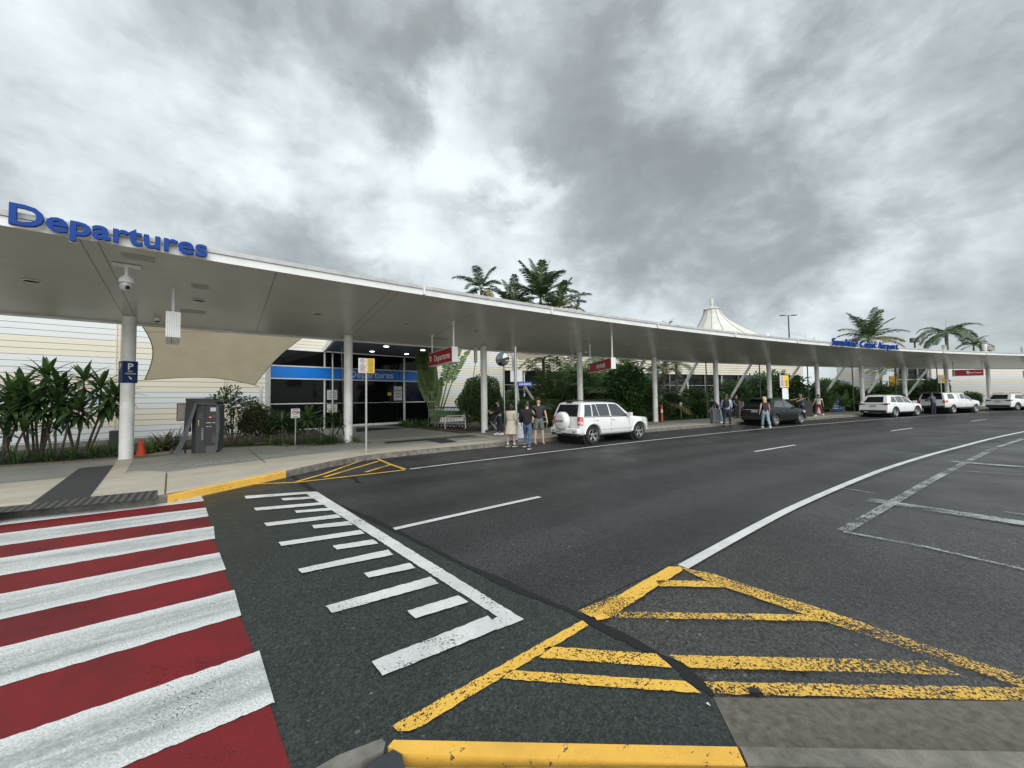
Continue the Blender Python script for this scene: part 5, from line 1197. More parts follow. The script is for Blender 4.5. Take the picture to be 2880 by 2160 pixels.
def prof(rx, fx, H_, belt, wsb, wst, rt, rb, hood, zb, wf=1, nose=None, rear_lean=.05, wt=.76):
    nose = nose or hood-.12
    return [  # xl, xb, xt, wf, zs, zt, wt, zbottom
        (rx+.04, rb, rt, .86, belt, H_-.03, wt*.93, zb+.08), (rx, rb+.01, rt+.02, .93, belt, H_-.015, wt*.985, zb+.06), (rx+.10, rb+.1, rt+.12, .985, belt, H_, wt, zb+.02),
        (rx+.45, rb+.45, rt+.42, 1.0, belt, H_+.005, wt+.01, zb), ((rx+wsb)/2, (rx+wsb)/2, (rt+wst)/2, 1.0, belt-.01, H_, wt+.015, zb), (wsb-.55, wsb-.45, wst-.15, 1.0, belt-.03, H_-.02, wt, zb),
        (wsb-.12, wsb-.1, wst, 1.0, belt-.05, H_-.06, wt-.02, zb), (wsb+.08, wsb+.05, wsb+.0, 1.0, belt-.07, belt-.005, .80, zb), (wsb+.35, wsb+.35, wsb+.35, .99, hood-.05, hood, .80, zb),
        (fx-.35, fx-.35, fx-.33, .97, hood-.10, hood-.045, .76, zb+.02), (fx-.10, fx-.14, fx-.16, .90, nose-.02, nose+.03, .70, zb+.05), (fx-.01, fx-.05, fx-.08, .78, nose-.12, nose-.08, .58, zb+.10)]
def kerbcar(s, d): return P(s, d, 0), ang(s)
# ---- 1: white SUV with the spare wheel on its tailgate
pos, rz = kerbcar(16.83, 5.02)
c = dict(w=1.80, h=1.64, zb=.30, r=.355, ax=(-1.32, 1.32), spokes=5, spw=.10, st=prof(-1.98, 2.08, 1.64, 1.06, .86, .28, -1.72, -1.93, 1.02, .30, wt=.77, nose=.93), gap=.06)
car = Car('white SUV with a hard-shell spare wheel on its tailgate, nearest vehicle at the kerb', pos, rz, c, M_cw)
car.panel('rear_window', M_win, [(-.66, 1.07), (.66, 1.07), (.56, 1.53), (-.56, 1.53)], 'x', .008, 10)
car.sides('side_window', M_win2, [(-1.74, 1.08), (-1.36, 1.08), (-1.30, 1.52), (-1.60, 1.52)])
car.sides('side_window', M_win2, [(-1.30, 1.075), (-.98, 1.07), (-1.06, 1.535), (-1.25, 1.53)])
car.sides('side_window', M_win2, [(-.95, 1.07), (-.38, 1.06), (-.40, 1.54), (-1.03, 1.54)])
car.sides('side_window', M_win2, [(-.30, 1.06), (.66, 1.03), (.14, 1.52), (-.34, 1.54)])
car.sides('window_surround', M_trim, [(-1.76, 1.045), (.72, 1.005), (.70, 1.03), (-1.76, 1.07)], .005, 16, 1)
car.panel('windscreen', M_win, [(-.66, 1.04), (.66, 1.04), (.54, 1.50), (-.54, 1.50)], 'f', .008, 10)
for sg in (-1, 1):
    a = car.panel('tail_lamp', M_tail, [(sg*.70, .76), (sg*.865, .76), (sg*.84, 1.06), (sg*.68, 1.06)], 'x', .02, 4)
    car.panel('tail_lamp_lens', M_tail2, [(sg*.73, .80), (sg*.845, .80), (sg*.845, .90), (sg*.725, .90)], 'x', .026, 3, a)
    for q_ in [[(-1.955, .74), (-1.84, .74), (-1.80, 1.06), (-1.90, 1.06)]]:
        a = car.panel('tail_lamp', M_tail, q_, 'y', .016, 4, sg=sg); car.panel('tail_lamp_lens', M_tail2, [(-1.945, .78), (-1.85, .78), (-1.84, .88), (-1.93, .88)], 'y', .021, 3, a, sg=sg)
car.seams([-1.28, -.36, .70], .42, 1.04)
car.sides('door_moulding', M_cw, [(-.98, .56), (.95, .56), (.95, .64), (-.98, .64)], .022, 14, 2)
for x in (-1.12, -.22):
    for sg in (-1, 1): m_ = MB(); m_.box((x, sg*.905, .93), (.17, .03, .03)); m_.build('door_handle', M_cw, car.t)
for x in (-1.32, 1.32):     # flared arches
    for sg in (-1, 1):
        m_ = MB(); pts = [Vector((x+math.cos(a)*.455, sg*(.885+.012*math.sin(a)), .355+math.sin(a)*.455)) for a in [R(8+164*i/16) for i in range(17)]]
        m_.tube(pts, .036, 6); m_.build('arch_flare', M_cw, car.t, smooth=True)
m_ = MB(); m_.box((-1.98, 0, .52), (.22, 1.66, .22)); mm_ = m_
bm_ = m_.build('rear_bumper', M_cw, car.t); md = bm_.modifiers.new('bev', 'BEVEL'); md.width = .05; md.segments = 3
for sg in (-1, 1): m_ = MB(); m_.box((-2.095, sg*.62, .50), (.01, .14, .035)); m_.build('reflector', M_trim, car.t)
m_ = MB(); m_.box((-1.98, 0, .38), (.18, 1.5, .1)); m_.build('bumper_skirt', M_trim, car.t)
Mx = Matrix.Rotation(R(-90), 3, 'Y')
m_ = MB(); m_.lathe([(.355, -.02), (.36, .06), (.352, .15), (.325, .195), (.27, .215), (.25, .222), (.12, .228), (.0001, .23)], 40, (-2.0, .06, .90), Mx); sw_ = m_.build('spare_wheel_cover', M_cw, car.t, smooth=50)
for z_ in (.16, -.16): m_ = MB(); m_.box((-2.222, .06, .90+z_), (.012, .40, .012)); m_.build('cover_crease', M_trim if False else M_steel, sw_)
text_mb('SUZUKI', .115, frame((-2.232, .06, .86), (0, -1, 0)), .003, .004, sx=1.1).build('lettering', M_dgrey, sw_)
car.plate('354 KRL', .46, .28, .36, -2.105)
m_ = MB(); m_.box((-2.0, -.32, .66), (.04, .10, .03)); m_.build('tailgate_badge', M_chrome, car.t)
for sg in (-1, 1):
    m_ = MB(); m_.tube([(-1.5, sg*.60, 1.655), (-1.3, sg*.61, 1.69), (-.1, sg*.62, 1.69), (.15, sg*.61, 1.645)], .018, 6); m_.build('roof_rail', M_trim, car.t, smooth=True)
m_ = MB(); m_.box((-1.68, .0, 1.62), (.14, .34, .05)); m_.build('high_brake_lamp', M_trim, car.t)
m_ = MB(); m_.lathe([(.03, 0), (.012, .06)], 8, (-1.4, 0, 1.65)); m_.build('aerial', M_trim, car.t)
car.mirror(.62, 1.05)
for sg in (-1, 1): car.panel('head_lamp', M_tail2, [(1.55, .80), (1.95, .74), (1.93, .90), (1.50, .95)], 'y', .012, 5, sg=sg)
car.panel('tailgate_seam', M_trim, [(-.70, .62), (-.69, .62), (-.66, 1.06), (-.67, 1.06)], 'x', .004, 1, k=6)
# ---- generic modern SUV finish
def finish(car, H_, belt, rx, wsb, wst, lamp, dark, rails=True, wn=None, lb=.52, lz=None, plate='427 XLT', pz=.72, clad=True):
    c = car.c; lz = lz or belt-.14
    car.panel('rear_window', M_win, [(-.60, belt+.03), (.60, belt+.03), (.48, H_-.14), (-.48, H_-.14)], 'x', .008, 10)
    for q in wn: car.sides('side_window', M_win2, q)
    car.panel('windscreen', M_win, [(-.64, belt-.02), (.64, belt-.02), (.50, H_-.14), (-.50, H_-.14)], 'f', .008, 10)
    for sg in (-1, 1):
        car.panel('tail_lamp', lamp, [(sg*lb, lz), (sg*.88, lz-.03), (sg*.87, lz+.12), (sg*lb, lz+.055)], 'x', .012, 6)
        car.panel('tail_lamp', lamp, [(rx+.03, lz-.03), (rx+.30, lz+.04), (rx+.30, lz+.10), (rx+.05, lz+.12)], 'y', .012, 5, sg=sg)
        car.panel('head_lamp', M_tail2, [(c['ax'][1]+.30, belt-.30), (c['ax'][1]+.62, belt-.34), (c['ax'][1]+.6, belt-.24), (c['ax'][1]+.25, belt-.20)], 'y', .012, 4, sg=sg)
    car.panel('tailgate_trim', M_trim if not dark else M_chrome, [(-lb, lz+.03), (lb, lz+.03), (lb, lz+.055), (-lb, lz+.055)], 'x', .010, 8)
    if clad:
        m_ = MB(); m_.box((rx+.06, 0, c['zb']+.17), (.14, c['w']*.86, .22)); b_ = m_.build('bumper_cladding', M_trim, car.t); b_.modifiers.new('bev', 'BEVEL').width = .04
        for x in c['ax']:
            for sg in (-1, 1):
                m_ = MB(); r_ = c['r']+.075; pts = [Vector((x+math.cos(a)*r_, sg*(c['w']/2-.012), c['r']+math.sin(a)*r_)) for a in [R(-10+200*i/16) for i in range(17)]]
                m_.tube(pts, .026, 6); m_.build('arch_cladding', M_trim, car.t, smooth=True)
        car.sides('sill_cladding', M_trim, [(c['ax'][0]+.4, c['zb']+.04), (c['ax'][1]-.4, c['zb']+.04), (c['ax'][1]-.4, c['zb']+.14), (c['ax'][0]+.4, c['zb']+.14)], .012, 10, 2)
    if rails:
        for sg in (-1, 1): m_ = MB(); m_.tube([(rx+.55, sg*.56, H_+.0), (rx+.75, sg*.57, H_+.035), (wst-.35, sg*.58, H_+.035), (wst-.15, sg*.57, H_-.005)], .018, 6); m_.build('roof_rail', M_trim, car.t, smooth=True)
    car.plate(plate, pz); car.mirror(wsb-.25, belt-.0)
    zc_ = [w[0][0] for w in wn]; car.seams([wn[0][1][0]-.45, wn[1][1][0]-.03 if len(wn) > 1 else .1, wsb-.15], c['zb']+.16, belt-.03)
    for x in (wn[0][1][0]-.32, wn[1][0][0]+.15): 
        for sg in (-1, 1): m_ = MB(); m_.box((x, sg*(c['w']/2+.0), belt-.13), (.17, .03, .025)); m_.build('door_handle', car.paint, car.t)
# ---- 2: black hatchback SUV
pos, rz = kerbcar(31.7, 4.55)
c = dict(w=1.79, h=1.60, zb=.27, r=.335, ax=(-1.30, 1.30), spokes=5, dbl=True, spw=.075, st=prof(-2.02, 2.12, 1.60, 1.05, .95, .18, -1.28, -1.86, .98, .26, wt=.70, nose=.86))
car = Car('black hatchback SUV behind the blonde woman', pos, rz, c, M_cb)
finish(car, 1.60, 1.05, -2.02, .95, .18, M_taild, True, wn=[[(-1.42, 1.12), (-.42, 1.07), (-.42, 1.46), (-1.02, 1.45)], [(-.34, 1.07), (.66, 1.02), (.06, 1.47), (-.36, 1.47)]], plate='372 QTR', pz=.86)
m_ = MB(); m_.box((-1.45, 0, 1.57), (.26, 1.16, .03)); m_.build('roof_spoiler', M_tail2 if False else M_cb, car.t)
# ---- 3: first white SUV on the right
pos, rz = kerbcar(47.35, 4.1)
c = dict(w=1.93, h=1.70, zb=.28, r=.375, ax=(-1.46, 1.46), spokes=5, dbl=True, spw=.07, st=prof(-2.45, 2.45, 1.70, 1.10, 1.15, .25, -1.85, -2.33, 1.04, .28, wt=.72, nose=.90), grp='vehicles stopped along the kerb')
car = Car('white SUV with slim tail lamps, between the directory board and the utility vehicle', pos, rz, c, M_cw2)
finish(car, 1.70, 1.10, -2.45, 1.15, .25, M_taild, False, wn=[[(-1.95, 1.16), (-1.25, 1.12), (-1.2, 1.56), (-1.62, 1.54)], [(-1.15, 1.12), (-.25, 1.10), (-.28, 1.57), (-1.12, 1.57)], [(-.17, 1.10), (.80, 1.06), (.14, 1.55), (-.2, 1.57)]], plate='651 YAX', pz=.88)
m_ = MB(); m_.tube([(-2.44, .5, .42), (-2.5, .3, .42)], .03, 8); m_.build('exhaust_tip', M_chrome, car.t)
# ---- 4: white utility vehicle with a canopy
pos, rz = kerbcar(57.3, 3.55)
c = dict(w=1.85, h=1.80, zb=.45, r=.38, ax=(-1.61, 1.61), spokes=6, spw=.14, mirp=0, cat='ute', ute=True, st=[
    (-2.72, -2.68, -2.52, .92, 1.22, 1.80, .74, .55), (-2.74, -2.70, -2.54, .96, 1.22, 1.81, .76, .53), (-2.62, -2.6, -2.45, .985, 1.22, 1.82, .78, .5), (-2.0, -2.0, -2.0, .99, 1.22, 1.83, .79, .48), (-1.0, -1.0, -.98, .99, 1.22, 1.82, .79, .47),
    (-.2, -.2, -.3, 1.0, 1.20, 1.82, .78, .46), (.5, .5, .3, 1.0, 1.18, 1.80, .77, .46), (1.10, 1.12, .52, 1.0, 1.15, 1.74, .75, .46), (1.3, 1.28, 1.2, 1.0, 1.13, 1.19, .80, .46), (1.7, 1.7, 1.7, .99, 1.09, 1.14, .80, .46), (2.25, 2.25, 2.25, .96, 1.02, 1.07, .76, .5), (2.48, 2.44, 2.4, .86, .92, .98, .66, .52), (2.54, 2.5, 2.46, .76, .84, .88, .56, .56)])
car = Car('white twin-cab utility vehicle with a rear canopy, its tailgate open', pos, rz, c, M_cw)
car.panel('rear_window', M_win, [(-.70, 1.24), (.70, 1.24), (.60, 1.74), (-.60, 1.74)], 'x', .010, 10)
for q in [[(-2.25, 1.28), (-1.35, 1.28), (-1.42, 1.68), (-2.12, 1.68)], [(-.52, 1.27), (.1, 1.25), (.06, 1.68), (-.42, 1.68)], [(.18, 1.25), (1.0, 1.2), (.46, 1.66), (.14, 1.68)]]: car.sides('side_window', M_win2, q)
car.panel('windscreen', M_win, [(-.66, 1.16), (.66, 1.16), (.54, 1.66), (-.54, 1.66)], 'f', .008, 10)
car.seams([-.92, -.60, .14, 1.12], .62, 1.2, .02); car.sides('canopy_gap', M_trim, [(-.80, 1.24), (-.72, 1.24), (-.72, 1.76), (-.80, 1.76)], .004, 1, 8)
m_ = MB(); m_.box((-2.78, 0, .60), (.2, 1.7, .2)); m_.build('rear_bumper', M_trim, car.t); m_ = MB(); m_.box((.3, 0, .46), (2.2, 1.8, .06)); m_.build('side_step', M_trim, car.t)
for sg in (-1, 1):
    car.panel('tail_lamp', M_tail, [(sg*.72, .95), (sg*.90, .95), (sg*.90, 1.16), (sg*.72, 1.16)], 'x', .014, 4); car.panel('tail_lamp', M_tail, [(-2.69, .97), (-2.35, 1.02), (-2.38, 1.13), (-2.66, 1.16)], 'y', .014, 4, sg=sg)
m_ = MB(); m_.box((-2.74, 0, 1.84), (.55, 1.30, .035), Matrix.Rotation(R(-8), 3, 'Y')); m_.build('canopy_hatch', M_trim, car.t)
car.mirror(.92, 1.2); car.plate('118 VGH', .72)
for x in (-.15, .85): 
    for sg in (-1, 1): m_ = MB(); m_.box((x-.1, sg*.925, 1.08), (.17, .03, .03)); m_.build('door_handle', M_trim, car.t)
# ---- 5: last white SUV, cut by the frame
pos, rz = kerbcar(68.5, 2.75)
c = dict(w=1.87, h=1.66, zb=.27, r=.365, ax=(-1.36, 1.36), spokes=5, dbl=True, spw=.07, st=prof(-2.25, 2.28, 1.66, 1.08, 1.05, .2, -1.62, -2.12, 1.02, .27, wt=.71, nose=.88))
car = Car('white SUV with toothed dark tail lamps, cut by the right edge of the photo', pos, rz, c, M_cw2)
finish(car, 1.66, 1.08, -2.25, 1.05, .2, M_trim, False, wn=[[(-1.65, 1.18), (-.35, 1.08), (-.38, 1.50), (-1.2, 1.50)], [(-.27, 1.08), (.75, 1.03), (.1, 1.50), (-.3, 1.51)]], plate='904 TLC', pz=.86, lb=.45)
# ================================================================ planting
def leafmat(name, c1, c2, sc=1.5, rough=.38, tr=.25):
    n = NB(name); o = n.co(); g = n.N.new('ShaderNodeNewGeometry')
    f = n.mth('ADD', n.mth('MULTIPLY', n.noise(o, sc, 3, .6), .6), n.mth('MULTIPLY', g.outputs['Random Per Island'], .5))
    c = n.mix(n.ramp(f, (.3, 0.0), (.8, 1.0)), c1, c2); n.fin(c, rough, Specular_IOR_Level=.45)
    t = n.N.new('ShaderNodeBsdfTranslucent'); n.put(t.inputs[0], c); m = n.N.new('ShaderNodeMixShader'); m.inputs[0].default_value = tr
    n.L.new(n.b.outputs[0], m.inputs[1]); n.L.new(t.outputs[0], m.inputs[2]); n.L.new(m.outputs[0], n.out.inputs[0]); return n.m
L_dark = leafmat('dark_glossy_leaf', (.022, .052, .016), (.085, .16, .045)); L_mid = leafmat('mid_green_leaf', (.035, .08, .02), (.11, .19, .05))
L_lite = leafmat('light_green_leaf', (.07, .12, .025), (.17, .23, .06)); L_palm = leafmat('palm_leaflet', (.028, .055, .02), (.09, .14, .055), .8, tr=.15)
L_brz = leafmat('bronze_leaf', (.05, .04, .018), (.12, .12, .035)); L_old = leafmat('yellowing_frond', (.12, .11, .035), (.24, .19, .07), .8)
M_stem = mat('grey_brown_stem', (.10, .085, .065), .8, var=.35, scale=9, bump=.4, bscale=50); M_gstem = mat('green_stalk', (.12, .16, .05), .5, var=.25, scale=4)
M_ptrunk = mat('ringed_palm_trunk', (.19, .17, .14), .8, var=.3, scale=3, bump=.3, bscale=20)
def blade(mb, base, d, L_, w_, droop, rr, fold=.25, n=6, tip=.0):
    """one strap or paddle leaf starting at base in direction d, bending down with length"""
    d = Vector(d).normalized(); side = d.cross(Vector((0, 0, 1)))
    if side.length < .1: side = Vector((rr.uniform(-1, 1), rr.uniform(-1, 1), 0))
    side.normalize(); p = Vector(base); vs = []
    for i in range(n+1):
        t = i/n; ww = w_*(math.sin(math.pi*min(1, t*.92+.10))**.7 if i < n else .06)*.5
        up = side.cross(d).normalized()
        vs += [p-side*ww+up*ww*fold, p.copy(), p+side*ww+up*ww*fold]
        p = p+d*(L_/n); d = (d+Vector((0, 0, -droop/n))).normalized()
    fs = []
    for i in range(n): fs += [(3*i, 3*i+1, 3*i+4, 3*i+3), (3*i+1, 3*i+2, 3*i+5, 3*i+4)]
    mb.add(vs, fs)
def rosette(mb, p, axis, n, L_, w_, rr, droop=.9, spread=(15, 100), fold=.25):
    axis = Vector(axis).normalized(); q = axis.to_track_quat('Z', 'Y')
    for i in range(n):
        t = (i+.5)/n; el = R(spread[0]+(spread[1]-spread[0])*t+rr.uniform(-8, 8)); az = i*2.4+rr.uniform(-.3, .3)
        d = q @ Vector((math.sin(el)*math.cos(az), math.sin(el)*math.sin(az), math.cos(el)))
        blade(mb, p+axis*(.18*(1-t)*L_*.4), d, L_*rr.uniform(.8, 1.1)*(.75+.25*math.sin(math.pi*t)), w_*rr.uniform(.8, 1.15), droop*(.5+t), rr, fold)
def kids(root, parts):
    for nm, mb, m, sm in parts:
        if mb.f: mb.build(nm, m, root, smooth=sm)
def strap_plant(name, label, loc, heads, L_, w_, seed, cat='plant', leafm=None, nleaf=20, droop=1.0, group=None):
    """canes topped by rosettes; heads: (dx, dy, z)"""
    rr = random.Random(seed); root = thing(name, label, cat, loc, 0, group); st, lf = MB(), MB()
    for i, (x, y, z) in enumerate(heads):
        b = Vector((x*.25+rr.uniform(-.08, .08), y*.25+rr.uniform(-.08, .08), 0)); h = Vector((x, y, z)); mid = b.lerp(h, .55)+Vector((rr.uniform(-.08, .08), rr.uniform(-.08, .08), -.05))
        if z > .25: st.tube([b, mid, h], [.035, .03, .022], 7)
        rosette(lf, h-Vector((0, 0, .05)), (h-mid)+Vector((0, 0, .3)), nleaf, L_, w_, rr, droop)
        if z > 1.2: rosette(lf, mid.lerp(h, .72), (h-mid), nleaf//2, L_*.85, w_*.9, rr, droop*1.5, (70, 135))
    kids(root, [('cane', st, M_stem, True), ('foliage', lf, leafm or L_dark, 60)]); return root
def clump(name, label, loc, n, L_, w_, seed, m=None, cat='plant', rad=.15, lo=5, hi=75, droop=1.6, group=None):
    rr = random.Random(seed); mb = MB()
    for i in range(n):
        a = rr.uniform(0, 6.283); el = R(rr.uniform(lo, hi)); r_ = rr.uniform(0, rad)
        blade(mb, (math.cos(a)*r_, math.sin(a)*r_, 0), (math.sin(el)*math.cos(a), math.sin(el)*math.sin(a), math.cos(el)), L_*rr.uniform(.6, 1.1), w_, droop*rr.uniform(.7, 1.3), rr, .2, 5)
    me = mb.data(name, m or L_dark); soft(me, 60); return link(name, me, None, loc, 0, label=label, cat=cat, group=group)
def leafcloud(mb, fn, n, sz, rr, asp=2.0):
    for i in range(n):
        p, nn = fn(); d = Vector((rr.gauss(0, 1), rr.gauss(0, 1), rr.gauss(0, .8)))+nn*1.2; d.normalize()
        s_ = d.cross(Vector((rr.gauss(0, 1), rr.gauss(0, 1), rr.gauss(0, 1)))).normalized(); a = sz*rr.uniform(.6, 1.2); b = a/asp; u = s_.cross(d)*b*.35
        mb.add([p, p+d*a*.5+s_*b*.5+u, p+d*a, p+d*a*.5-s_*b*.5+u], [(0, 1, 2, 3)])
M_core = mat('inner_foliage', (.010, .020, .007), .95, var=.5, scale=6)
def shrub(name, label, loc, blobs, dens, sz, seed, m=None, cat='shrub', stems=5, trunk=.0, asp=2.0, group=None, shell=.55, core=0.0):
    """blobs: (x, y, z, rx, ry, rz) leaf clumps"""
    rr = random.Random(seed); root = thing(name, label, cat, loc, 0, group); lf, st = MB(), MB()
    ic = MB()
    for (x, y, z, a, b, c_) in blobs:
        nb = int(dens*(a*b*c_)**(2/3.)*12*1.6)
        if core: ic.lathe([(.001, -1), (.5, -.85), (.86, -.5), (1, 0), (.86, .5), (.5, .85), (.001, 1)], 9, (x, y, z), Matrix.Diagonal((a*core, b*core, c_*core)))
        sub = [(rr.gauss(0, 1), rr.gauss(0, 1), rr.gauss(0, 1)) for _ in range(9)]
        def fn():
            v = Vector((rr.gauss(0, 1), rr.gauss(0, 1), rr.gauss(0, 1))).normalized(); k_ = noise.noise(Vector((v.x*1.8+x*3, v.y*1.8+seed, v.z*1.8)))
            r_ = (1-(1-shell)*rr.random()**1.6)*(1+.32*k_); return Vector((x+v.x*a*r_, y+v.y*b*r_, z+v.z*c_*r_)), v
        leafcloud(lf, fn, nb, sz, rr, asp)
        st.tube([(x*.15, y*.15, 0), (x*.6, y*.6, z*.55), (x, y, z)], [.03+trunk, .02+trunk*.6, .012], 6)
        for _ in range(stems):
            e = Vector((x+rr.uniform(-.6, .6)*a, y+rr.uniform(-.6, .6)*b, z+rr.uniform(-.3, .6)*c_)); st.tube([(x*.5, y*.5, z*.5), e.lerp(Vector((x*.5, y*.5, z*.5)), .4)+Vector((0, 0, .05)), e], [.015, .011, .006], 5)
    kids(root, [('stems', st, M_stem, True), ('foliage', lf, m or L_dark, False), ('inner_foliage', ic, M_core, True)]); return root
def frond(mb, rb, base, d, L_, rr, droop=1.5, wl=.5, nl=26, lw=.035, hang=.5):
    d = Vector(d).normalized(); p = Vector(base); pts = []; ds = []; n = 12
    for i in range(n+1):
        pts.append(p.copy()); ds.append(d.copy()); p = p+d*(L_/n); d = (d+Vector((0, 0, -droop/n*(.5+i/n)))).normalized()
    rb.tube(pts, [.03*(1-.85*i/n)+.003 for i in range(n+1)], 5, False)
    for i in range(nl):
        t = .12+.88*(i+.5)/nl; k_ = min(n-1, int(t*n)); f = t*n-k_; q = pts[k_].lerp(pts[k_+1], f); dd = ds[k_]; sd = dd.cross(Vector((0, 0, 1)))
        if sd.length < .05: sd = Vector((1, 0, 0))
        sd.normalize(); ll = wl*(math.sin(math.pi*(t*.85+.1))**.6)*rr.uniform(.85, 1.1)
        for sg in (-1, 1):
            v = (sd*sg*1.0+dd*.65+Vector((0, 0, rr.uniform(-.1, .3)))).normalized(); e1 = q+v*ll*.5; v2 = (v+Vector((0, 0, -hang*rr.uniform(.7, 1.3)))).normalized(); e2 = e1+v2*ll*.5; ww = dd*lw*.5
            mb.add([q-ww*.6, q+ww*.6, e1+ww, e1-ww, e2], [(0, 1, 2, 3), (3, 2, 4)])
def palm(name, label, loc, h, nf, L_, seed, lean=(0, 0), droop=1.5, lm=None, r0=.14, spear=True, trunkm=None, wl=None, cat='palm tree', group=None, old=2, elr=(12, 100), shaft=True, nl=40, lw=.022):
    rr = random.Random(seed); root = thing(name, label, cat, loc, 0, group); top = Vector((lean[0], lean[1], h)); lf, rb, ol = MB(), MB(), MB()
    tk = MB(); tk.tube([(0, 0, 0), Vector((lean[0]*.3, lean[1]*.3, h*.5)), top], [r0*1.2, r0, r0*.75], 12); tk.build('trunk', trunkm or M_ptrunk, root, smooth=True)
    if shaft: cs = MB(); cs.tube([top, top+Vector((0, 0, L_*.18)), top+Vector((0, 0, L_*.34))], [r0*.8, r0*.85, r0*.3], 10); cs.build('crownshaft', M_gstem, root, smooth=True)
    tp = top+Vector((0, 0, L_*.3 if shaft else 0))
    for i in range(nf):
        t = (i+.5)/nf; el = R(elr[0]+(elr[1]-elr[0])*t+rr.uniform(-6, 6)); az = i*2.4+rr.uniform(-.25, .25)
        d = Vector((math.sin(el)*math.cos(az), math.sin(el)*math.sin(az), math.cos(el)))
        frond(ol if i >= nf-old else lf, rb, tp, d, L_*rr.uniform(.85, 1.08), rr, droop*rr.uniform(.8, 1.2), wl or L_*.24, nl, L_*lw, .5)
    if spear: rb.tube([tp, tp+Vector((.05, 0, L_*.62))], [.03, .006], 5)
    kids(root, [('frond_stalks', rb, M_gstem, True), ('crown', lf, lm or L_palm, False), ('old_fronds', ol, L_old, False)]); return root
def at(px, Y_, z=.13):
    p = AY(px, 1120, Y_); return Vector((p.x, p.y, z))
# --- left bed
strap_plant('cordyline', 'tall dark strap-leaved plant at the left edge of the photo', at(8, 12.4), [(-.6, .1, 1.5), (.0, .2, 2.1), (.45, -.1, 1.5), (-.2, -.3, 1.1), (.3, .3, 1.9)], .9, .13, 3, nleaf=22)
strap_plant('cordyline', 'tallest strap-leaved plant with broad leaves, second from the left edge', at(108, 13.0), [(-.55, 0, 2.3), (.0, .2, 2.65), (.5, .1, 2.35), (.25, -.3, 1.8), (-.3, -.3, 1.7), (.75, -.1, 1.8), (-.8, .1, 1.9)], .95, .15, 5, nleaf=24)
strap_plant('cordyline', 'leaning strap-leaved plant with several thin canes just left of the first column', at(222, 13.3), [(-.55, 0, 2.1), (.05, .1, 2.55), (.65, .1, 2.3), (.95, 0, 1.7), (.4, -.35, 1.5), (-.2, -.3, 1.6), (1.15, .1, 1.95)], .9, .14, 8, nleaf=22)
strap_plant('cordyline', 'small strap-leaved plant low between the tall ones left of the first column', at(160, 12.6), [(0, 0, .9), (.3, .1, 1.2), (-.3, 0, 1.0)], .6, .08, 9, nleaf=16)
strap_plant('cordyline', 'dark bushy strap-leaved plant low at the left edge', at(40, 11.9), [(-.2, 0, .8), (.25, .1, 1.0), (-.5, .1, 1.1)], .65, .08, 10, nleaf=18)
for i, (px, Y_, l) in enumerate([(-20, 11.2, 'dark arching grass clump at the far left of the bed edge'), (62, 11.4, 'dark arching grass clump below the tallest strap-leaved plant'), (135, 11.75, 'dark arching grass clump third from the left along the edging'), (205, 12.1, 'dark arching grass clump under the leaning canes'), (268, 12.4, 'dark arching grass clump next to last before the first column'), (322, 12.7, 'dark arching grass clump touching the first column base')]):
    clump('lily_turf', l, at(px, Y_), 110, .62, .022, 20+i, L_dark, rad=.25, group='dark grass clumps along the bed edge')
clump('fern_clump', 'yellow-green bushy clump behind the orange cone', at(432, 13.6), 130, .62, .035, 31, L_lite, rad=.3)
clump('bronze_clump', 'bronze spiky clump right of the yellow-green one by the pay station', at(462, 14.0), 60, .85, .06, 32, L_brz, rad=.2)
clump('lily_turf', 'dark arching grass between the bronze clump and the pay station cover', at(490, 14.6), 110, .9, .03, 33, L_dark, rad=.3)
# --- bed between the pay station and the second column
shrub('glossy_shrub', 'tall glossy-leaved shrub rising behind the pay station', at(655, 16.2), [(-.7, 0, 1.75, .42, .35, .22), (-.1, 0, 2.05, .45, .4, .33), (.05, 0, 1.5, .35, .35, .35), (.6, .1, 1.75, .5, .3, .18), (.95, 0, 1.5, .2, .2, .15), (-.2, -.1, .8, .3, .3, .4)], 75, .15, 41, L_dark, asp=2.2, shell=.2)
shrub('bronze_shrub', 'rounded reddish green shrub below the sail post', at(720, 16.3), [(0, 0, 1.15, .75, .5, .5), (-.3, 0, .7, .6, .5, .45), (.35, 0, .7, .55, .5, .45)], 150, .10, 42, L_brz, asp=1.8, core=.7)
shrub('dark_shrub', 'dark dense shrub under the blue band left edge', at(790, 16.4), [(0, 0, .85, .7, .5, .45), (.5, .1, .7, .5, .5, .4), (-.5, 0, .6, .45, .45, .4)], 150, .12, 43, L_dark, asp=2.6, core=.7)
strap_plant('cordyline', 'bright green broad-leaved rosette plant behind the no smoking sign', at(866, 15.3), [(0, 0, 1.0)], .78, .14, 44, leafm=L_mid, nleaf=38, droop=.7)
strap_plant('dracaena', 'dark strappy plant right of the bright rosette plant', at(925, 15.8), [(-.4, 0, .75), (.1, .1, .9), (.5, 0, .65)], .75, .07, 45, nleaf=26, droop=1.3)
strap_plant('dracaena', 'dark strappy plant left of the bright rosette plant', at(815, 15.9), [(-.3, 0, .8), (.3, .1, .7)], .75, .075, 46, nleaf=26, droop=1.2)
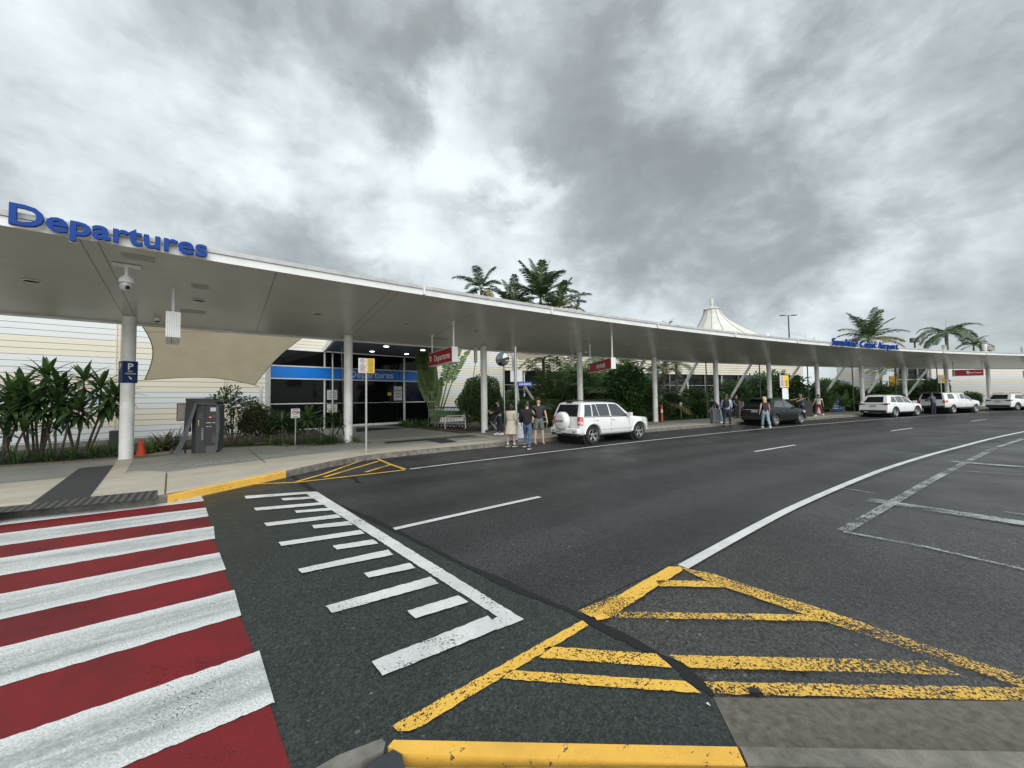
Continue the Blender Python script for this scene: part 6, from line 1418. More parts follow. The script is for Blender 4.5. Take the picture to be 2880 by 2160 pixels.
for i, (px, Y_, n_, L_, m, l) in enumerate([(648, 15.0, 60, .4, L_lite, 'small light green fern nearest the pay station'), (700, 15.2, 60, .38, L_mid, 'small green fern below the reddish shrub'), (762, 15.4, 70, .42, L_lite, 'small light fern at the notch of the bed edging'), (868, 14.75, 110, .55, L_dark, 'dark grass clump at the foot of the bright rosette plant'), (905, 14.9, 110, .6, L_dark, 'dark grass clump midway to the second column'), (945, 15.2, 110, .55, L_dark, 'dark grass clump against the second column'), (1000, 15.6, 40, .45, L_mid, 'thin grass tuft just right of the second column'), (805, 15.1, 80, .45, L_mid, 'green clump behind the no smoking sign post')]):
    clump('ground_fern', l, at(px, Y_), n_, L_, .03, 50+i, m, rad=.2, group='low ferns and grasses in the bed before the entrance')
# --- entrance right side
def fan_palm():
    rr = random.Random(61); root = thing('travellers_palm', 'traveller\'s palm with torn paddle leaves between the blue band and the trolleys', 'palm tree', at(1222, 25.0)); st, lf = MB(), MB()
    fd = Vector((.98, .2, 0)).normalized()
    specs = [(-9, 2.0, 2.9, .72), (-5, 2.3, 2.9, .7), (-1, 1.7, 2.7, .62), (5, 1.3, 1.8, .5), (9, 2.6, 2.3, .5), (14, 2.9, 2.5, .5), (19, 3.0, 2.6, .45), (-13, 1.6, 1.8, .45)]
    for a, pet, L_, w_ in specs:
        d = (fd*math.sin(R(a))+Vector((0, 0, math.cos(R(a))))).normalized(); b = fd*(a*.008); e = b+d*pet
        st.tube([b, b.lerp(e, .5), e], [.07, .05, .035], 7)
        # torn blade: separate strips either side of the midrib
        side = Vector((fd.x*math.cos(R(a)), fd.y*math.cos(R(a)), -math.sin(R(a)))); n = 22; dd = d.copy(); p = e.copy()
        for i in range(n):
            t = i/n; q = p+dd*(L_/n); ww = w_*.5*math.sin(math.pi*min(1, .12+t*.86))**.55
            for sg in (-1, 1):
                torn = (rr.random() < .35 and a > 5); dn = Vector((0, 0, -.12 if not torn else -.45))*ww; c_ = ww*(rr.uniform(.6, 1.0) if torn else 1)
                fwd = dd*ww*.45; lf.add([p, q-(dd*.01 if a > 5 else Vector()), q+side*sg*c_+dn+fwd, p+side*sg*c_+dn+fwd+(dd*.02 if torn else Vector())], [(0, 1, 2, 3)])
            p = q; dd = (dd+Vector((0, 0, -.03))+fd*(.004 if a > 0 else -.004)*(abs(a)/20)).normalized()
    kids(root, [('leaf_stalks', st, M_gstem, True), ('leaf_blades', lf, leafmat('banana_leaf', (.05, .10, .02), (.13, .20, .05), .7, .4, .35), False)])
fan_palm()
for i, (px, Y_, l) in enumerate([(1140, 25.2, 'low green ground cover left of the trolleys, first clump by the glass'), (1170, 25.2, 'low green ground cover left of the trolleys, middle clump'), (1200, 25.2, 'low green ground cover against the traveller\'s palm foot')]):
    clump('ground_fern', l, at(px, Y_), 130, .6, .07, 63+i, L_mid, rad=.35, hi=85, group='green ground cover left of the trolleys')
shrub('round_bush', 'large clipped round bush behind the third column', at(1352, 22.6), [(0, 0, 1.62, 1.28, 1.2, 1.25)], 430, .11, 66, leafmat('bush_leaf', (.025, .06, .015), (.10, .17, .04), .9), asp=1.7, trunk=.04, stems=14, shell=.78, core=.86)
# --- hedge
hd = thing('clipped_hedge', 'dark clipped box hedge behind the white SUV with the spare wheel', 'hedge', (P(18, -2.2).x, P(18, -2.2).y, .13))
rr = random.Random(70); lf = MB(); hA, hB = P(15.9, -2.0, .13), P(20.8, -2.6, .13); hd_ = (hB-hA).normalized(); hn = Vector((-hd_.y, hd_.x, 0)); HL = (hB-hA).length
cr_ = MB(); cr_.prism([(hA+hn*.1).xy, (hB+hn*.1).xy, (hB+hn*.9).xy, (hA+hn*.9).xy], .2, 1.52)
def hf():
    f = rr.random(); u_ = rr.random()*HL
    if f < .3: return hA+hd_*u_+hn*rr.random()*1.0+Vector((0, 0, 1.55+rr.uniform(-.05, .04))), Vector((0, 0, 1))
    if f < .85: return hA+hd_*u_+hn*rr.uniform(-.03, .1)+Vector((0, 0, rr.random()*1.55)), -hn
    return hA+(hd_*0 if rr.random() < .5 else hd_*HL)+hn*rr.random()+Vector((0, 0, rr.random()*1.55)), hd_
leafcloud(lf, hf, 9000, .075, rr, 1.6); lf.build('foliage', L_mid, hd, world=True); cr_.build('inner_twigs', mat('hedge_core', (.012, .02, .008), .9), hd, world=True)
# --- garden behind the columns: mixed palms, straps, shrubs. (px, depth, kind, size, label)
GN = [
 (1440, 29.5, 'strap', 1.3, 'spiky strap plant in front of the first dark concourse pane'), (1508, 30, 'strap', 1.9, 'spiky strap-leaved plant above the raking prop'), (1530, 27.5, 'palmt', 5.6, 'dark-trunked palm with its crown up under the canopy, left of the Arrivals sign'),
 (1472, 27, 'shrub', 2.4, 'dark shrub behind the sign pole with the white panel'), (1560, 26.5, 'areca', 4.6, 'feathery palm clump behind the clipped hedge'), (1605, 28, 'areca', 5.0, 'feathery palm clump left of the fourth column'), (1590, 25.5, 'strap', 2.6, 'strap plant over the middle of the hedge'),
 (1655, 27.5, 'shrub', 3.8, 'dense dark shrub right of the fourth column'), (1700, 29, 'areca', 5.0, 'tall feathery palm below the Arrivals sign'), (1690, 26.5, 'strap', 1.8, 'strap plant behind the roof of the white SUV with the spare wheel'), (1740, 28, 'shrub', 4.0, 'bushy dark shrub right of the Arrivals sign'),
 (1762, 31, 'palmt', 5.4, 'thin palm rising behind the raking strut of the fifth column'), (1785, 28, 'shrub', 3.5, 'dark shrub behind the foot of the fifth column strut'), (1820, 30, 'areca', 4.2, 'feathery palm behind the fifth column'), (1745, 25.8, 'shrub', 1.3, 'low dark shrub beside the bonnet of the white SUV with the spare wheel'),
 (1800, 26.8, 'shrub', 1.1, 'low dark shrub between the strut and the fifth column'), (1880, 30, 'shrub', 2.0, 'leafy shrub right of the red bollard'), (1875, 28.4, 'shrublt', 1.2, 'light green leafy bush close behind the red bollard'), (1905, 33, 'palmt', 5.6, 'slim dark palm with a flat crown between the fifth and sixth columns'),
 (1868, 34, 'palmt', 5.2, 'slim palm directly right of the fifth column'), (1935, 31, 'shrub', 2.5, 'rounded dark shrub left of the sixth column strut'), (1925, 29.2, 'shrub', 1.2, 'low hedge-like shrub behind the small white stake sign'), (1975, 30.2, 'shrub', 1.3, 'low dark shrub left of the grey litter pillar'),
 (2040, 34, 'shrub', 3.1, 'tall dense green tree-like shrub right of the sixth column'), (2030, 32, 'strap', 1.3, 'strap plant under the tall shrub right of the sixth column'), (2110, 36, 'shrub', 3.2, 'dark leafy shrub left of the seventh column strut'), (2150, 37, 'shrub', 3.9, 'tall dark shrub behind the seventh column'),
 (2196, 38, 'areca', 3.9, 'palm with a spiky crown left of the white and yellow sign'), (2180, 34, 'shrub', 2.0, 'dark shrub behind the roof of the black car'), (2235, 35.5, 'shrub', 3.3, 'big dark rounded shrub behind the bonnet of the black car'), (2262, 36.5, 'shrub', 3.0, 'dark shrub left of the eighth column'),
 (2105, 32.5, 'shrub', 1.4, 'low shrub behind the tailgate of the black car'), (2320, 37, 'shrub', 1.9, 'dark green shrub left of the blue directory board'), (2345, 41, 'shrublt', 3.9, 'light green tree behind the blue directory board'), (2395, 38, 'shrub', 2.6, 'dark shrub between the directory board and the ninth column'),
 (2375, 36.6, 'areca', 1.9, 'bright feathery clump behind the small white stake sign by the directory board'), (2450, 41, 'shrub', 2.7, 'dark shrub right of the ninth column'), (2480, 43, 'palmt', 5.4, 'palm with drooping fronds between the ninth and tenth columns'), (2500, 40, 'shrub', 2.8, 'shrub left of the tenth column'),
 (2585, 42, 'shrub', 3.0, 'broad rounded tree behind the gap between the tenth and eleventh columns'), (2620, 42.5, 'shrub', 3.2, 'dense rounded tree left of the eleventh column'), (2560, 43.5, 'areca', 3.8, 'feathery palm right of the tenth column'), (2730, 45.5, 'shrub', 1.9, 'dark bush in front of the far glazed doorway'),
 (2875, 44.8, 'strap', 1.1, 'small plant at the right edge against the cream wall'), (2290, 35.2, 'shrub', 1.0, 'low shrub right of the man leaning on the black car'), (2425, 37.2, 'shrub', 1.2, 'low bush left of the ninth column foot'), (2530, 40, 'shrub', 1.3, 'low bush behind the first white SUV on the right')]
protos = {}
for i, (px, Y_, kd, sz, lab) in enumerate(GN):
    q = at(px, Y_); key = (kd, i % 3); grp = None
    if key in protos:
        o0, s0 = protos[key]; o = copy_tree(o0, loc=q, rz=rnd.uniform(0, 6.28), label=lab); k_ = sz/s0; o.scale = (k_*rnd.uniform(.9, 1.15), k_, k_); continue
    sd = 100+i
    if kd == 'strap': o = strap_plant('strap_leaf_plant', lab, q, [(0, 0, sz*.6), (.3, .1, sz*.4), (-.3, 0, sz*.45)], sz*.5, .07, sd, nleaf=24)
    elif kd == 'shrub': 
        r0_ = random.Random(sd); bl = [(r0_.uniform(-.35, .35)*sz, r0_.uniform(-.2, .2)*sz, sz*r0_.uniform(.3, .75), sz*.32, sz*.3, sz*.26) for _ in range(5)]+[(0, 0, sz*.3, sz*.42, sz*.38, sz*.28)]
        o = shrub('garden_shrub', lab, q, bl, 80 if sz > 2 else 110, .055*sz+.05, sd, [L_dark, L_dark, L_mid][i % 3], asp=2.2, core=.62)
    elif kd == 'shrublt':
        bl = [(rnd.uniform(-.35, .35)*sz, rnd.uniform(-.2, .2)*sz, sz*rnd.uniform(.5, .8), sz*.28, sz*.3, sz*.2) for _ in range(5)]
        o = shrub('leafy_shrub', lab, q, bl, 80, .09+.02*sz, sd, L_mid, asp=2, core=.5)
    elif kd == 'areca': o = palm('feather_palm', lab, q, sz*.25, 17, sz*.85, sd, droop=1.3, lm=L_mid if i % 2 else L_palm, r0=.06, spear=False, old=1, elr=(8, 75), shaft=False, nl=30)
    else: o = palm('garden_palm', lab, q, sz*.78, 13, 2.1, sd, droop=1.6, r0=.13, spear=False, old=2, trunkm=M_stem, shaft=False, nl=30)
    protos[key] = (o, sz)
# ground cover along the back of the footpath between the columns
gc = MB(); rr = random.Random(91)
for i in range(2600):
    s = rr.uniform(19.5, 62); d = rr.uniform(-3.4, -.8) if s < 46 else rr.uniform(-3.6, -1.5)
    p = P(s, d, .12); a = rr.uniform(0, 6.28); el = R(rr.uniform(5, 60)); blade(gc, p, (math.sin(el)*math.cos(a), math.sin(el)*math.sin(a), math.cos(el)), rr.uniform(.3, .65), .09, 1.5, rr, .2, 3)
gc.build('ground_cover', L_dark, kind='stuff', label='dark leafy ground cover along the back of the footpath', cat='ground cover')
# --- palms over the canopy
def toppalm(px, py, Y_, L_, seed, label, **k):
    t_ = AY(px, py, Y_); return palm('tall_palm', label, Vector((t_.x, t_.y, 0)), t_.z-L_*.30, k.pop('nf', 13), L_, seed, droop=k.pop('droop', 1.5), **k)
toppalm(1353, 812, 45, 3.7, 201, 'tall palm with an open crown, leftmost above the canopy', r0=.17, droop=1.5, nf=12, elr=(22, 105), lw=.03)
toppalm(1520, 838, 42, 4.5, 202, 'largest dense palm crown right of the open one above the canopy', r0=.2, droop=1.2, nf=18, elr=(4, 85), lw=.03)
toppalm(1445, 872, 44, 3.9, 203, 'lower palm crown filling the gap between the two tallest palms above the canopy', r0=.18, droop=1.2, nf=15, elr=(8, 80), lw=.03)
toppalm(1570, 868, 40, 3.6, 204, 'palm crown with browning fronds at the right of the dense cluster', r0=.16, droop=1.2, nf=14, elr=(15, 90), old=4, lw=.03)
toppalm(1622, 872, 44, 1.5, 205, 'small upright palm tip right of the dense palm cluster', r0=.08, nf=5, elr=(3, 45), droop=.8, old=0)
toppalm(1881, 914, 48, 1.1, 206, 'tiny palm tuft showing over the canopy left of the tent', r0=.08, nf=5, elr=(20, 80), old=0)
toppalm(2442, 956, 62, 5.3, 207, 'broad yellowing palm above the airport name letters', r0=.25, nf=20, droop=1.2, elr=(8, 100), old=7, lw=.026)
toppalm(2661, 938, 66, 4.9, 208, 'palm with drooping fronds and a bare spear, far right above the canopy', r0=.28, nf=15, droop=2.1, elr=(38, 98), old=1, lw=.026)
toppalm(2738, 972, 68, 2.7, 209, 'smaller palm crown behind the right side of the far right palm', r0=.16, nf=11, droop=1.8, elr=(25, 98), old=1, lw=.026)
# ================================================================ people
def skinmesh(name, chain, m, sub=2, root=0):
    """chain: dict(verts=[(co, r)], edges=[]) grown with a Skin modifier and applied"""
    me = bpy.data.meshes.new('sk'); me.from_pydata([tuple(v[0]) for v in chain['v']], chain['e'], []); o = bpy.data.objects.new('sk', me); COL.objects.link(o)
    md = o.modifiers.new('skin', 'SKIN'); md.use_smooth_shade = True; md.branch_smoothing = .3; sv = me.skin_vertices[0].data
    for i, (co, r) in enumerate(chain['v']):
        sv[i].radius = r if isinstance(r, tuple) else (r, r); sv[i].use_root = (i == root)
    ms = o.modifiers.new('sub', 'SUBSURF'); ms.levels = sub; ms.render_levels = sub
    out = evalmesh(o); bpy.data.meshes.remove(me); out.name = name; out.materials.clear(); out.materials.append(m)
    out.polygons.foreach_set('use_smooth', [True]*len(out.polygons)); return out
SK = {k: mat('skin_'+k, c, .55, var=.08, scale=9) for k, c in dict(fair=(.52, .33, .25), tan=(.36, .21, .14), light=(.48, .30, .22)).items()}
def cloth(name, c, var=.2, rough=.85, sc=9): return mat(name, c, rough, var=var, scale=sc, bump=.3, bscale=60)
def rotx(v, a): c, s_ = math.cos(a), math.sin(a); return Vector((v.x, v.y*c-v.z*s_, v.y*s_+v.z*c))
def roty(v, a): c, s_ = math.cos(a), math.sin(a); return Vector((v.x*c+v.z*s_, v.y, -v.x*s_+v.z*c))
class Person:
    """local frame: faces -y; pose in degrees. legs/arms: ((forward, out, bend) right, left)"""
    def __init__(s, label, pos, face, h=1.75, skin='fair', lean=0, legs=((6, 4, 4), (-6, 4, 6)), arms=((8, 10, 18), (-4, 10, 15)), head=(0, 0), bulk=1.0, female=False, foot_z=None):
        u = h/1.75; s.u = u; s.b = bulk; s.t = thing('person', label, 'person', pos, face); s.skin = SK[skin]
        hip = .93*u; sw = (.178 if female else .205)*u; hw = .095*u
        L_ = lambda v, pit, out, sg: roty(rotx(Vector(v), R(-pit)), R(out)*sg)   # pitch forward (towards -y) then outwards
        def limb(o, l1, l2, f, out, bend, sg, dirn):
            d1 = L_((0, 0, -1), f, -out, sg); d2 = L_((0, 0, -1), f+dirn*bend, -out*.6, sg); k = o+d1*l1; return k, k+d2*l2, d2
        J = {}; pel = Vector((0, 0, hip)); J['pel'] = pel
        fwd = lambda v: pel + rotx(Vector(v)-pel, R(lean))
        J['wa'] = fwd((0, 0, hip+.16*u)); J['ch'] = fwd((0, 0, hip+.34*u)); J['nb'] = fwd((0, .005, hip+.515*u)); 
        hd = R(head[0]); nb = J['nb']; nk = rotx(Vector((0, -.012, .075*u)), R(lean*.6)+hd*.4); J['nk'] = nb+nk
        J['hc'] = J['nk']+rotx(Vector((0, -.012, .085*u)), R(lean*.6)+hd); J['ht'] = J['hc']+rotx(Vector((0, .0, .075*u)), R(lean*.6)+hd)
        s.hrot = R(lean*.6)+hd; s.yaw = R(head[1])
        for i, sg in ((0, 1), (1, -1)):
            k = 'RL'[i]; f, o_, b_ = legs[i]; hp = pel+Vector((-sg*hw, 0, -.03*u)); kn, an, d2 = limb(hp, .43*u, .42*u, f, o_, b_, -sg, -1)
            J['h'+k], J['k'+k], J['a'+k] = hp, kn, an
            f, o_, b_ = arms[i]; sh = fwd((-sg*sw, .0, hip+.475*u)); el, wr, d2 = limb(sh, .285*u, .25*u, f+0, o_, b_, -sg, 1); J['s'+k], J['e'+k], J['w'+k], J['d'+k] = sh, el, wr, d2
        mz = min(J['aR'].z, J['aL'].z)-.075*u
        for k in J:
            if k not in ('dR', 'dL'): J[k] = J[k]-Vector((0, 0, mz))
        s.J = J; s.body()
    def ch(s): return dict(v=[], e=[])
    def body(s):
        J, u, b = s.J, s.u, s.b; c = s.ch(); idx = {}
        def v(n, co, r): idx[n] = len(c['v']); c['v'].append((co, r)); return idx[n]
        def e(a, b_): c['e'].append((idx[a], idx[b_]))
        v('pel', J['pel'], .125*u*b); v('wa', J['wa'], .115*u*b); v('ch', J['ch'], .13*u*b); v('nb', J['nb'], .062*u); v('nk', J['nk'], .052*u); v('hc', J['hc'], (.083*u, .092*u)); v('ht', J['ht'], (.062*u, .07*u))
        for a, b_ in (('pel', 'wa'), ('wa', 'ch'), ('ch', 'nb'), ('nb', 'nk'), ('nk', 'hc'), ('hc', 'ht')): e(a, b_)
        hr = lambda p: J['hc']+rotx(Matrix.Rotation(s.yaw, 3, 'Z') @ Vector(p), s.hrot)
        for k, sg in (('R', -1), ('L', 1)):
            v('h'+k, J['h'+k], .088*u*b); v('k'+k, J['k'+k], .056*u); v('c'+k, J['k'+k].lerp(J['a'+k], .3), .055*u); v('a'+k, J['a'+k], .034*u); v('t'+k, J['a'+k]+Vector((0, -.13*u, -.045*u)), .03*u)
            e('pel', 'h'+k); e('h'+k, 'k'+k); e('k'+k, 'c'+k); e('c'+k, 'a'+k); e('a'+k, 't'+k)
            v('s'+k, J['s'+k], .052*u*b); v('e'+k, J['e'+k], .038*u); v('w'+k, J['w'+k], .024*u); e('ch', 's'+k); e('s'+k, 'e'+k); e('e'+k, 'w'+k)
            d = J['d'+k]; pm_ = J['w'+k]+d*.06*u; v('p'+k, pm_, (.030*u, .020*u)); e('w'+k, 'p'+k); q = Vector((sg, 0, 0)); side = (q-q.dot(d)*d).normalized(); fwd_ = d.cross(side).normalized()
            for i_, (off, ln) in enumerate(((-.025, .062), (-.008, .075), (.009, .07), (.025, .052))):
                b0 = pm_+fwd_*off*u+d*.025*u; m_ = b0+d*ln*.5*u; tp = m_+(d-side*.35).normalized()*ln*.5*u
                v(f'f{i_}{k}', m_, .0095*u); v(f'g{i_}{k}', tp, .008*u); e('p'+k, f'f{i_}{k}'); e(f'f{i_}{k}', f'g{i_}{k}')
            v('th'+k, J['w'+k]+d*.045*u-fwd_*.038*u, .011*u); v('tt'+k, J['w'+k]+d*.085*u-fwd_*.05*u, .009*u); e('p'+k, 'th'+k); e('th'+k, 'tt'+k)
        me = skinmesh('body', c, s.skin); s.bodyo = link('body', me, s.t)
        # facial relief and ears sit on the head as one small mesh with eyes
        f = MB(); f.add([hr((0, -.112*u, -.012*u)), hr((-.014*u, -.085*u, -.02*u)), hr((.014*u, -.085*u, -.02*u)), hr((0, -.088*u, .03*u)), hr((0, -.088*u, -.028*u))], [(0, 3, 1), (0, 2, 3), (0, 1, 4), (0, 4, 2)])
        for sg in (-1, 1): f.lathe([(.0001, -.008), (.02, -.006), (.024, 0), (.018, .008), (.0001, .008)], 8, hr((sg*.086*u, .006*u, 0)), Matrix.Rotation(R(90), 3, 'Y'))
        f.build('nose_and_ears', s.skin, s.bodyo, smooth=True)
        for sg in (-1, 1): g_ = MB(); g_.lathe([(.0001, -.007), (.011, 0), (.0001, .007)], 8, hr((sg*.031*u, -.083*u, .018*u))); g_.build('eye', M_black, s.bodyo)
        g_ = MB(); g_.beam(hr((-.022*u, -.084*u, -.042*u)), hr((.022*u, -.084*u, -.042*u)), .008, .007); g_.build('mouth', mat('lips', (.3, .12, .1), .6), s.bodyo)
    def garment(s, name, m, pts, edges, sub=2):
        c = dict(v=pts, e=edges); me = skinmesh(name, c, m, sub)
        if name != 'hair':   # cloth folds
            ns = [v.normal.copy() for v in me.vertices]
            for v, nn in zip(me.vertices, ns): q = v.co; v.co = q+nn*(.014*noise.noise(Vector((q.x*9, q.y*9, q.z*14+pts[0][0].x*50)))+.006*noise.noise(q*26))
        return link(name, me, s.t)
    def top(s, m, sleeve=.5, r=.03, hem=0.0, name='shirt', collar=True):
        J, u, b = s.J, s.u, s.b; k = 1; pts = [(J['pel']+Vector((0, 0, -hem-.07*u)), ((.15+r)*u*b, (.105+r)*u*b)), (J['wa'], ((.135+r)*u*b, (.10+r)*u*b)), (J['ch'], ((.15+r)*u*b, (.11+r)*u*b)), (J['nb']+Vector((0, 0, -.03*u)), ((.075+r*.6)*u, (.07+r*.6)*u))]; ed = [(0, 1), (1, 2), (2, 3)]
        for q in 'RL':
            n = len(pts); pts.append((J['s'+q], (.058+r)*u*b)); ed.append((2, n))
            if sleeve <= 1: pts.append((J['s'+q].lerp(J['e'+q], sleeve), (.045+r)*u)); ed.append((n, n+1))
            else: pts.append((J['e'+q], (.040+r)*u)); pts.append((J['e'+q].lerp(J['w'+q], min(1, sleeve-1)), (.026+r*.9)*u)); ed += [(n, n+1), (n+1, n+2)]
        return s.garment(name, m, pts, ed)
    def legs(s, m, length=1.9, r=.018, name='trousers', flare=0.0):
        J, u, b = s.J, s.u, s.b; pts = [(J['pel']+Vector((0, 0, .09*u)), ((.135+r)*u*b, (.10+r)*u*b)), (J['pel']+Vector((0, 0, -.02*u)), ((.14+r)*u*b, (.105+r)*u*b))]; ed = [(0, 1)]
        for q in 'RL':
            n = len(pts); pts.append((J['h'+q]+Vector((0, 0, -.08*u)), (.085+r)*u*b)); ed.append((1, n))
            if length <= 1: pts.append((J['h'+q].lerp(J['k'+q], length), (.068+r)*u)); ed.append((n, n+1))
            else: pts.append((J['k'+q], (.055+r)*u)); pts.append((J['k'+q].lerp(J['a'+q], length-1), (.040+r+flare)*u)); ed += [(n, n+1), (n+1, n+2)]
        return s.garment(name, m, pts, ed)
    def shoes(s, m, sole=None, sandal=False):
        for q in 'RL':
            a = s.J['a'+q]; u = s.u; g_ = MB(); rows = []
            for y, w_, h_ in ((.07, .03, .06), (.05, .038, .085), (-.02, .042, .09), (-.09, .048, .062), (-.155, .042, .045), (-.185, .022, .03)):
                z0 = a.z-.075*u; h2 = h_ if not sandal else .03
                rows.append([Vector((a.x+math.cos(t)*w_*u*1.05, a.y+y*u, z0+.012+max(0, math.sin(t))*h2*u)) for t in [math.pi*i/8 for i in range(9)]]+[Vector((a.x-w_*u, a.y+y*u, z0)), Vector((a.x+w_*u, a.y+y*u, z0))])
            n = len(rows[0]); g_.add([p for r_ in rows for p in r_], [(i*n+j, i*n+(j+1) % n, (i+1)*n+(j+1) % n, (i+1)*n+j) for i in range(len(rows)-1) for j in range(n)]+[tuple(range(n-1, -1, -1)), tuple((len(rows)-1)*n+j for j in range(n))])
            sh = g_.build('shoe', m, s.t, smooth=50)
            if sole: g2 = MB(); g2.box((a.x, a.y-.055*u, a.z-.075*u+.012), (.098*u, .27*u, .026)); g2.build('sole', sole, sh)
    def hair(s, m, ln=0.0, w_=1.0, bun=False, bald=False):
        J, u = s.J, s.u; q = lambda p: J['hc']+rotx(Matrix.Rotation(s.yaw, 3, 'Z') @ Vector(p)*u, s.hrot)
        pts = [(q((0, .036, .045)), (.084*u*w_, .078*u*w_)), (q((0, .010, .088)), (.068*u, .064*u)), (q((0, .045, .0)), (.078*u*w_, .068*u*w_))]; ed = [(0, 1), (0, 2)]
        if ln > 0:
            pts += [(q((0, .055, -.09)), (.095*u*w_, .06*u)), (q((0, .065, -.09-ln)), (.085*u*w_, .045*u))]; ed += [(2, 3), (3, 4)]
        return s.garment('hair', m, pts, ed)
    def hand(s, q): return s.t.location+Matrix.Rotation(s.t.rotation_euler[2], 3, 'Z') @ (s.J['w'+q]+s.J['d'+q]*.09*s.u)
def facing(deg_from_cam_right, base=0): return R(base)
H_blk = cloth('black_hair', (.012, .009, .008), rough=.5); H_brn = cloth('brown_hair', (.05, .03, .02), rough=.55); H_bld = cloth('blonde_hair', (.52, .38, .18), .35, .5, 25); H_gry = cloth('grey_hair', (.25, .23, .21), .3)
T_blk = cloth('black_cloth', (.012, .012, .014)); T_nvy = cloth('navy_cloth', (.018, .022, .045)); T_crm = cloth('cream_cloth', (.50, .46, .37), .12); T_jean = cloth('blue_denim', (.07, .12, .20), .35, sc=14); T_ljean = cloth('pale_denim', (.22, .32, .38), .3, sc=14)
T_gry = cloth('grey_shorts', (.13, .14, .12)); T_char = cloth('charcoal_tee', (.028, .028, .032)); T_shirt = cloth('pale_blue_shirt', (.30, .36, .52), .12); T_slate = cloth('slate_shirt', (.07, .085, .13)); T_red = cloth('maroon_trousers', (.16, .025, .03)); T_wht = cloth('white_cloth', (.60, .60, .58), .1); T_lgr = cloth('light_grey_hoodie', (.30, .32, .33)); T_pnk = cloth('pink_bag', (.45, .18, .14))
def gxy(px, py, z=0.0): return G(px, py, z)
F = lambda d: R(d)      # rotz 0 faces -y (towards the camera); 90 faces +x (right); 180 faces away
# group by the white SUV
p = Person('woman in black at the kerb bending to a baby stroller, left of the cream dress', gxy(1406, 1222, .15), F(-70), 1.60, 'light', lean=6, legs=((8, 2, 4), (-4, 2, 4)), arms=((45, 6, 40), (35, 6, 45)), head=(10, 0), female=True, bulk=.86)
p.top(T_blk, 1.85, .02, .02); p.legs(T_nvy, 1.9, .02); p.shoes(T_wht, M_white); p.hair(H_blk, .12)
p = Person('woman with black bob in a belted cream coat dress, back turned, on the road', gxy(1438, 1256), F(150), 1.60, 'light', legs=((3, 3, 2), (-3, 3, 2)), arms=((8, 4, 22), (14, 4, 30)), female=True, bulk=.95)
p.top(T_crm, 1.85, .035, .02, 'coat_top'); J = p.J; hz = J['kR'].z+.03
m_ = MB(); rows = [[Vector((math.cos(a)*rx*(1+.05*math.sin(a*7)*f), math.sin(a)*ry*(1+.05*math.sin(a*7)*f), z)) for a in [2*math.pi*i/36 for i in range(37)]] for f, rx, ry, z in [(0, .165, .14, J['wa'].z+.03), (.1, .175, .145, J['pel'].z+.02), (.5, .215, .19, J['pel'].z-.16), (1, .245, .225, hz)]]
m_.grid(rows[::-1]); m_.build('coat_skirt', T_crm, p.t, smooth=True); m_ = MB(); m_.tube([Vector((math.cos(a)*.172, math.sin(a)*.145, J['wa'].z+.0)) for a in [2*math.pi*i/24 for i in range(25)]], .014, 6); m_.build('belt', cloth('tan_belt', (.3, .25, .15)), p.t)
p.shoes(T_blk, M_white); p.hair(H_blk, .07, 1.12)
for q_ in 'RL': m_ = MB(); a_ = J['a'+q_]; m_.lathe([(.042, -.01), (.045, .07)], 10, a_); m_.build('sock', T_wht, p.t)
p = Person('man with short dark hair in a black jacket and blue jeans, mid-step on the road', gxy(1484, 1261), F(165), 1.70, 'light', legs=((-12, 1, 4), (26, 2, 50)), arms=((35, 18, 60), (12, 10, 25)), head=(4, 30))
p.top(T_blk, 1.92, .055, .08, 'jacket'); p.legs(T_jean, 1.93, .02); p.shoes(T_nvy, M_white); p.hair(H_blk)
p = Person('man in a charcoal T-shirt, grey shorts and thongs, facing the camera beside the white SUV', gxy(1516, 1248), F(8), 1.80, 'fair', legs=((2, 5, 2), (2, 6, 2)), arms=((10, 8, 30), (4, 14, 14)), head=(0, -30), bulk=1.12)
p.top(T_char, .62, .03, .06, 't_shirt'); p.legs(T_gry, .98, .03, 'shorts'); p.shoes(cloth('brown_thongs', (.25, .16, .1)), None, True); p.hair(H_brn)
m_ = MB(); 
# far group
p = Person('tall man in a pale blue shirt with a black backpack, back to the camera', gxy(2046, 1200), F(170), 1.86, 'tan', legs=((2, 6, 2), (-2, 8, 2)), arms=((6, 8, 14), (8, 8, 30)), head=(2, 0), bulk=1.08)
p.top(T_shirt, 1.5, .03, .02); p.legs(T_nvy, 1.92, .015); p.shoes(T_blk); p.hair(H_brn)
bp = Person.__new__(Person)
def backpack(p, m, label, sx=1.0, side=0.0):
    J = p.J; o = thing('backpack', label, 'backpack', p.t.location+Matrix.Rotation(p.t.rotation_euler[2], 3, 'Z') @ Vector((side, .20*p.u, J['wa'].z-.05)), p.t.rotation_euler[2])
    m_ = MB(); rows = []
    for z, w_, d_ in ((0, .10, .05), (.04, .15, .085), (.2, .165, .10), (.36, .15, .09), (.44, .11, .06), (.47, .04, .02)):
        rows.append([Vector((math.copysign(abs(math.cos(a))**.6, math.cos(a))*w_*sx, math.copysign(abs(math.sin(a))**.6, math.sin(a))*d_, z)) for a in [2*math.pi*i/20 for i in range(21)]])
    m_.grid(rows[::-1]); b_ = m_.build('bag', m, o, smooth=True); m_ = MB(); m_.box((0, .105, .14), (.2*sx, .04, .18)); m_.build('pocket', m, o)
    for x in (-.1, .1): m_ = MB(); m_.tube([(x, -.05, .42), (x*1.2, -.14, .50), (x*1.2, -.26, .38)], .016, 6); m_.build('strap', m, o)
backpack(p, T_blk, 'black backpack slung on the man in the pale blue shirt', side=.09)
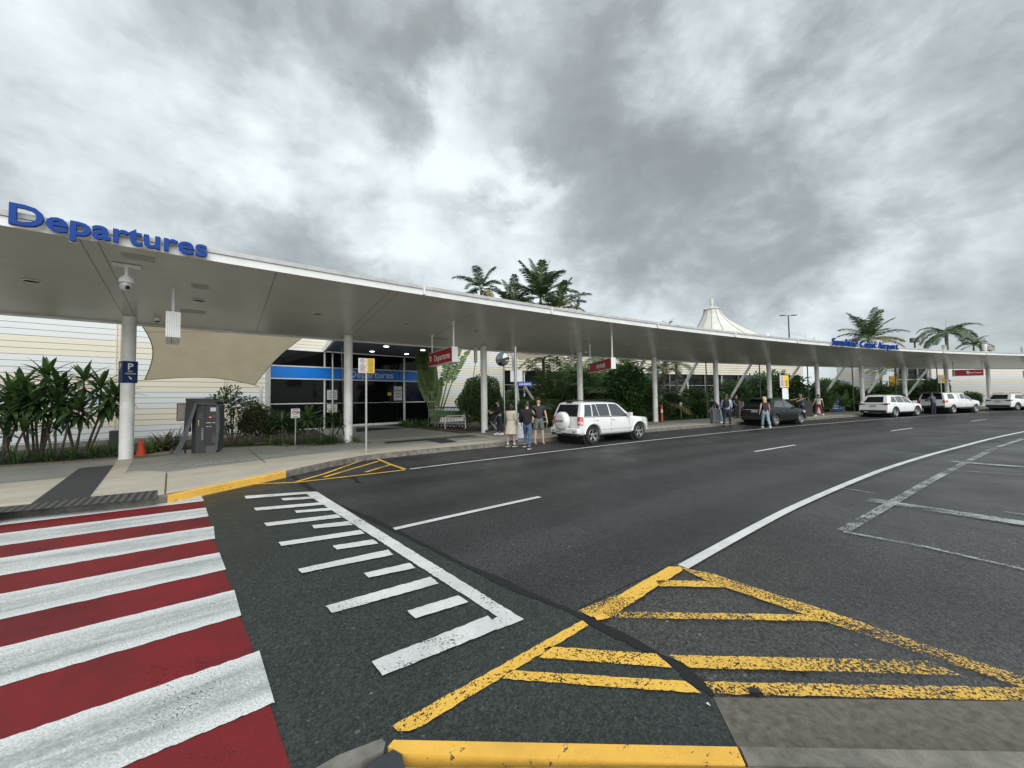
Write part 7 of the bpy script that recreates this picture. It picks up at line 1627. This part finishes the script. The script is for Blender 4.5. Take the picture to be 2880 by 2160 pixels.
p = Person('person with a navy jacket bending forward over the tall grey suitcase', gxy(2024, 1189, .15), F(-105), 1.66, 'light', lean=38, legs=((8, 4, 8), (-8, 4, 4)), arms=((18, 6, 10), (14, 8, 15)), head=(20, 0), female=True)
p.top(T_nvy, 1.3, .03, .02, 'jacket'); p.legs(T_ljean, 1.9, .015); p.shoes(T_wht); p.hair(H_brn, .1)
def suitcase(label, pos, rz, w_, d_, h_, m, tilt=0):
    o = thing('suitcase', label, 'suitcase', pos, rz); m_ = MB(); m_.box((0, 0, h_/2+.05), (w_, d_, h_)); b_ = m_.build('shell', m, o); b_.modifiers.new('bev', 'BEVEL').width = .03
    for i in range(4): m_ = MB(); m_.box((-w_*.3+w_*.2*i, -d_/2-.004, h_/2+.05), (.02, .012, h_*.82)); m_.build('rib', m, b_)
    m_ = MB(); m_.tube([(-.09, d_*.2, h_+.05), (-.09, d_*.2, h_+.3), (.09, d_*.2, h_+.3), (.09, d_*.2, h_+.05)], .01, 6); m_.build('pull_handle', M_steel, o)
    for x in (-w_*.36, w_*.36): 
        for y in (-d_*.3, d_*.3): m_ = MB(); m_.lathe([(.03, -.012), (.03, .012)], 10, (x, y, .03), Matrix.Rotation(R(90), 3, 'X')); m_.build('wheel', M_black, o)
    return o
M_case = mat('grey_suitcase', (.13, .14, .145), .4, var=.1, scale=4); M_wcase = mat('white_suitcase', (.55, .56, .60), .35, var=.05)
suitcase('tall grey suitcase standing at the kerb edge left of the backpack man', gxy(2012, 1191, .15), R(12), .50, .34, .80, M_case)
suitcase('white suitcase right of the sign pole, behind the man in the black jacket', gxy(1469, 1236, .15), R(10), .46, .28, .62, M_wcase)
suitcase('small pale suitcase between the cream dress and the sign pole', gxy(1446, 1242, .15), R(-8), .30, .24, .55, mat('lilac_suitcase', (.42, .42, .52), .4))
p = Person('person in black standing on the footpath behind the backpack man', gxy(2072, 1176, .15), F(10), 1.76, 'fair', legs=((3, 3, 3), (-3, 3, 3)), arms=((14, 8, 40), (4, 8, 20)), head=(5, 20))
p.top(T_blk, .6, .03, .03, 't_shirt'); p.legs(T_nvy, 1.9, .015); p.shoes(T_blk); p.hair(H_brn)
p = Person('woman with long blonde hair, charcoal singlet and pale jeans walking past the black car', gxy(2154, 1203), F(168), 1.68, 'fair', legs=((-12, 1, 16), (12, 2, 4)), arms=((4, 10, 14), (-6, 14, 16)), head=(12, -10), female=True)
p.top(T_char, .05, .018, .06, 'singlet'); p.legs(T_ljean, 1.9, .025, flare=.02); p.shoes(T_wht, M_white); p.hair(H_bld, .12, 1.15)
p = Person('grey-haired man in a slate singlet reaching over the bonnet of the black car', AY(2256, 1160, 25.9)*Vector((1, 1, 0)) if False else Vector((AY(2256, 1160, 27.6).x, 27.6, .15)), F(-80), 1.72, 'tan', lean=8, arms=((75, 5, 8), (65, 5, 10)), head=(4, 0), bulk=1.05)
p.top(T_slate, .1, .025, .04, 'singlet'); p.legs(T_nvy, .9, .02, 'shorts'); p.shoes(T_blk); p.hair(H_gry)
p = Person('person in maroon trousers and white top wheeling luggage past the eighth column', gxy(2304, 1170, .15), F(-60), 1.68, 'tan', legs=((22, 2, 6), (-20, 2, 22)), arms=((25, 8, 20), (-18, 8, 10)), head=(4, 0))
p.top(T_wht, .5, .025, .02, 't_shirt'); p.legs(T_red, 1.9, .03, flare=.03); p.shoes(T_wht, M_white); p.hair(H_blk); backpack(p, T_blk, 'black shoulder bag on the person in maroon trousers', .8)
suitcase('upright black luggage between the black car and the person in maroon trousers', gxy(2272, 1172, .15), R(-20), .55, .35, 1.15, M_black)
p = Person('man in a slate blue shirt at the open tailgate of the utility vehicle', Vector((P(53.7, 4.0).x, P(53.7, 4.0).y, 0)), F(190), 1.76, 'tan', lean=6, legs=((2, 5, 2), (2, 5, 2)), arms=((35, 18, 30), (30, 18, 40)), bulk=1.1)
p.top(T_slate, 1.8, .045, .06); p.legs(T_nvy, 1.93, .025); p.shoes(T_blk); p.hair(H_brn)
p = Person('person in a light grey hoodie carrying a pink bag behind the utility vehicle', Vector((P(52.6, 2.7).x, P(52.6, 2.7).y, 0)), F(150), 1.70, 'light', lean=14, legs=((2, 5, 2), (2, 5, 2)), arms=((55, 14, 20), (45, 14, 20)))
p.top(T_lgr, 1.9, .04, .05, 'hoodie'); p.legs(T_lgr, 1.9, .03); p.shoes(T_wht); p.hair(H_brn); backpack(p, T_pnk, 'pink bag on the back of the person in the light grey hoodie', 1.1)
# stroller by the dark-clothed woman
b = gxy(1386, 1216, .15); st_ = thing('stroller', 'dark folding stroller beside the woman in black', 'stroller', (b.x, b.y, .15))
m_ = MB(); 
for y in (-.16, .16): m_.tube([(-.3, y, .08), (.1, y, .55), (.28, y, .95)], .014, 6); m_.tube([(.25, y, .08), (-.1, y, .55)], .014, 6)
m_.tube([(.28, -.16, .95), (.28, .16, .95)], .018, 6); m_.build('frame', M_steel, st_)
m_ = MB(); m_.add([(-.12, -.17, .38), (.14, -.17, .42), (.22, -.17, .85), (-.05, -.17, .9), (-.12, .17, .38), (.14, .17, .42), (.22, .17, .85), (-.05, .17, .9)], [(0, 1, 2, 3), (4, 7, 6, 5), (0, 4, 5, 1), (1, 5, 6, 2), (2, 6, 7, 3)]); m_.build('seat', T_blk, st_)
for x in (-.3, .25):
    for y in (-.18, .18): m_ = MB(); m_.lathe([(.07, -.015), (.07, .015)], 12, (x, y, .075), Matrix.Rotation(R(90), 3, 'X')); m_.build('wheel', M_black, st_)
